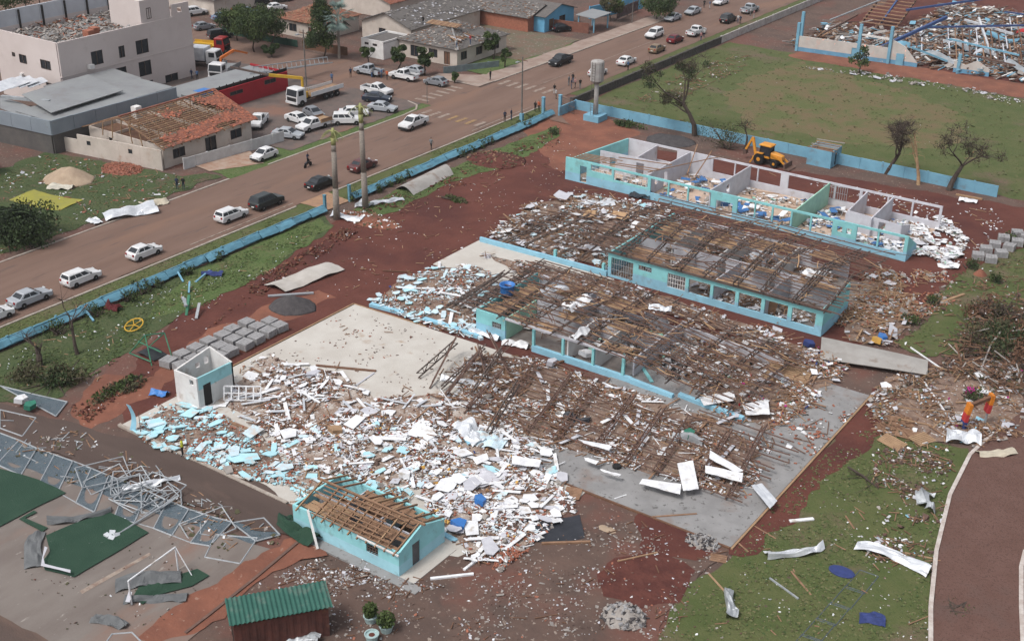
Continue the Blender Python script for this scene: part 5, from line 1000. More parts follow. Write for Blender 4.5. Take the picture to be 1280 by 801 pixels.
def stripped_palm(px, py, h, label, lean, seed):
    T = thing('stripped_palm', label, 'palm', gz(px,py), 0, 'stripped palms at the small gate'); rg = random.Random(seed); t = V3(lean,0,h)
    B().path([V3(0,0,-.1), V3(lean*.4,0,h*.35), V3(lean*.8,0,h*.75), t*.82], [.42,.34,.3,.27], 10).obj('trunk', palm_t, T, None, True)
    B().path([t*.82, t*.9, t], [.28,.3,.16], 8).obj('crownshaft', palm_g, T, None, True)
    for k in range(5):
        a = k*1.3+rg.random(); f = B(); p = t*.97; pts = [p+V3(math.cos(a)*s*1.5, math.sin(a)*s*1.5, .5*s-1.3*s*s) for s in (0,.33,.66,1.0)]; f.path(pts, [.07,.05,.04,.02], 4)
        for i in range(9):
            q = pts[1]+(pts[3]-pts[1])*(i/9); sdv = V3(-math.sin(a), math.cos(a), 0)
            for s in (-1,1): f.face([q, q+sdv*s*.16+V3(0,0,-.1), q+sdv*s*.34+V3(0,0,-.32), q+sdv*s*.12+V3(0,0,-.16)])
        f.obj('frond', palm_g, T)
stripped_palm(421,274,11.2,'stripped palm trunk with a yellow-green stub beside the small gate',.1,1); stripped_palm(457,260,13.0,'taller stripped palm trunk standing by the curved pale roof sheet',-.2,2)
def bare_tree(px, py, label, h, r, seed, spread=.7, depth=3, foliage=0, lean=(0,0), m=bark, name='broken_tree', fm=None, up=.2, grp='broken trees'):
    rg = random.Random(seed); T = thing(name, label, 'tree', gz(px,py), 0, grp); b = B(); tips = []
    branch(b, V3(0,0,-.1), V3(lean[0],lean[1],1).normalized(), h*.45, r, depth, tips, rg, spread, up, 7); b.obj('trunk', m, T)
    for t in tips[:6]:
        if rg.random() < .35: B().tube(t, t+V3(rg.gauss(0,.2),rg.gauss(0,.2),.35), .09, .02, 5).obj('splintered_stub', bark_l, T)
    tw_ = B()
    for t in tips:
        for _ in range(9):
            e = t+V3(rg.gauss(0,.55),rg.gauss(0,.55),rg.gauss(.2,.45)); tw_.tube(t, e, .028, .014, 3); tw_.tube(e, e+V3(rg.gauss(0,.4),rg.gauss(0,.4),rg.gauss(.05,.3)), .014, .005, 3)
    tw_.obj('twigs', m, T)['kind'] = 'stuff'
    if foliage:
        f = B()
        for t in tips:
            if rg.random() < .6: leaf_cloud(f, t, (.8,.8,.5), foliage, .26, rg, rg.randrange(2))
        if f.f: f.obj('crown', fm or [leafD, leafB], T)
    return T
bare_tree(868,170,'large wind-torn tree with sparse leaves behind the back classrooms',11.5,.42,5,.8,3,70,(.12,.1))
bare_tree(1107,217,'bare broken tree leaning over the blue wall right of the outhouse',8.0,.36,6,.65,3,0,(.35,.2)); bare_tree(1186,238,'bare dark spreading tree near the end of the blue wall',8.0,.42,8,.85,3,20,(.05,.1),fm=[leafD,leafD])
bare_tree(1148,231,'pale stripped trunk snapped between two bare trees',8.5,.28,11,.4,1,0,(.03,0),bark_l); bare_tree(97,443,'slim dark bare trunk rising from the dark lawn beside the fence',7.2,.2,12,.35,1,0,(-.02,0),grp='broken trees on the dark lawn'); bare_tree(49,458,'short split stump on the dark lawn with a brush heap at its foot',4.2,.36,13,.5,1,0,(-.06,0),grp='broken trees on the dark lawn')
bare_tree(930,186,'dark leafy tree leaning beside the backhoe arm',4.2,.22,14,.8,2,0,(.1,.1))
def foliage_heap(name, label, cat, px, py, rad, n, mats, seed, size=.3, trunk=None, grp=None):
    rg = random.Random(seed); T = thing(name, label, cat, gz(px,py), 0, grp); f = B()
    for k in range(10): leaf_cloud(f, (rg.gauss(0,rad[0]*.45), rg.gauss(0,rad[1]*.45), rad[2]*.5), (rad[0]*.4,rad[1]*.4,rad[2]*.55), n//10, size, rg, k % len(mats))
    f.v = [(x,y,max(z,.03)) for x,y,z in f.v]; f.obj('foliage', mats, T)
    b = B(); 
    for k in range(9): a = rg.uniform(0,6.3); b.tube((rg.gauss(0,.3),rg.gauss(0,.3),.1), (math.cos(a)*rad[0]*.95, math.sin(a)*rad[1]*.95, rg.uniform(.1,rad[2])), .09, .025, 5)
    b.obj('branches', bark, T); return T
foliage_heap('uprooted_tree', 'uprooted dark leafy tree lying over the street verge beside the yellow sheet', 'tree', 10,302, (4.4,4.4,3.8), 4600, [leafK, leafB, leafK, leafB], 31, .34)
up_ = bpy.data.objects['uprooted_tree']; rg = random.Random(55)
for k in range(18):
    a = rg.uniform(0,6.28); Lf = rg.uniform(3.2,4.8); f = B(); p0 = V3(rg.gauss(0,.6),rg.gauss(0,.6),3.4); pts = [p0+V3(math.cos(a)*Lf*t, math.sin(a)*Lf*t, 1.4*t-3.4*t*t) for t in (0,.25,.5,.75,1)]; f.path(pts, [.07,.06,.05,.03,.01], 4); sdv = V3(-math.sin(a), math.cos(a), 0)
    for i in range(26):
        t = i/26*3.99; q = pts[int(t)].lerp(pts[int(t)+1], t % 1)
        for s in (-1,1): f.face([q, q+sdv*s*.3+V3(0,0,-.12), q+sdv*s*.75+V3(0,0,-.5), q+sdv*s*.2+V3(0,0,-.25)])
    f.obj('frond', leafK if k % 3 else leafB, up_)
foliage_heap('fallen_foliage', 'dark mass of torn foliage against the blue wall by the backhoe', 'foliage', 908,186, (3.4,1.6,3.6), 1500, [leafB, leafD], 32, .2)
foliage_heap('brush_heap', 'heap of torn brush at the foot of the split stump', 'brush', 70,478, (3.2,3.4,1.2), 1700, [leafD, leafB, leafD], 33)
foliage_heap('brush_heap', 'long row of wilted branches on the red earth below the white hut', 'brush', 150,488, (1.3,3.6,.5), 900, [leafD, leafA], 34)
foliage_heap('brush_heap', 'wide heap of brown torn brush beyond the coloured slide', 'brush', 1258,430, (3.6,5.4,1.8), 2600, [leafD, wood_d, leafB], 35)
foliage_heap('brush_heap', 'brown uprooted brush beside the right-hand brick rubble', 'brush', 1252,398, (3.0,2.0,1.5), 1100, [wood_d, leafD, bark], 36)
foliage_heap('brush_heap', 'small green branch lying on the dark red soil by the curved roof sheet', 'brush', 566,250, (2.0,.8,.35), 420, [leafD, leafA], 37)
foliage_heap('brush_heap', 'leafy creeper at the foot of the boundary wall near the water tower', 'brush', 782,158, (2.6,1.2,.9), 700, [leafA, leafB], 38)
sh_n = 0
for i, (px, py, s) in enumerate(((179,366,1.5),(162,376,1.3),(235,342,1.1),(274,325,1),(197,358,1),(120,395,1.4),(70,418,1.5),(442,251,1.2),(472,240,1.2),(484,233,1),(497,228,1.1),(510,222,1.1),(576,196,1.1),(588,190,1),(602,184,1),(611,180,1.1),(656,160,1.3),(667,154,1.2))):
    foliage_heap('shrub', 'small dark clipped shrub in the row behind the blue fence', 'shrub', px, py, (.75*s,.75*s,.95*s), 260, [leafB, leafA], 100+i, .22, grp='shrubs along the blue fence')
for i, (px, py, s, l) in enumerate(((694,168,1.1,'round shrub on the bright lawn near the school drive'),(1165,380,1.2,'dark shrub beside the timber rubble right of the middle block'),(1139,405,1.1,'dark shrub near the coloured toys by the timber rubble'),(1212,335,1.2,'dark shrub in front of the far grey paver stacks'),(1244,352,1.2,'dark shrub beside a red ant mound by the paver stacks'),(1264,300,1,'green shrub among the far grey paver stacks'),(1215,500,1.6,'dark bush behind the coloured slide'),(1195,760,1.5,'faint green weed patch on the brown paving kerb'))):
    foliage_heap('shrub', l, 'shrub', px, py, (.8*s,.8*s,.9*s if i < 7 else .12), 300, [leafB, leafA], 140+i, .22)
for i, (px, py, l) in enumerate(((463.5,777,'potted plant with spiky leaves in a pale pot'),(483,789,'bushy potted plant in a pale blue pot'),(465,800,'empty pale blue pot of dry soil beside two potted plants'))):
    T = thing('potted_plant', l, 'plant', gz(px,py), 0, 'potted plants'); lathe([(.3,0),(.36,.05),(.46,.5),(.5,.52),(.5,.58),(.42,.58),(.4,.48)], 14).obj('pot', M('pot_glaze%d'%i, (.36,.47,.47), (.3,.4,.4), 2, .5), T); lathe([(.4,.46),(.02,.5)], 14).obj('soil', soil, T)
    if i < 2:
        f = B(); leaf_cloud(f, (0,0,1.0), (.5+.15*i,.5+.15*i,.55), 420, .26, random.Random(i), 0); f.obj('foliage', [leafA], T)
# poles
def pole(px, py, h, label, arm=True, r=.13):
    T = thing('utility_pole', label, 'pole', gz(px,py), 0, 'street poles'); B().tube((0,0,-.1),(0,0,h),r,r*.7,8).obj('shaft', M('pole_grey', (.17,.155,.145), (.12,.11,.1), 2, .9), T)
    if arm: B().bar((-.9,0,h-.5),(.9,0,h-.5),.1).obj('crossarm', wood_d, T); B().bar((0,0,h-.9),(.2,-1.4,h-.4),.07).obj('lamp_arm', galv, T); B().box(.05,.4,-1.9,-1.3,h-.5,h-.35).obj('lamp_head', galv, T)
pole(652,151,9.5,'tall street lamp pole standing by the blue fence near the junction'); B().box(-.25,.25,-.25,.25,0,1.1).obj('base_sleeve', wall_blue, bpy.data.objects['utility_pole'])
pole(383,108,9.0,'slim dark utility pole beside the crane truck'); pole(840,10,8,'dark utility pole by the round bush'); pole(790,30,6,'short post beside the dark banner', False, .08); pole(534,130,3.2,'bent street sign pole on the grass corner island', False, .06)
# ------------------------------------------------------------ wreckage
def inside(p, poly):
    c = False; n = len(poly)
    for i in range(n):
        a = poly[i]; b = poly[i-1]
        if (a[1] > p[1]) != (b[1] > p[1]) and p[0] < (b[0]-a[0])*(p[1]-a[1])/(b[1]-a[1])+a[0]: c = not c
    return c
def sampler(poly, rg):
    xs = [p[0] for p in poly]; ys = [p[1] for p in poly]
    while True:
        p = (rg.uniform(min(xs),max(xs)), rg.uniform(min(ys),max(ys)))
        if inside(p, poly): return p
def shard(b, c, sx, sy, t, rot, rg, mi, k=4):
    "irregular broken slab"
    m = Euler(rot).to_matrix(); c = Vector(c); pts = []
    for i in range(k):
        a = 2*math.pi*(i+.5)/k+rg.uniform(-.3,.3); f = rg.uniform(.75,1.15); pts.append(V3(sx*.68*f*math.cos(a), sy*.68*f*math.sin(a), 0))
    b.add([c+m@(p-V3(0,0,t/2)) for p in pts]+[c+m@(p+V3(0,0,t/2)) for p in pts], [tuple(range(k))[::-1], tuple(range(k,2*k))]+[(i,(i+1)%k,k+(i+1)%k,k+i) for i in range(k)], mi)
def rubble(name, label, poly, n, pal, seed, h=.3, z0=.1, cl=.26, grp=None, dirn=None, scale=1.0, gap=-.03):
    "uncountable small wreckage: pal = [(material, kind, weight)]"
    rg = random.Random(seed); b = B(); ms = []; W = []
    for m, k, w in pal:
        if m not in ms: ms.append(m)
        W.append(w)
    for _ in range(n):
        x, y = sampler(poly, rg); d = noise.noise(Vector((x*cl, y*cl, seed)))
        if d < gap and rg.random() < .88: continue
        m, k, w = rg.choices(pal, W)[0]; mi = ms.index(m); z = z0+rg.random()**1.6*h*(1+d); az = rg.uniform(0,6.28) if dirn is None else dirn+rg.gauss(0,.5)
        s = scale*math.exp(rg.gauss(-.08,.42))
        if k == 'chip': shard(b, (x,y,z+.02), .2*s*rg.uniform(.6,1.6), .14*s*rg.uniform(.6,1.6), .04, (rg.gauss(0,.3),rg.gauss(0,.3),az), rg, mi)
        elif k == 'board': shard(b, (x,y,z+.05), .55*s*rg.uniform(.6,1.6), .35*s*rg.uniform(.6,1.4), .03, (rg.gauss(0,.13),rg.gauss(0,.13),az), rg, mi)
        elif k == 'lump': shard(b, (x,y,z+.05), .3*s, .22*s, .1*s, (rg.gauss(0,.4),rg.gauss(0,.4),az), rg, mi)
        elif k == 'brick': b.obox((x,y,z+.04), (.24,.14,.1), (rg.gauss(0,.4),rg.gauss(0,.4),az), mi)
        elif k == 'stick': b.obox((x,y,z+.06), (rg.uniform(.5,1.6)*s,.07,.045), (rg.gauss(0,.1),rg.gauss(0,.12),az), mi)
        elif k == 'rod': b.obox((x,y,z+.1), (rg.uniform(1,3.5)*s,.05,.05), (rg.gauss(0,.1),rg.gauss(0,.12),az), mi)
    o = b.obj(name, ms); return tag(o, label, 'rubble', grp, 'stuff')
POOL = {}
def pool(kind):
    if kind in POOL: return POOL[kind]
    rg = random.Random(hash(kind) % 1000 if False else len(kind)*7+3); out = []
    for k in range(9):
        b = B()
        if kind in ('broken_board', 'large_sheet'): shard(b, (0,0,0), rg.uniform(.9,1.7), rg.uniform(.6,1.05), .02, (0,0,0), rg, 0, rg.choice((4,4,5,6)))
        elif kind == 'wall_fragment': shard(b, (0,0,0), rg.uniform(.7,1.6), rg.uniform(.45,.9), .07, (0,0,0), rg, 0, rg.choice((4,5,6)))
        elif kind == 'long_board': L = rg.uniform(1.6,3.2); w_ = rg.uniform(.22,.45); b.add([(-L/2,-w_/2,0),(L/2,-w_*.4,0),(L/2*.94,w_/2,0),(-L/2*.97,w_*.55,0),(-L/2,-w_/2,.03),(L/2,-w_*.4,.03),(L/2*.94,w_/2,.03),(-L/2*.97,w_*.55,.03)], B.BF)
        else: L = rg.uniform(1.4,3.4); b.obox((0,0,0), (L,rg.uniform(.1,.18),.06))
        out.append(b.mesh(kind, board_w))
    POOL[kind] = out; return out
def strew(kind, label, grp, poly, n, mats, seed, z0=.14, h=.45, tilt=.2, dirn=None, cat='debris', s=1.0):
    "single larger pieces one can pick out"
    rg = random.Random(seed); pl = pool(kind)
    for _ in range(n):
        x, y = sampler(poly, rg); me = rg.choice(pl); o = put(kind, me, None, (x,y,z0+.12+rg.random()**1.5*h), (rg.gauss(0,tilt),rg.gauss(0,tilt),rg.uniform(0,6.28) if dirn is None else dirn+rg.gauss(0,.45)))
        k = s*rg.uniform(.75,1.2); o.scale = (k,k,1); o.material_slots[0].link = 'OBJECT'; o.material_slots[0].material = rg.choice(mats); tag(o, label, cat, grp)
Z = {'cyan': [(168,545),(195,505),(258,512),(330,548),(375,582),(372,612),(310,600),(240,575),(190,560)], 'w1': [(258,500),(300,462),(335,440),(355,455),(425,468),(470,500),(560,492),(640,520),(660,560),(500,545),(345,548)], 'w2': [(330,545),(470,520),(600,540),(690,560),(705,600),(600,600),(520,612),(440,600),(370,585)], 'w3': [(520,610),(600,590),(700,600),(720,640),(640,700),(590,705),(550,660)], 'w4': [(380,585),(440,598),(520,620),(500,640),(430,625),(375,640),(370,600)], 'blueback': [(462,380),(500,350),(545,334),(590,332),(625,348),(630,375),(596,392),(590,425),(540,412)], 'mid': [(606,296),(660,258),(720,240),(760,250),(845,262),(800,300),(757,340),(660,315)], 'gap': [(600,318),(760,352),(1000,425),(985,435),(800,385),(640,345)], 'slab': [(560,470),(600,440),(670,450),(900,525),(965,560),(935,630),(890,615),(680,560),(600,525)], 'pad': [(330,445),(443,384),(600,440),(560,490),(470,498),(425,466)], 'court': [(10,690),(120,640),(300,690),(220,780),(60,790)], 'verge': [(1110,432),(1150,395),(1200,345),(1290,320),(1290,440),(1180,455)], 'lawnedge': [(1090,562),(1195,558),(1172,690),(1075,725),(1095,650)], 'bank': [(85,510),(190,470),(330,345),(430,285),(450,290),(340,360),(215,440),(110,530)], 'palmbank': [(400,305),(450,262),(560,215),(690,165),(700,180),(560,245),(440,300)], 'right': [(870,425),(960,415),(1030,440),(1060,465),(1010,512),(960,545),(900,522),(850,470)], 'timber': [(1045,400),(1075,348),(1110,340),(1130,370),(1150,395),(1110,435),(1060,430)], 'bbend': [(1095,312),(1135,275),(1175,272),(1210,300),(1190,338),(1160,322),(1125,320)], 'east': [(1085,505),(1110,468),(1180,455),(1280,440),(1290,545),(1225,560),(1150,560),(1100,548)], 'brickdust': [(600,705),(640,670),(665,640),(700,640),(660,690),(625,715)], 'yard': [(330,700),(560,735),(760,640),(900,690),(840,800),(420,800)], 'frontin': [(600,395),(640,340),(860,395),(960,440),(900,500),(790,455)], 'lawnr': [(905,705),(985,615),(1085,515),(1190,560),(1172,700),(1160,800),(840,800)], 'lawnl': [(0,450),(240,345),(400,280),(330,350),(210,420),(120,480),(0,490)], 'soil': [(330,360),(560,230),(700,170),(740,190),(690,240),(600,300),(440,375)], 'back': [(950,215),(1240,262),(1270,300),(1180,340),(1180,290),(1000,230)], 'field': [(735,135),(900,70),(1000,75),(1260,130),(1250,235),(900,160)], 'fieldedge': [(790,130),(840,100),(900,75),(940,70),(925,90),(850,125)], 'hallrow': [(1000,85),(1100,100),(1210,118),(1280,135),(1280,128),(1200,108),(1090,92)], 'town': [(0,200),(70,195),(230,215),(250,235),(170,262),(60,300),(0,320)], 'fence': [(0,520),(60,520),(110,545),(300,640),(360,680),(280,690),(120,620),(0,570)], 'under': [(290,745),(420,690),(560,735),(420,760)], 'nw': [(1080,345),(1180,335),(1200,375),(1150,400),(1100,360)], 'slabr': [(975,500),(1080,505),(1000,590),(930,560)]}
Z = {k: [tuple(p) for p in G2(v)] for k, v in Z.items()}
bw = board_w
dust = M('rubble_dust', (.3,.235,.195), (.2,.13,.1), .9, .95, c3=(.42,.37,.33), sc3=.5, lo3=.5, bump=.6, bsc=6, c4=(.55,.54,.53), sc4=3.5, lo4=.6)
dust_d = M('brown_rubble_dust', (.17,.11,.085), (.24,.17,.13), .9, .95, c3=(.12,.075,.06), sc3=.5, lo3=.52, bump=.6, bsc=6, c4=(.42,.4,.38), sc4=3.5, lo4=.62)
for nm_, zn_, z_, m_ in (('cyan',)*2+(.107,dust_d),('w1',)*2+(.108,dust),('w2',)*2+(.109,dust),('w3',)*2+(.11,dust),('w4',)*2+(.111,dust),('blueback',)*2+(.112,dust_d),('slab',)*2+(.128,dust_d),('right',)*2+(.13,dust_d),('mid',)*2+(.1,dust_d),('timber',)*2+(.098,dust_d),('east',)*2+(.1,dust_d),('gap',)*2+(.113,dust_d)):
    c_ = sum((Vector(p) for p in Z[zn_]), Vector((0,0)))/len(Z[zn_]); layer('rubble_bed', [tuple(c_+(Vector(p)-c_)*.93) for p in Z[zn_]], m_, .35, len(nm_)+5, z_)
rubble('small_rubble', 'cyan plaster chips and brick rubble beside the brown path', Z['cyan'], 4200, [(frag_b,'chip',3),(frag_l,'chip',1),(frag_b,'board',1.2),(brick,'brick',2),(mortar,'lump',2),(white,'chip',1),(wood_d,'stick',.5)], 1, .12, scale=.7)
rubble('small_rubble', 'white splinters and brown laths below the pale concrete pad', Z['w1'], 5600, [(bw,'chip',3),(bw,'board',1.6),(bw,'stick',1.4),(wood,'stick',2),(wood_d,'stick',1),(mortar,'chip',1.5),(board_g,'board',.6),(frag_l,'chip',.5),(brick,'brick',.9),(earth,'lump',1.6)], 2, .14, scale=.66)
rubble('small_rubble', 'dense white board litter with ochre and grey scraps in front of the slab', Z['w2'], 7600, [(bw,'chip',3),(bw,'board',2.2),(bw,'stick',1),(board_g,'board',1),(wood,'stick',1.3),(mortar,'lump',1.4),(yellow_b,'lump',.35),(frag_l,'board',.5),(black,'chip',.6),(wood_l,'board',.3),(navy,'chip',.25),(red_m,'chip',.12),(brick,'brick',.8),(earth,'lump',1.5),(wood_d,'stick',1)], 3, .17, scale=.66)
rubble('small_rubble', 'white and lilac wreckage heaped beside the toilet block', Z['w3'], 5200, [(bw,'chip',3),(bw,'board',2.4),(bw,'stick',1.5),(board_g,'board',1),(wood,'stick',.7),(mortar,'lump',1.2),(yellow_b,'lump',.3),(frag_l,'board',.4),(black,'chip',.5),(brick,'brick',1.2),(earth,'lump',1.4),(wood_d,'stick',.6)], 4, .18, scale=.66)
rubble('small_rubble', 'cyan and red scraps behind the toilet block roof', Z['w4'], 1100, [(frag_b,'chip',2),(frag_b,'board',1.2),(bw,'chip',1.5),(mortar,'lump',1),(wood,'stick',1),(red_m,'chip',.35),(wood_l,'stick',.5),(brick,'brick',.6)], 5, .3)
rubble('small_rubble', 'pale blue wall chips behind the concrete pad', Z['blueback'], 3000, [(frag_l,'chip',2),(frag_b,'chip',1),(frag_l,'board',1),(bw,'chip',1.6),(bw,'stick',.8),(mortar,'lump',1.2),(brick,'brick',1),(wood,'stick',1.2),(navy,'chip',.2),(earth,'lump',1)], 6, .16, scale=.7)
rubble('small_rubble', 'mixed laths, boards and blue scraps behind the low blue wall', Z['mid'], 3400, [(wood,'stick',3.4),(wood_l,'stick',1.2),(wood_d,'stick',1),(bw,'chip',2.2),(bw,'board',.9),(frag_l,'chip',1.6),(board_g,'board',.8),(mortar,'lump',1.4),(rust,'rod',.5),(frag_b,'board',.3)], 7, .55)
rubble('small_rubble', 'narrow strip of rubble between the middle and front blocks', Z['gap'], 1500, [(mortar,'lump',2.5),(wood,'stick',2.2),(bw,'chip',1.6),(brick,'brick',.8),(board_g,'board',.8),(wood_d,'stick',1)], 8, .3)
rubble('small_rubble', 'brown laths and white flakes under the collapsed frame on the slab', Z['slab'], 6000, [(wood,'stick',2.6),(wood_d,'stick',1.2),(bw,'chip',3.2),(bw,'stick',1),(bw,'board',.5),(board_g,'chip',1),(mortar,'lump',.9),(brick,'brick',.7),(wood_l,'stick',.8)], 9, .12, scale=.85)
rubble('small_rubble', 'timber, clothes and brick litter right of the front block', Z['right'], 3600, [(wood,'stick',2.8),(wood_l,'stick',1.6),(bw,'chip',2.4),(bw,'board',.6),(brick,'brick',1.4),(mortar,'lump',1.2),(board_g,'board',.6),(navy,'chip',.4),(magenta,'chip',.14),(red_m,'chip',.16),(green_m,'chip',.25),(frag_l,'chip',.6)], 10, .4)
rubble('small_rubble', 'pale timber and brick rubble right of the middle block', Z['timber'], 2300, [(wood_l,'stick',3),(wood,'stick',2.6),(brick,'brick',2),(bw,'chip',1.2),(board_g,'board',.5),(mortar,'lump',1),(frag_l,'chip',.5)], 11, .5)
rubble('small_rubble', 'white boards spilling from the open end of the back block', Z['bbend'], 1500, [(bw,'board',3),(bw,'chip',2.4),(board_g,'board',.8),(mortar,'lump',.8),(wood,'stick',.6),(brick,'brick',.5),(mint,'board',.3)], 12, .3)
rubble('small_rubble', 'brown mixed litter round the coloured slide', Z['east'], 2800, [(wood,'stick',2.6),(wood_d,'stick',2),(wood_l,'stick',1),(bw,'chip',1.8),(mortar,'lump',1.6),(board_g,'board',.5),(blue_p,'chip',.4),(magenta,'chip',.12),(yellow_b,'chip',.16),(leafD,'chip',1.6)], 13, .3, .02)
rubble('small_rubble', 'orange brick rubble beside the dark tarpaulin', Z['brickdust'], 1000, [(brick,'brick',4),(mortar,'lump',1),(bw,'chip',.6)], 14, .25, .02)
rubble('small_rubble', 'sparse pale stones on the brown front yard', Z['yard'], 2400, [(mortar,'chip',3),(earth,'chip',2),(board_g,'chip',.7),(bw,'chip',.25),(wood_d,'stick',.2),(brick,'chip',.4)], 15, .03, .05, .3, None, None, .6)
rubble('small_rubble', 'grey stony litter round the green roofed container', Z['under'], 1300, [(mortar,'chip',3),(board_g,'chip',1.4),(bw,'chip',.4),(wood_d,'stick',.4),(earth,'chip',2)], 16, .05, .05, .3, None, None, .7)
rubble('small_rubble', 'books, boards and splinters on the front block floor', Z['frontin'], 2400, [(wood,'stick',2.4),(wood_d,'stick',1.4),(bw,'chip',2),(bw,'board',1),(board_g,'board',.8),(black,'lump',.7),(mortar,'lump',1.2),(wood_l,'stick',1),(mint,'board',.15)], 17, .5)
rubble('small_rubble', 'scattered white flecks on the right-hand lawn', Z['lawnr'], 900, [(bw,'chip',1),(mortar,'chip',2.4),(earth,'chip',3),(wood,'stick',.25),(board_g,'chip',.8)], 18, .02, .03, .3, None, None, .5)
rubble('small_rubble', 'scattered white flecks on the dark lawn by the fence', Z['lawnl'], 420, [(bw,'chip',2.4),(board_g,'chip',1),(wood_l,'stick',.9),(frag_l,'chip',.6)], 19, .02, .03, .3, None, None, .5)
rubble('small_rubble', 'sparse crumbs on the dark red soil', Z['soil'], 420, [(bw,'chip',1.4),(wood_l,'stick',1),(mortar,'chip',1.4),(wood_d,'stick',.7)], 20, .02, .03, .3, None, None, .55)
rubble('small_rubble', 'white litter behind the back block along the drive', Z['back'], 420, [(bw,'chip',2),(board_g,'chip',1),(wood_l,'stick',.6),(mortar,'chip',1)], 21, .03, .03)
rubble('small_rubble', 'tiny specks of litter across the sports field', Z['field'], 90, [(bw,'chip',1),(leafB,'chip',2),(wood,'stick',.3)], 22, .02, .1, .35, None, None, .5)
rubble('small_rubble', 'pale litter heaped along the dark stone wall', Z['fieldedge'], 700, [(bw,'chip',.9),(mortar,'chip',2),(wood,'stick',2),(leafD,'chip',4),(wood_d,'stick',2.5)], 23, .3, .03)
rubble('small_rubble', 'row of pale rubble along the edge of the sports field', Z['hallrow'], 800, [(bw,'chip',2.2),(mortar,'lump',2.4),(leafB,'chip',2),(board_g,'board',.6)], 24, .25, .03)
rubble('small_rubble', 'broken roof tiles and litter on the grass plot by the street', Z['town'], 700, [(clay,'chip',2.6),(bw,'chip',1.2),(wood,'stick',1),(mortar,'chip',1.4),(board_g,'chip',.6)], 25, .06, .06)
rubble('small_rubble', 'litter tangled in the fallen wire fence', Z['fence'], 900, [(mortar,'chip',2),(wood,'stick',1),(bw,'chip',1),(leafD,'chip',2.4),(galv,'stick',.8)], 26, .12, .03)
rubble('small_rubble', 'timber shreds on the soil beside the back block corner', Z['nw'], 700, [(wood_l,'stick',2),(brick,'brick',2),(mortar,'lump',1.2),(bw,'chip',1)], 27, .1, .03)
rubble('small_rubble', 'brick crumbs on the grey slab edge', Z['slabr'], 380, [(brick,'brick',2.4),(mortar,'chip',1.6),(bw,'chip',1),(wood_d,'stick',.5)], 28, .06, .12)
rubble('small_rubble', 'brown crumbs strewn over the pale concrete pad', Z['pad'], 420, [(wood_d,'chip',2),(brick,'chip',1.4),(earth,'chip',2.4),(mortar,'chip',1),(wood,'stick',.5)], 29, .02, .1, .4, None, None, .6, .02)
rubble('small_rubble', 'leaves and crumbs on the sports court', Z['court'], 260, [(earth,'chip',2),(mortar,'chip',1),(leafD,'chip',1.4),(bw,'chip',.4)], 30, .02, .14, .3, None, None, .5, 0)
rubble('small_rubble', 'brown twigs and litter on the verge before the brush heaps', Z['verge'], 1300, [(wood_d,'stick',2),(leafD,'chip',3),(earth,'lump',2),(mortar,'chip',1.2),(wood,'stick',1),(bw,'chip',.7)], 31, .12, .05, .3, None, None, .8, 0)
rubble('small_rubble', 'band of mixed litter between the lawn and the brown paving', Z['lawnedge'], 1300, [(wood,'stick',1.2),(wood_d,'stick',1),(earth,'lump',2.4),(mortar,'chip',1.8),(bw,'chip',1.2),(board_g,'board',.3),(leafD,'chip',1.6),(blue_p,'chip',.2)], 32, .1, .05, .3, None, None, .8, .02)
rubble('small_rubble', 'clods and torn roots along the red bank below the dark lawn', Z['bank'], 1200, [(fresh_soil,'lump',3),(earth_red,'lump',2),(leafD,'chip',1.4),(wood_d,'stick',.8),(bw,'chip',.4)], 33, .08, .04, .3, None, None, .6, .0)
rubble('small_rubble', 'clods, roots and litter along the soil bank beyond the palms', Z['palmbank'], 1300, [(fresh_soil,'lump',3),(earth_red,'lump',2),(leafD,'chip',2),(wood,'stick',1),(wood_d,'stick',1),(bw,'chip',.6)], 34, .1, .04, .3, None, None, .65, .0)
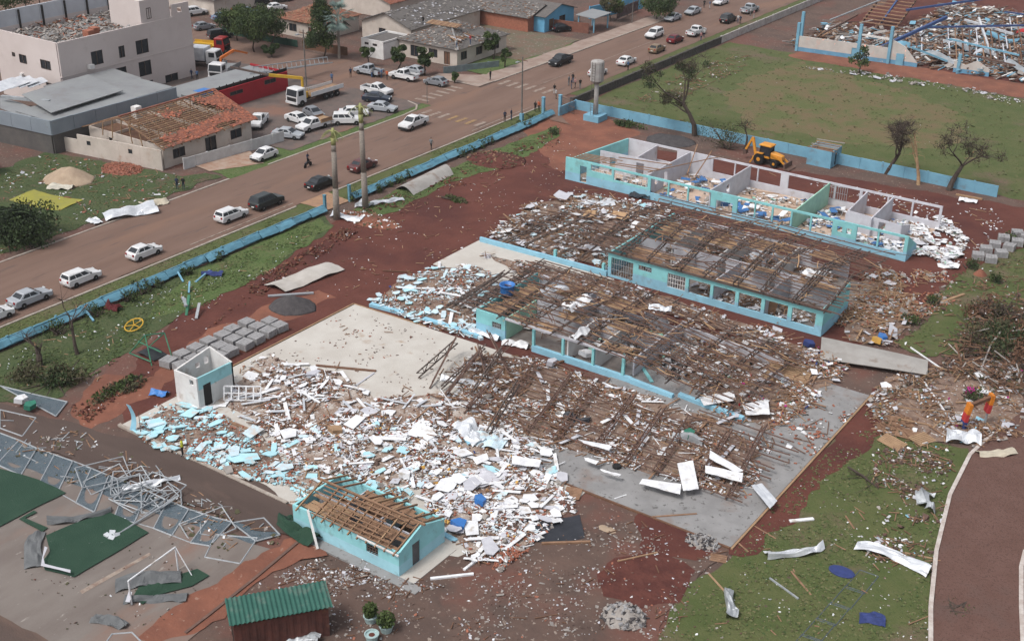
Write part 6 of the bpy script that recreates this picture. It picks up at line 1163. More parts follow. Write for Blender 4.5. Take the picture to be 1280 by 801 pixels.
# single countable pieces
for i, (k, lab, grp, zn, n, mats, kw) in enumerate((
  ('broken_board','broken white ceiling board in the litter below the pale concrete pad','white boards below the pad','w1',28,[bw,bw,board_g],{}),('broken_board','broken white board in the dense litter in front of the grey slab','white boards in front of the slab','w2',42,[bw,bw,bw,board_g],{}),('broken_board','broken white board heaped beside the toilet block','white boards beside the toilet block','w3',30,[bw,bw,board_g],{}),('broken_board','broken white board at the open end of the back block','white boards at the back block end','bbend',34,[bw,bw,lilac],{}),
  ('broken_board','broken white board behind the low blue wall','white boards behind the low wall','mid',20,[bw,galv_b,board_g],{}),('broken_board','broken white board among the timber litter right of the front block','white boards right of the front block','right',20,[bw,board_g],{}),('broken_board','broken white board on the front block floor','white boards in the front block','frontin',18,[bw,board_g],{}),('broken_board','white board scrap in the brown litter round the slide','white boards round the slide','east',14,[bw,board_g],{'s':.7}),
  ('wall_fragment','cyan painted wall fragment beside the brown path','cyan wall fragments by the path','cyan',44,[frag_b,frag_b,frag_l],{}),('wall_fragment','pale blue wall fragment behind the concrete pad','blue wall fragments behind the pad','blueback',46,[frag_l,frag_b,frag_l],{}),('wall_fragment','cyan wall fragment behind the toilet block roof','cyan wall fragments behind the toilet block','w4',16,[frag_b,frag_l],{}),('wall_fragment','pale blue wall fragment in the white litter before the slab','blue wall fragments in the white litter','w2',18,[frag_l,frag_b],{}),('wall_fragment','pale blue wall fragment behind the low blue wall','blue wall fragments behind the low wall','mid',16,[frag_l],{}),
  ('long_board','long white strip of board in the litter below the pad','white strips below the pad','w1',34,[bw,bw,galv_b],{}),('long_board','long white strip of board in the litter before the slab','white strips before the slab','w2',28,[bw,bw,galv_b],{}),('long_board','long white strip of board beside the toilet block','white strips beside the toilet block','w3',16,[bw],{}),('long_board','long white strip under the collapsed frame on the slab','white strips under the frame','slab',26,[bw,bw,board_g],{'tilt':.06,'h':.2}),('long_board','long pale blue strip behind the concrete pad','blue strips behind the pad','blueback',16,[frag_l,bw],{}),
  ('timber_plank','brown roof plank under the collapsed frame on the slab','planks under the frame','slab',62,[wood,wood_d,wood],{'tilt':.06,'h':.25}),('timber_plank','brown roof plank behind the low blue wall','planks behind the low wall','mid',52,[wood,wood_l,wood_d],{'h':.6}),('timber_plank','pale plank in the rubble right of the middle block','planks right of the middle block','timber',46,[wood_l,wood_l,wood],{'h':.5}),('timber_plank','plank in the litter right of the front block','planks right of the front block','right',46,[wood_l,wood,wood],{}),('timber_plank','brown plank in the litter below the pad','planks below the pad','w1',26,[wood,wood_d],{}),('timber_plank','weathered plank in the brown litter round the slide','planks round the slide','east',34,[wood,wood_l,wood_d],{'z0':0,'h':.2}),('timber_plank','pale plank on the right-hand lawn','planks on the right lawn','lawnr',7,[wood_l,wood],{'z0':-.05,'h':.02,'tilt':.02}))):
    strew(k, lab, grp, Z[zn], n, mats, 200+i, **{'h':.12,'tilt':.07,'s':.8 if k == 'broken_board' else .9,**kw})
strew('large_sheet', 'wide flat white ceiling sheet lying on top of the litter before the slab', 'wide sheets before the slab', Z['w2'], 10, [bw, bw, board_w], 501, .28, .12, .08, s=1.4); strew('large_sheet', 'wide flat white sheet lying on top of the heap beside the toilet block', 'wide sheets beside the toilet block', Z['w3'], 7, [bw, bw, board_g], 502, .28, .12, .08, s=1.35)
strew('large_sheet', 'wide flat cyan wall sheet lying on the rubble beside the brown path', 'wide cyan sheets by the path', Z['cyan'], 8, [frag_b, frag_l], 503, .25, .1, .06, s=1.5); strew('large_sheet', 'wide pale sheet lying on the rubble behind the low blue wall', 'wide sheets behind the low wall', Z['mid'], 8, [bw, board_g, tan_ply], 504, .5, .2, .15, s=1.5)
# ------------------------------------------------------------ large sheets and single objects
def sheet(name, label, cat, px4, z, m, wav=.12, fr=3, t=.03, nu=14, nv=6, arch=0.0, grp=None, seed=0, ribs=0):
    "bent roof sheet spanning four surveyed corners"
    q = [gz(x, y, zz_ if not isinstance(z, (int, float)) else z) for (x, y), zz_ in zip(px4, z if not isinstance(z, (int, float)) else [z]*4)]
    c = sum(q, V3(0,0,0))/4
    def fn(u, v):
        p = q[0]*(1-u)*(1-v)+q[1]*u*(1-v)+q[2]*u*v+q[3]*(1-u)*v-V3(c.x,c.y,0)
        return p+V3(0,0, abs(wav*math.sin(u*fr*3.14+seed)*math.cos(v*2.1+seed))+arch*math.sin(math.pi*v)+ribs*.03*math.sin(v*40)+.5*wav*noise.noise(Vector((u*5,v*3,seed))))
    o = B().grid(fn, nu, nv, t).obj(name, m, None, (c.x,c.y,0)); return tag(o, label, cat, grp)
sheet('roof_sheet','curved pale roof sheet lying on the lawn beyond the palms','roof sheet',[(494,236),(552,208),(567,218),(517,244)],.06,zinc,.04,2,.05,12,10,.75)
sheet('roof_sheet','flat pale roof sheet lying on the dark red soil behind the gravel heap','roof sheet',[(330,357),(407,328),(431,337),(357,366)],.15,M('dull_pale_sheet', (.44,.41,.38), (.37,.34,.31), .7, .6),.3,1.3,.04,14,6,.2,None,2)
sheet('roof_sheet','long grey zinc roof sheet lying at the end of the middle block','roof sheet',[(1027,421),(1160,450),(1159,468),(1025,448)],.55,zinc,.05,1,.06,16,6,.12)
for i, (q, l) in enumerate((([(636,656),(840,712),(846,660),(652,632)],'wide white roof panel on the slab edge below the frame'),([(826,556),(905,541),(934,684),(856,694)],'upright white roof panel beside the wide one on the slab'),([(990,490),(1160,592),(1122,603),(986,530)],'folded white roof panel leaning over the slab frame end'),([(966,566),(1155,606),(1150,650),(966,601)],'white roof panel under the folded one at the frame end'),([(1196,666),(1250,656),(1326,745),(1290,785)],'white corrugated panel hanging over the slab kerb'),([(330,436),(500,466),(486,491),(360,456)],'narrow white panel across the middle of the frame'),([(936,226),(1106,196),(1120,240),(960,266)],'white panel beside the fallen blue beam'),([(0,516),(146,540),(136,576),(0,560)],'white panel at the edge of the white litter and slab'),([(1150,260),(1280,235),(1290,310),(1170,315)],'broken white panel right of the fallen blue beam'),([(360,525),(435,545),(420,560),(366,540)],'small white panel beside the black wheel'),([(440,585),(545,612),(535,622),(460,600)],'thin white panel just below the black wheel'))):
    sheet('roof_panel', l, 'panel', [(640+a/4, 440+c/4) for a, c in q], .75, board_w if i != 4 else galv_b, .06, 1.5, .035, 10, 3, 0, 'white roof panels on the slab', i, 1 if i == 4 else 0)
def crumple(name, label, px, py, L, W, az, m, amp=.35, seed=1, t=.025, z=.05, curl=.6):
    p = gz(px,py); rg = random.Random(seed); f = rg.uniform(1.2,2.4)
    def fn(u, v):
        x = L*(u-.5); n1 = noise.noise(Vector((u*f, v*1.3, seed))); n2 = noise.noise(Vector((u*4, v*3.5, seed+7)))
        return V3(x, W*(v-.5)*(1-.35*abs(n1))+.5*amp*n1*2+((seed*37%7)-3)*.12*L*(u-.5)**2, z+abs(amp*(n1*1.6+.5*n2))+curl*amp*math.sin(v*3.1)+amp*.4*abs(v-.5))
    o = B().grid(fn, 22, 7, t).obj(name, m, None, p); o.rotation_euler = (0,0,R(az)); return tag(o, label, 'sheet', 'crumpled metal sheets')
for a in (('crumpled heap of pale metal roofing on the verge opposite the white hatchback',163,268,6.2,2.6,62,galv_b,.75,1),('cream crumpled sheet at the kerb end of the metal heap',193,256,3.2,2.0,70,M('cream_sheet', (.5,.45,.36), (.42,.37,.29), 1, .7),.4,2),('bent white sheet wrapped round the left stripped palm',433,274,4.2,1.5,10,galv_b,.45,3),('small bent sheet at the foot of the taller stripped palm',456,258,2.2,1.4,30,galv,.4,4),('twisted pale strip on the lawn beyond the taller palm',484,253,4.2,1.1,60,galv_b,.35,5),
  ('long bent silver gutter curled on the right-hand lawn',995,694,4.6,.7,50,galv_b,.4,6),('long crumpled silver sheet lying across the right-hand lawn',1118,697,5.4,1.1,-2,galv_b,.45,7),('narrow upturned metal strip on the lawn near the rubble heap',914,758,3.0,.7,-60,galv,.5,8),('curled metal offcut by the white kerb of the brown paving',1156,632,2.6,1.2,-70,galv,.6,9),('cream torn sheet lying on the brown paving beside the white kerb',1247,569,3.4,1.0,45,bpy.data.materials['cream_sheet'],.3,10),('silver sheet bundle below the coloured slide',1203,549,2.8,2.0,20,galv_b,.6,11),
  ('white torn roof sheet humped over the rubble behind the low wall',745,257,4.6,1.4,40,galv_b,.5,12),('white torn sheet caught on the rubble beside the humped one',772,275,3.2,1.3,45,board_w,.5,13),('silver sheet wrapped in the bent trusses by the teal end room',608,418,3.4,1.6,10,galv_b,.5,14),('white sheet lying under the bent trusses by the teal end room',645,432,2.6,1.0,15,board_w,.35,15),('long silver sheet draped over a bent truss beside the pad',584,480,5.0,.9,20,galv_b,.3,16),('dark plastic sheet draped over the slab frame',720,527,2.4,.8,20,tarp_b,.4,17),('grey plastic sheet hooked on the slab frame',860,552,2.6,1.0,15,galv,.6,18),('crumpled white film in the litter before the slab',587,545,3.6,1.8,-20,galv_b,.6,19),('pale crumpled film beside the white film in the litter',612,555,2.8,2.0,10,frag_l,.5,20),('large white crumpled panel in the litter below the slab corner',612,598,2.6,2.2,10,lilac,.3,21),
  ('small white crumpled box panel standing on the verge beside the metal heap',119,278,2.0,1.2,-5,galv_b,.25,22),('pale tarpaulin by the sand heap',76,236,3.2,1.4,30,M('pale_tarp', (.5,.47,.4), None, 1, .8),.4,23),('silver sheet on the fallen wire fence',190,608,4.4,.7,55,galv_b,.3,24),('grey tarpaulin over goods at the container foot',372,798,3.2,1.6,20,galv,.6,25),('white litter heap on the soil beside the fenced track end',1210,252,2.2,1.2,10,board_w,.4,26)):
    crumple('crumpled_sheet', *a[:9])
crumple('tarpaulin', 'flat black tarpaulin on the yard beside the orange brick rubble', 690, 664, 4.6, 3.0, 40, tarp_b, .12, 31)
crumple('tarpaulin', 'blue tarpaulin scrap on the red earth left of the white hut', 200, 493, 1.6, 1.0, 20, blue_m, .3, 32); crumple('tarpaulin', 'dark sheet flung over the front wall of the back block', 801, 246, 2.6, 2.2, 10, tarp_b, .5, 33)
crumple('yellow_sheet', 'flat yellow-green sheet fenced off beside the uprooted tree', 55, 252, 8.0, 4.2, 10, M('yellow_green_sheet', (.28,.26,.04), (.23,.22,.05), .8, .7), .1, 34)
def mound(name, label, px, py, rx, ry, h, m, seed, cat='heap', stones=0, sm=None):
    p = gz(px,py); k = 26; rings = []
    T = thing(name, label, cat, p) if stones else None
    for r, zf in ((1.0,-.02),(.9,.12),(.72,.36),(.5,.66),(.28,.9),(.1,1.0),(.01,1.0)):
        rings.append([(rx*r*math.cos(a)*(1+.18*noise.noise(Vector((math.cos(a)*2,math.sin(a)*2,seed+r)))), ry*r*math.sin(a)*(1+.18*noise.noise(Vector((math.cos(a)*2,math.sin(a)*2,seed+5)))), h*zf*(1+.15*noise.noise(Vector((math.cos(a)*3*r,math.sin(a)*3*r,seed))))) for a in [2*math.pi*i/k for i in range(k)]])
    b = B().loft(rings)
    if not stones: return tag(b.obj(name, m, None, p, True), label, cat)
    b.obj('core', m, T, None, True); rg = random.Random(seed); s = B()
    for _ in range(stones):
        a = rg.uniform(0,6.3); r = rg.random()**.6; shard(s, (rx*r*math.cos(a), ry*r*math.sin(a), h*max(0,1-r**1.4)+.03), rg.uniform(.15,.5), rg.uniform(.1,.3), rg.uniform(.05,.15), (rg.gauss(0,.4),rg.gauss(0,.4),rg.uniform(0,6)), rg, rg.randrange(len(sm)))
    o = s.obj('stones', sm, T); o['kind'] = 'stuff'; return T
mound('gravel_heap','dark grey gravel heap beside the pallets of pavers',366,383,2.6,2.2,1.0,gravel_d,1); mound('gravel_heap','flat dark gravel patch behind the back classrooms',838,176,3.6,3.0,.35,gravel_d,2); mound('sand_heap','pale sand heap on the grass plot by the yard wall',86,224,3.8,3.0,1.5,sand,3); mound('sand_heap','small flattened sand patch on the yard beside the slab',759,662,1.3,.7,.12,sand,4)
mound('tile_heap','heap of broken red roof tiles at the foot of the yard wall',152,212,3.2,2.4,.5,clay,5,'heap',320,[clay,brick,clay_old]); mound('rubble_heap','round heap of grey concrete rubble on the yard grass',780,772,1.6,1.4,.9,mortar,6,'heap',150,[paver,mortar,gravel_d]); mound('rubble_heap','low grey rubble heap at the slab corner',878,678,1.3,1.0,.35,mortar,7,'heap',140,[mortar,paver,gravel_d]); mound('soil_heap','low bank of turned red soil beyond the curved roof sheet',620,200,4.2,3.6,.6,fresh_soil,8,'heap',160,[fresh_soil,wood,leafD]); mound('soil_heap','bank of turned brown soil at the foot of the palms',462,275,4.4,2.0,.4,earth_red,9,'heap',110,[wood,leafD,bw])
mound('ant_mound','red earth mound in front of the far paver stacks',1225,344,.8,.7,.7,earth_red,10)
# pavers on pallets
pv = B()
for i in range(4):
    for j in range(5):
        for k in range(5): pv.box(-.58+i*.29,-.58+i*.29+.27,-.58+j*.232,-.58+j*.232+.215,.14+k*.17,.14+k*.17+.16)
pvm = pv.mesh('pavers', paver); plm = B().box(-.6,.6,-.6,.6,.1,.138).box(-.6,.6,-.58,-.48,.0,.1).box(-.6,.6,-.05,.05,.0,.1).box(-.6,.6,.48,.58,.0,.1).mesh('pallet', wood_d)
def pavers(x, y, rz, lab, grp):
    T = thing('paver_stack', lab, 'pavers', (x,y,0), rz, grp); put('pallet', plm, T); put('pavers', pvm, T); T.scale = (1.08,1.08,.78)
for j in range(8):
    for i in range(3):
        if (i == 0 and j > 6) or (i == 2 and j == 0): continue
        pavers(-20.0+i*1.5+rnd.uniform(-.12,.12), -26.6+j*1.62+rnd.uniform(-.15,.15), rnd.gauss(0,.08), 'pallet of grey concrete pavers in the block beside the pale concrete pad', 'paver stacks beside the pad')
for px, py in ((1222,324),(1238,328),(1251,321),(1261,313),(1271,307),(1243,310),(1254,302),(1271,296),(1232,316),(1282,300)):
    p = gz(px,py); pavers(p.x, p.y, R(20)+rnd.gauss(0,.1), 'pallet of grey concrete pavers among the shrubs past the back block end', 'paver stacks past the back block')
# fallen wire fence along the court
wire = M('wire_mesh_sheet', (.1,.14,.17), (.14,.18,.21), 1.5, .6); wire.node_tree.nodes['Principled BSDF'].inputs['Alpha'].default_value = .5
def wire_panel(q, lab, grp, z=.1, m=galv, sag=.05, r=.06):
    q = [gz(x, y, z) for x, y in q]; c = sum(q, V3(0,0,0))/4; c.z = 0; T = thing('wire_fence_panel', lab, 'fence', c, 0, grp); q = [p-c for p in q]
    for i in range(4): B().tube(q[i], q[(i+1)%4], r, r, 6).obj('frame_tube', m, T)
    B().grid(lambda u, v: q[0]*(1-u)*(1-v)+q[1]*u*(1-v)+q[2]*u*v+q[3]*(1-u)*v+V3(0,0,-sag*math.sin(3*u)*math.sin(3*v)), 6, 6, .004).obj('wire_mesh', wire, T)
L1 = [(0,541),(24,550),(46,560),(68,568),(91,576),(114,585),(136,594),(160,603),(185,614),(210,625),(236,636),(263,645),(290,652)]; L2 = [(-26,566),(-4,580),(26,594),(49,604),(72,615),(95,628),(118,640),(142,648),(168,653),(192,660),(215,669),(238,678),(262,682)]
for i in range(12): wire_panel([L1[i],L1[i+1],L2[i+1],L2[i]], 'fallen galvanised wire fence panel in the long row between path and court', 'fallen wire panels along the court', .1+.05*(i%2))
for q, l in (([(270,668),(322,672),(300,704),(256,696)],'fallen wire fence panel at the court corner by the toilet block'),([(290,653),(330,647),(350,668),(320,676)],'upright leaning wire fence panel beside the toilet block corner'),([(0,482),(40,492),(84,502),(70,520)],'fallen wire panel in front of the brush heap'),([(0,512),(45,522),(28,545),(0,535)],'fallen wire panel beside the coloured rubbish heap'),([(300,770),(320,760),(330,785),(295,800)],'wire panel beside the green roofed container'),([(140,792),(165,790),(180,805),(130,806)],'wire panel lying at the court bottom edge')): wire_panel(q, l, 'scattered wire panels', .12)
rgf = random.Random(4)
for i in range(16):
    t = rgf.uniform(.42,1.0); px = 20+t*255; py = 560+t*105+rgf.uniform(-18,14); w_ = rgf.uniform(.8,1.9); h_ = rgf.uniform(1.4,3.0); a = rgf.uniform(-.5,.5)+(0 if i%2 else 1.2); b = B(); c = [V3(-w_,-h_*.5,0),V3(w_,-h_*.5,0),V3(w_,h_*.5,rgf.uniform(0,.5)),V3(-w_,h_*.5,rgf.uniform(0,.5))]
    for k in range(4): b.tube(c[k], c[(k+1)%4], .05, .05, 5)
    o = b.obj('bent_fence_frame', galv, None, gz(px,py)+V3(0,0,.2+.1*rgf.random())); o.rotation_euler = (rgf.gauss(0,.08),rgf.gauss(0,.08),a); tag(o, 'loose bent steel fence frame tangled on the row of wire panels', 'frame', 'loose fence frames')
fl = thing('fallen_floodlight', 'fallen floodlight mast lying over the artificial turf', 'floodlight', gz(140,672)); 
B().tube(gz(140,672,.15)-fl.location, gz(222,620,.5)-fl.location, .07, .09, 8).obj('mast', galv, fl)
for i in range(4): B().obox((-.25+.5*(i%2),-.2+.45*(i//2),.2),(.42,.36,.28),(.3*i,.2,.4*i)).obj('lamp_head', galv_b, fl)
gp = thing('goal_frame', 'white football goal frame standing on the court by torn turf', 'goal', gz(194,735)); A_ = gz(165,757); C_ = gz(223,714); b = gp.location
for p in (A_, C_): B().tube(p-b, p-b+V3(0,0,2.1), .06, .06, 8).obj('post', board_w, gp)
B().tube(A_-b+V3(0,0,2.1), C_-b+V3(0,0,2.1), .06, .06, 8).obj('crossbar', board_w, gp); B().tube(C_-b+V3(0,0,2.1), C_-b+V3(1.4,.1,.05), .04, .04, 6).obj('stay', board_w, gp)
# turf
def flatpiece(name, label, cat, px, z, m, t=.02, grp=None):
    q = G2(px); c = sum(q, Vector((0,0)))/len(q); return tag(B().prism([tuple(Vector(p)-c) for p in ragged(q, .8, .06, 3)], 0, t).obj(name, m, None, (c.x,c.y,z)), label, cat, grp)
zt_ = zz[0]+.02
flatpiece('turf_sheet','large dark green artificial turf sheet under the floodlight on the court','turf',[(131,640),(160,652),(186,668),(140,696),(93,724),(56,715),(52,705),(62,692),(58,672),(90,658),(112,650)],zt_,turf); flatpiece('turf_sheet','dark green artificial turf strip along the court edge by the wire fence','turf',[(-30,640),(0,588),(48,602),(82,618),(40,640),(0,661),(-30,675)],zt_,turf); flatpiece('turf_strip','narrow green turf strip joining the two turf sheets','turf',[(24,651),(44,640),(47,643),(32,650),(60,662),(54,667)],zt_,turf)
flatpiece('turf_sheet','torn green turf piece behind the goal frame','turf',[(166,748),(180,728),(195,728),(222,722),(246,714),(262,722),(240,735),(200,745),(178,758)],zt_,turf)
for a in (('folded grey turf edge curling over the big turf sheet',43,690,4.2,1.3,-40,turf_back,.35,51),('grey turned turf edge beside the floodlight',100,650,4.6,.9,55,turf_back,.3,52),('grey folded turf behind the goal post',186,726,4.4,1.5,50,turf_back,.5,53),('turned grey turf roll at the foot of the goal',195,750,4.2,1.0,40,turf_back,.3,54),('crumpled dark green turf against the toilet block end',372,668,4.0,1.4,-10,turf,.6,55),('dark turf scrap on the court bottom',140,778,2.6,.9,15,turf_back,.35,56)): crumple('folded_turf', *a[:9])
for q, l in (([(53,702),(58,690),(62,692),(57,704),(58,712),(90,720),(89,724),(52,715)],'white painted line on the curled turf edge'),([(157,760),(163,746),(167,748),(163,761)],'white painted line on the turf below the goal post')): flatpiece('turf_line', l, 'turf', q, zt_+.35, board_g, .02)
# school odds and ends
def stick(name, label, a, c, w, h, m, za=.12, zc=.12, cat='debris', grp=None):
    p = gz(*a,za); q = gz(*c,zc); return tag(B().bar(V3(0,0,0), q-p, w, h).obj(name, m, None, p), label, cat, grp)
for a in ((('white_beam','long white beam lying on the yard before the toilet block',(538,723),(592,717),.22,.15,board_w)),('white_beam','white beam leaning out of the heap beside the brick rubble',(580,712),(632,672),.2,.16,board_w),('white_beam','thin white rod on the grey slab',(768,623),(783,618),.08,.06,board_w),('timber_beam','brown beam lying along the black tarpaulin edge',(677,679),(738,677),.2,.18,wood),('timber_beam','brown pole on the slab edge near the sand patch',(815,646),(871,642),.14,.12,wood),('timber_beam','bent pale branch across the fresh red earth',(772,701),(822,690),.1,.08,wood_l),('timber_beam','dark beam lying on the pale pad',(395,457),(470,464),.26,.2,wood_d),('white_beam','white beam angled from the dark beam on the pad',(468,466),(438,487),.14,.12,board_g),('timber_beam','thin lath on the pale pad below the dark beam',(414,464),(430,484),.08,.06,wood_d),('timber_beam','long thin pole on the dark red soil',(478,338),(515,340),.1,.08,wood_d),('white_beam','grey beam under the gravel heap edge',(335,370),(392,366),.3,.14,galv),('timber_beam','long pale pole leaning on the timber rubble',(1098,328),(1120,376),.22,.16,mortar),('timber_beam','pale pole lying beside the far paver stacks',(1165,382),(1205,368),.3,.2,wood_l),('timber_beam','pale log beside the wall end tree',(1195,243),(1228,249),.22,.2,wood_l),('white_beam','long white rail among the brown litter',(1155,478),(1192,530),.18,.14,board_w),('white_beam','white pole lying on the far litter',(1138,434),(1180,463),.14,.1,board_w),('white_beam','white gutter piece on the right-hand lawn',(987,651),(1017,648),.3,.1,board_w),('white_beam','grey pole lying on the lawn near the fence strip',(962,722),(998,748),.12,.1,galv),('cyan_beam','cyan painted beam in the rubble beside the white hut',(262,517),(318,540),.3,.2,wood),('cyan_beam','fallen cyan wall strip across the rubble beside the path',(335,570),(372,550),.7,.16,frag_b),('blue_beam','pale blue beam fallen across the blue rubble',(575,540),(588,556),.4,.3,blue_p),('blue_beam','fallen pale blue wall base along the blue rubble edge',(463,381),(505,392),.5,.4,blue_p),('blue_beam','second fallen blue wall base toward the teal end room',(530,399),(598,421),.5,.45,blue_p),('blue_beam','blue wall stub between the rubble and the teal end room',(575,400),(602,424),.4,.3,frag_l),('timber_beam','brown beam poking from the front block low wall',(694,455),(718,446),.24,.2,wood_d),('teal_post','teal post leaning across the front block wreckage',(790,440),(815,478),.3,.24,teal_p),('teal_post','upright teal post in the front block wreckage',(778,466),(780,444),.3,.3,teal_p),('cyan_beam','teal roof edge strip hanging off the toilet block corner',(545,662),(570,676),.4,.2,blue_p),('white_beam','white frame strip behind the toilet block roof',(498,612),(540,596),.2,.14,board_w)):
    stick(*a)
tp_ = thing('twisted_post', 'twisted blue steel wall strip standing at the path corner', 'post', gz(166,540)); B().grid(lambda u, v: V3(-.35+.5*v+.25*math.sin(u*3)+.2*u*v, .15*math.sin(u*4), 2.6*(1-u)+.0), 12, 2, .05).obj('strip', blue_p, tp_); B().tube((.9,.1,0),(.85,.2,2.2),.04,.03,6).obj('rod', rust, tp_)
wg = thing('window_frame', 'white window frame lying beside the white hut', 'window frame', gz(303,500,.3), R(35)); 
for i in range(6): B().bar((-1.6+i*.64,0,0),(-1.6+i*.64,.5,1.1),.1).obj('mullion', board_w, wg)
for v in (0,.5,1): B().bar((-1.6,.5*v,1.1*v),(1.6,.5*v,1.1*v),.1).obj('rail', board_w, wg)
fls = sheet('pale_floor_sheet', 'pale sheet sagging from the hut doorway over the rubble', 'sheet', [(225,507),(262,514),(288,500),(282,508)], .2, board_w, .15, 2)
def slat_panel(px, py, w, h, az, n, lab, m=wood_l, z=.3, tilt=.1, grp='slatted timber panels'):
    T = thing('slatted_panel', lab, 'panel', gz(px,py)+V3(0,0,z), R(az), grp); T.rotation_euler = (tilt,tilt*.5,R(az))
    for i in range(n): B().box(-w/2,w/2,-h/2+h*i/n,-h/2+h*(i+.8)/n,0,.04).obj('slat', m, T)
    for x in (-w*.4,0,w*.4): B().box(x-.05,x+.05,-h/2,h/2,-.07,-.003).obj('rail', wood_d, T)
slat_panel(985,471,3.8,3.4,10,10,'large pale slatted timber panel in the litter right of the front block')
slat_panel(716,618,1.3,1.5,20,8,'small slatted timber grate at the white litter edge', wood, .15, .03)
for px, py, az, l in ((1125,529,30,'brown board panel leaning in the group by the lawn edge'),(1135,545,10,'brown board panel lying beside the leaning one'),(1115,555,-15,'slatted pallet nearest the lawn grass'),(1152,551,70,'pale slatted pallet at the end of the board group'),(1112,537,50,'brown tilted board half under the leaning panel'),(1150,497,20,'rusty roof grid lying below the long zinc sheet')): slat_panel(px, py, 2.1, 1.4, az, 7, l, wood_l if 'pale' in l or 'pallet' in l else wood, .2, .12, 'board panels by the lawn')
slat_panel(898,698,1.2,.9,20,4,'small brown board square lying at the slab corner grass', wood, .05, .02)
# coloured slide, toys, drums
sl = thing('playground_slide', 'broken orange and red playground slide in the brown litter', 'slide', gz(1203,535), R(40)); orange = M('orange_plastic', (.62,.2,.02), None, 1, .5)
for i, (p, q, m) in enumerate((((0,0,0),(.05,0,.75),navy),((.05,0,.75),(.15,0,1.5),red_m),((.15,0,1.5),(.3,0,2.4),orange),((2.2,.6,1.2),(2.3,.6,2.0),red_m),((2.3,.6,2.0),(2.4,.6,2.9),orange),((.3,0,2.2),(2.3,.6,2.6),wood_d))): B().bar(p,q,.7 if i < 5 else .3,.3).obj('slide_section', m, sl)
B().tube((2.25,.6,0),(2.25,.6,1.2),.1,.1,8).obj('support', galv, sl)
cf_ = thing('climbing_frame', 'green steel climbing frame knocked over on the earth by the lawn', 'climbing frame', gz(188,445)); grn = M('green_steel', (.05,.2,.12), None, 1, .6)
for p, q in (((-2,-.8,0),(0,-.3,2.3)),((1.6,-1.2,0),(0,-.3,2.3)),((-1.6,1.2,0),(.4,1.6,1.9)),((2.0,.9,0),(.4,1.6,1.9)),((0,-.3,2.3),(.4,1.6,1.9)),((-2,-.8,.05),(1.6,-1.2,.4)),((-1.8,.2,.9),(1.8,-.1,1.0))): B().tube(p,q,.06,.06,6).obj('tube', grn, cf_)
B().grid(lambda u, v: V3(-1.2+2.4*u, -.6+1.6*v, .25+.15*math.sin(u*4)), 6, 4, .03).obj('net', M('dark_net', (.03,.035,.04), None, 1, .9), cf_)
yr = thing('roundabout_ring', 'yellow steel playground ring lying on the dark lawn', 'playground ring', gz(168,410)); n = 14
for k in range(n): B().tube((.9*math.cos(k*2*math.pi/n),.9*math.sin(k*2*math.pi/n),.35+.3*math.sin(k*2*math.pi/n)),(.9*math.cos((k+1)*2*math.pi/n),.9*math.sin((k+1)*2*math.pi/n),.35+.3*math.sin((k+1)*2*math.pi/n)),.07,.07,6).obj('rim_segment', yel, yr)
for k in range(5): B().tube((0,0,.35),(.9*math.cos(k*1.26),.9*math.sin(k*1.26),.35+.3*math.sin(k*1.26)),.05,.05,5).obj('spoke', yel, yr)
sw = thing('swing_remains', 'green and grey playground panel remains standing on the dark lawn', 'playground set', gz(236,392), R(60)); 
for a in (((-.3,-.3,0),(.3,.3,1.9),grn),((.4,-1.6,.1),(1.2,.3,.8),galv),((-.2,.3,.7),(.2,2.6,.5),galv),((.1,.6,.4),(.1,1.6,.4),wood_l),((-.2,-.2,1.0),(-.1,2.0,1.0),galv)): B().bar(a[0],a[1],.28,.14).obj('panel', a[2], sw)
for a in (((221,338),(229,352),'blue steel bar dangling from the fence beside the dark lawn'),((237,352),(236,366),'thin blue post standing on the dark lawn by the playground remains'),((245,352),(262,338),'slim blue bar lying on the lawn near the dark mat'),((105,385),(117,401),'blue bar lying on the fence foot near the slim dark trunk')): stick('blue_bar', a[2], a[0], a[1], .18, .14, wall_blue, .6, .15)
crumple('folded_mat', 'dark blue folded mat near the lawn fence strip', 1090, 774, 1.7, 1.2, 20, navy, .25, 63)
crumple('dark_mat', 'dark blue mat folded on the lawn below the fence', 266, 344, 2.2, 1.0, 30, navy, .4, 61)
crumple('red_bush_scrap', 'dark red torn cloth at the fence by the dark lawn', 142, 387, 1.8, 1.1, 10, M('dark_red_cloth', (.09,.012,.015), None, 1, .9), .45, 62)
for i, (px, py, m, l, s) in enumerate(((1052,715,navy,'dark blue oval tub lid on the right-hand lawn',(.95,.62,.12)),(1090,774,navy,'',(0,0,0)),(771,584,black,'black tyre on the slab edge',(.36,.36,.22)),(1190,253,black,'',(0,0,0)))):
    if not l: continue
    k = 18; o = B().loft([[(s[0]*r*math.cos(2*math.pi*j/k), s[1]*r*math.sin(2*math.pi*j/k), s[2]*z) for j in range(k)] for r, z in ((.96,0),(1,.3),(1,.8),(.94,1),(.02,1.03))]).obj(('tub_lid','folded_mat','loose_tyre')[i], m, None, gz(px,py,.12 if i == 2 else .03)); tag(o, l, ('lid','mat','tyre')[i])
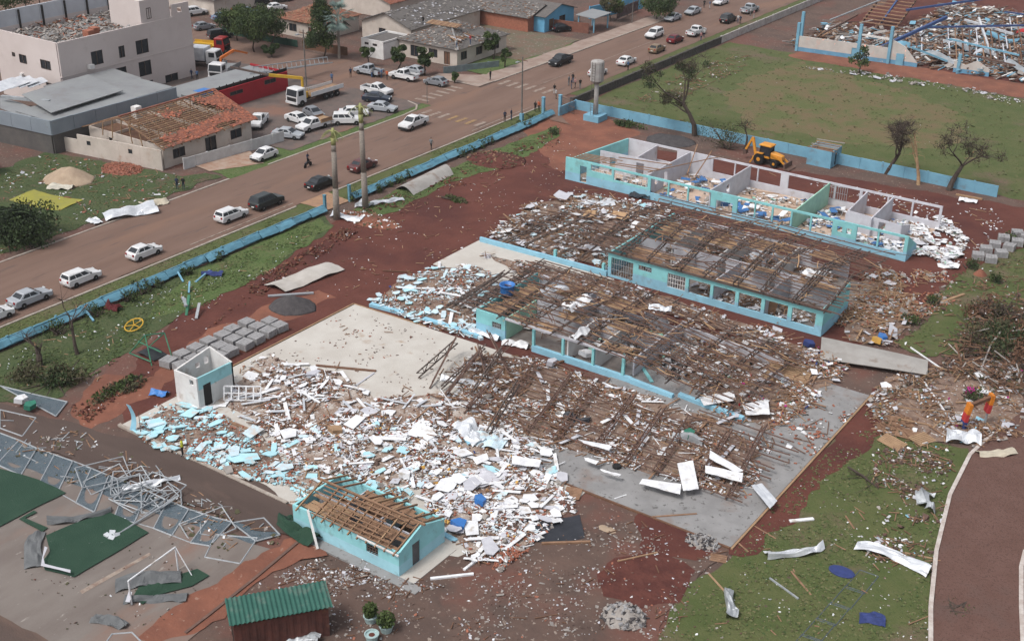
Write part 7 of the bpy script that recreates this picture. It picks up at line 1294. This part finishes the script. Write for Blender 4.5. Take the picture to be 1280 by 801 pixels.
for i, (px, py, z, c, l) in enumerate(((600,628,.2,blue_m,'blue open crate in the white heap by the toilet block'),(574,658,.2,blue_m,'blue panel tray beside the toilet block gable'),(505,595,.15,board_w,'white appliance box on the pale floor patch before the slab'),(1010,432,.3,navy,'navy mattress heap at the foot of the middle block wall'),(733,444,.5,board_w,'white appliance in the front block doorway'),(1102,424,.2,blue_m,'bright blue toy beside the zinc sheet'),(1096,428,.2,yellow_b,'yellow toy beside the bright blue toy'),(1212,492,.2,magenta,'magenta cloth bundle in the brown litter'),(421,540,.3,wood_l,'brown cardboard panel in the white litter below the pad'),(690,455,.4,board_g,'grey drawer unit in the front block'),(862,545,.5,green_m,'dark green bag hooked on the slab frame'),(38,510,.3,green_m,'green sack in the rubbish by the wire fence'),(26,502,.4,board_w,'pale plastic sack in the rubbish by the wire fence'))):
    rg = random.Random(i); T = B(); shard(T, (0,0,.25), 1.0, .7, .45, (.15,.1,rg.uniform(0,3)), rg, 0, 5); tag(T.obj(('crate','tray','appliance','mattress','appliance','toy','toy','cloth_bundle','cardboard_panel','drawer_unit','bag','sack','sack')[i], c, None, gz(px,py,z)), l, ('crate','tray','appliance','mattress','appliance','toy','toy','cloth','cardboard','furniture','bag','sack','sack')[i])
# classroom furniture and litter inside the back block
desk_b = M('blue_desk_top', (.05,.16,.38), (.04,.13,.32), 1, .5)
rgd = random.Random(12)
def desk(x, y, rot, m):
    T = thing('school_desk', {True:'blue topped school desk tumbled on the back block classroom floor', False:'white topped school desk tumbled on the back block classroom floor'}[m is desk_b], 'desk', (x,y,.12), 0, 'tumbled desks'); T.rotation_euler = rot
    B().box(-.6,.6,-.4,.4,.68,.73).obj('desk_top', m, T)
    for sx in (-.52,.52):
        for sy in (-.32,.32): B().bar((sx,sy,0),(sx,sy,.68),.05).obj('leg', galv, T)
for i in range(44):
    a, c = ((2.8,11.8) if i >= 30 else (-5.8,-.3) if i < 12 else (3,6) if i < 16 else (14,18) if i < 22 else (-15,-8) if i < 26 else (21,25)), ((43,49) if i < 12 else (39,46) if i < 16 else (40,48) if i < 22 else (39,43) if i < 26 else (39,42.5))
    desk(rgd.uniform(*a), rgd.uniform(*c), (rgd.choice((0,0,.2,1.3)), rgd.gauss(0,.15), rgd.uniform(0,6)), desk_b if rgd.random() < .55 else board_w)
for i, (x0, x1, y0, y1, n) in enumerate(((-6,1.8,38.8,49,420),(2.4,12.2,38.8,49,620),(13,17,38.8,49,520),(17.5,26,38.8,43,700),(-16,-7,38.8,43.6,300),(21,26,43.5,49.5,420))):
    rubble('floor_litter', ('boards and blue scraps on the floor of the big open classroom','white litter by the low doorway of the back block','mixed litter beside the mint partition','white litter in the end bays of the back block','splinters in the corridor end of the back block','heaped white boards in the last room of the back block')[i], [(x0,y0),(x1,y0),(x1,y1),(x0,y1)], n, [(bw,'board',1.6),(bw,'chip',2.4),(desk_b,'board',.7 if i in (0,2) else .2),(wood,'stick',.8),(mortar,'lump',1),(black,'lump',.4),(mint,'board',.2)], 300+i, .25, .12)
for i, (x0, x1, y0, y1, n) in enumerate(((2.3,8.6,15.5,21.3,420),(9.2,19.6,15.5,21.3,650),(20.2,25.8,15.5,21.3,300),(2.3,22,22,29.3,1300))):
    rubble('floor_litter', ('splinters and papers in the barred end room of the middle block','papers and laths in the middle rooms of the middle block','papers in the open end room of the middle block','brown laths over the rear rooms of the middle block')[i], [(x0,y0),(x1,y0),(x1,y1),(x0,y1)], n, [(wood,'stick',2.4),(bw,'chip',1.8),(wood_d,'stick',1),(mortar,'lump',1),(bw,'board',.5),(wood_l,'stick',1),(board_g,'board',.5)], 320+i, .3, .12)
for i, a in enumerate(((690,365,'white sheet caught on the front block trusses',3.2,1.0,70),(722,383,'bright white torn sheet hanging on the front block trusses',3.4,1.3,80),(825,388,'white torn sheet caught at the rear of the front roof frame',2.2,.9,20),(727,420,'white cloth hanging from the front block eave',2.4,.8,85),(950,320,'grey torn sheet hanging in the middle block trusses',3.2,1.2,60),(1020,345,'silver torn sheet hanging at the middle block end',3.0,1.2,50))):
    p = gz(a[0],a[1],3.0); crumple('torn_sheet', a[2], a[0], a[1], a[3], a[4], a[5], (galv_b, board_w)[i%2], .5, 70+i).location = p
# wire strip on the right lawn
for i in range(5):
    x, y = 1080-i*18, 712+i*20; wire_panel([(x-5,y),(x+18,y+8),(x,y+30),(x-24,y+22)], 'fallen wire fence strip lying across the right-hand lawn', 'wire strips on the right lawn', .06, mesh_m, .02, .04)

Z['tangle'] = [tuple(p) for p in G2([(1215,395),(1290,380),(1290,500),(1180,470)])]
strew('timber_plank', 'broken plank jammed in the tangled heap at the right-hand brush', 'planks in the right-hand tangle', Z['tangle'], 70, [wood, wood_d, wood_d, mortar], 400, 0, 1.0, .4)
rubble('small_rubble', 'dark tangle of splintered wood round the right-hand brush', Z['tangle'], 1500, [(wood_d,'stick',3),(wood,'stick',1.6),(leafD,'chip',3),(bark,'rod',1.6),(earth,'lump',1.6),(bw,'chip',.5)], 401, .7, .03, .3, None, None, 1.0, -.2)
# uprooted trunks at the right edge
for i, a in enumerate((((1232,405),(1276,428),'dark uprooted trunk lying by the right-hand brush'),((1196,448),(1262,440),'long dark branch lying before the right-hand brush'),((1225,470),(1282,478),'dark branch below the right-hand brush heap'),((1108,490),(1182,470),'thin dark branch lying on the slab-side litter'),((1060,585),(1098,612),'dark broken branch on the right-hand lawn'))):
    p = gz(*a[0]); q = gz(*a[1]); T = thing('fallen_tree', a[2], 'tree', p, 0, 'fallen trunks'); rg = random.Random(90+i); d = q-p; b = B(); tips = []
    r_ = .28 if i == 0 else .11; b.path([V3(0,0,r_), d*.5+V3(0,0,r_+.15), d+V3(0,0,r_)], [r_,r_*.8,r_*.4], 7); b.obj('trunk', bark, T)
    t2 = B()
    for k in range(14):
        s0 = d*rg.uniform(.25,1)+V3(0,0,r_); e = s0+V3(rg.gauss(0,.9),rg.gauss(0,.9),abs(rg.gauss(.3,.4))); t2.tube(s0, e, r_*.3, .015, 4); t2.tube(e, e+V3(rg.gauss(0,.5),rg.gauss(0,.5),abs(rg.gauss(0,.3))), .02, .006, 3)
    t2.obj('twigs', bark, T)['kind'] = 'stuff'
# grass tufts over the lawns
def tufts(label, poly, n, mats, seed, size=.1):
    rg = random.Random(seed); b = B()
    for _ in range(n):
        x, y = sampler(poly, rg)
        if noise.noise(Vector((x*.3, y*.3, seed))) < -.15: continue
        z = .06; s = size*rg.uniform(.4,1.5); a = rg.uniform(0,6.28)
        for k in range(2):
            aa = a+k*1.5; c, q = math.cos(aa)*s, math.sin(aa)*s; b.face([(x-c,y-q,.05),(x+c,y+q,.05),(x+c*.6-q*.8,y+q*.6+c*.8,z+s*.45),(x-c*.6-q*.8,y-q*.6+c*.8,z+s*.3)], rg.randrange(len(mats)))
    tag(b.obj('grass_tufts', mats), label, 'grass', None, 'stuff')
gA = M('tuft_green', (.075,.105,.033), (.095,.115,.042), 1, .9); gB = M('tuft_olive', (.1,.105,.045), (.125,.115,.055), 1, .9); gD = M('tuft_dark', (.05,.08,.024), None, 1, .9)
W_ = lambda l: [tuple(p) for p in G2(l)]
tufts('short tufts on the right-hand lawn', W_([(905,705),(985,615),(1085,515),(1190,560),(1172,700),(1160,800),(840,800)]), 5200, [gA, gB, gB, gD], 1); tufts('short tufts on the dark lawn by the fence', W_([(0,445),(240,345),(400,275),(410,285),(330,345),(210,405),(120,470),(0,490)]), 4200, [gA, gD, gA], 2)
tufts('tufts on the far lawn beyond the palms', W_([(445,262),(655,174),(695,160),(640,203),(560,228),(500,258)]), 1600, [gA, gA, gD], 3); tufts('tufts on the verge along the street', [(-39,-45),(-35.7,-45),(-35.7,60),(-39,60)], 3600, [gB, gA], 4); tufts('tufts on the grass plot across the street', [(-55,-40),(-74,-40),(-78,4),(-58,8),(-55,11)], 4200, [gA, gB, gD], 5)
tufts('tufts across the sports field', [(-34,67),(50,67),(50,112),(14,112),(-19,116),(-34,117)], 2600, [gB, gA, gB], 6, .14); tufts('weeds on the verge past the back block', W_([(1120,430),(1150,400),(1190,345),(1290,300),(1290,420),(1220,440)]), 1800, [gA, gB, gD], 7)
# thin haze in the damp air
hz = B().box(-880,880,-880,880,-1,58).obj('haze', []); hz['kind'] = 'stuff'
hm_ = bpy.data.materials.new('haze_air'); hm_.use_nodes = True; hn = hm_.node_tree; hn.nodes.clear(); ho = hn.nodes.new('ShaderNodeOutputMaterial'); hv = hn.nodes.new('ShaderNodeVolumePrincipled')
hv.inputs['Color'].default_value = (.9,.91,.93,1); hv.inputs['Density'].default_value = .0001; hn.links.new(hv.outputs[0], ho.inputs['Volume']); hz.data.materials.append(hm_)
tag(hz, 'thin pale haze in the air over the whole site', 'haze')
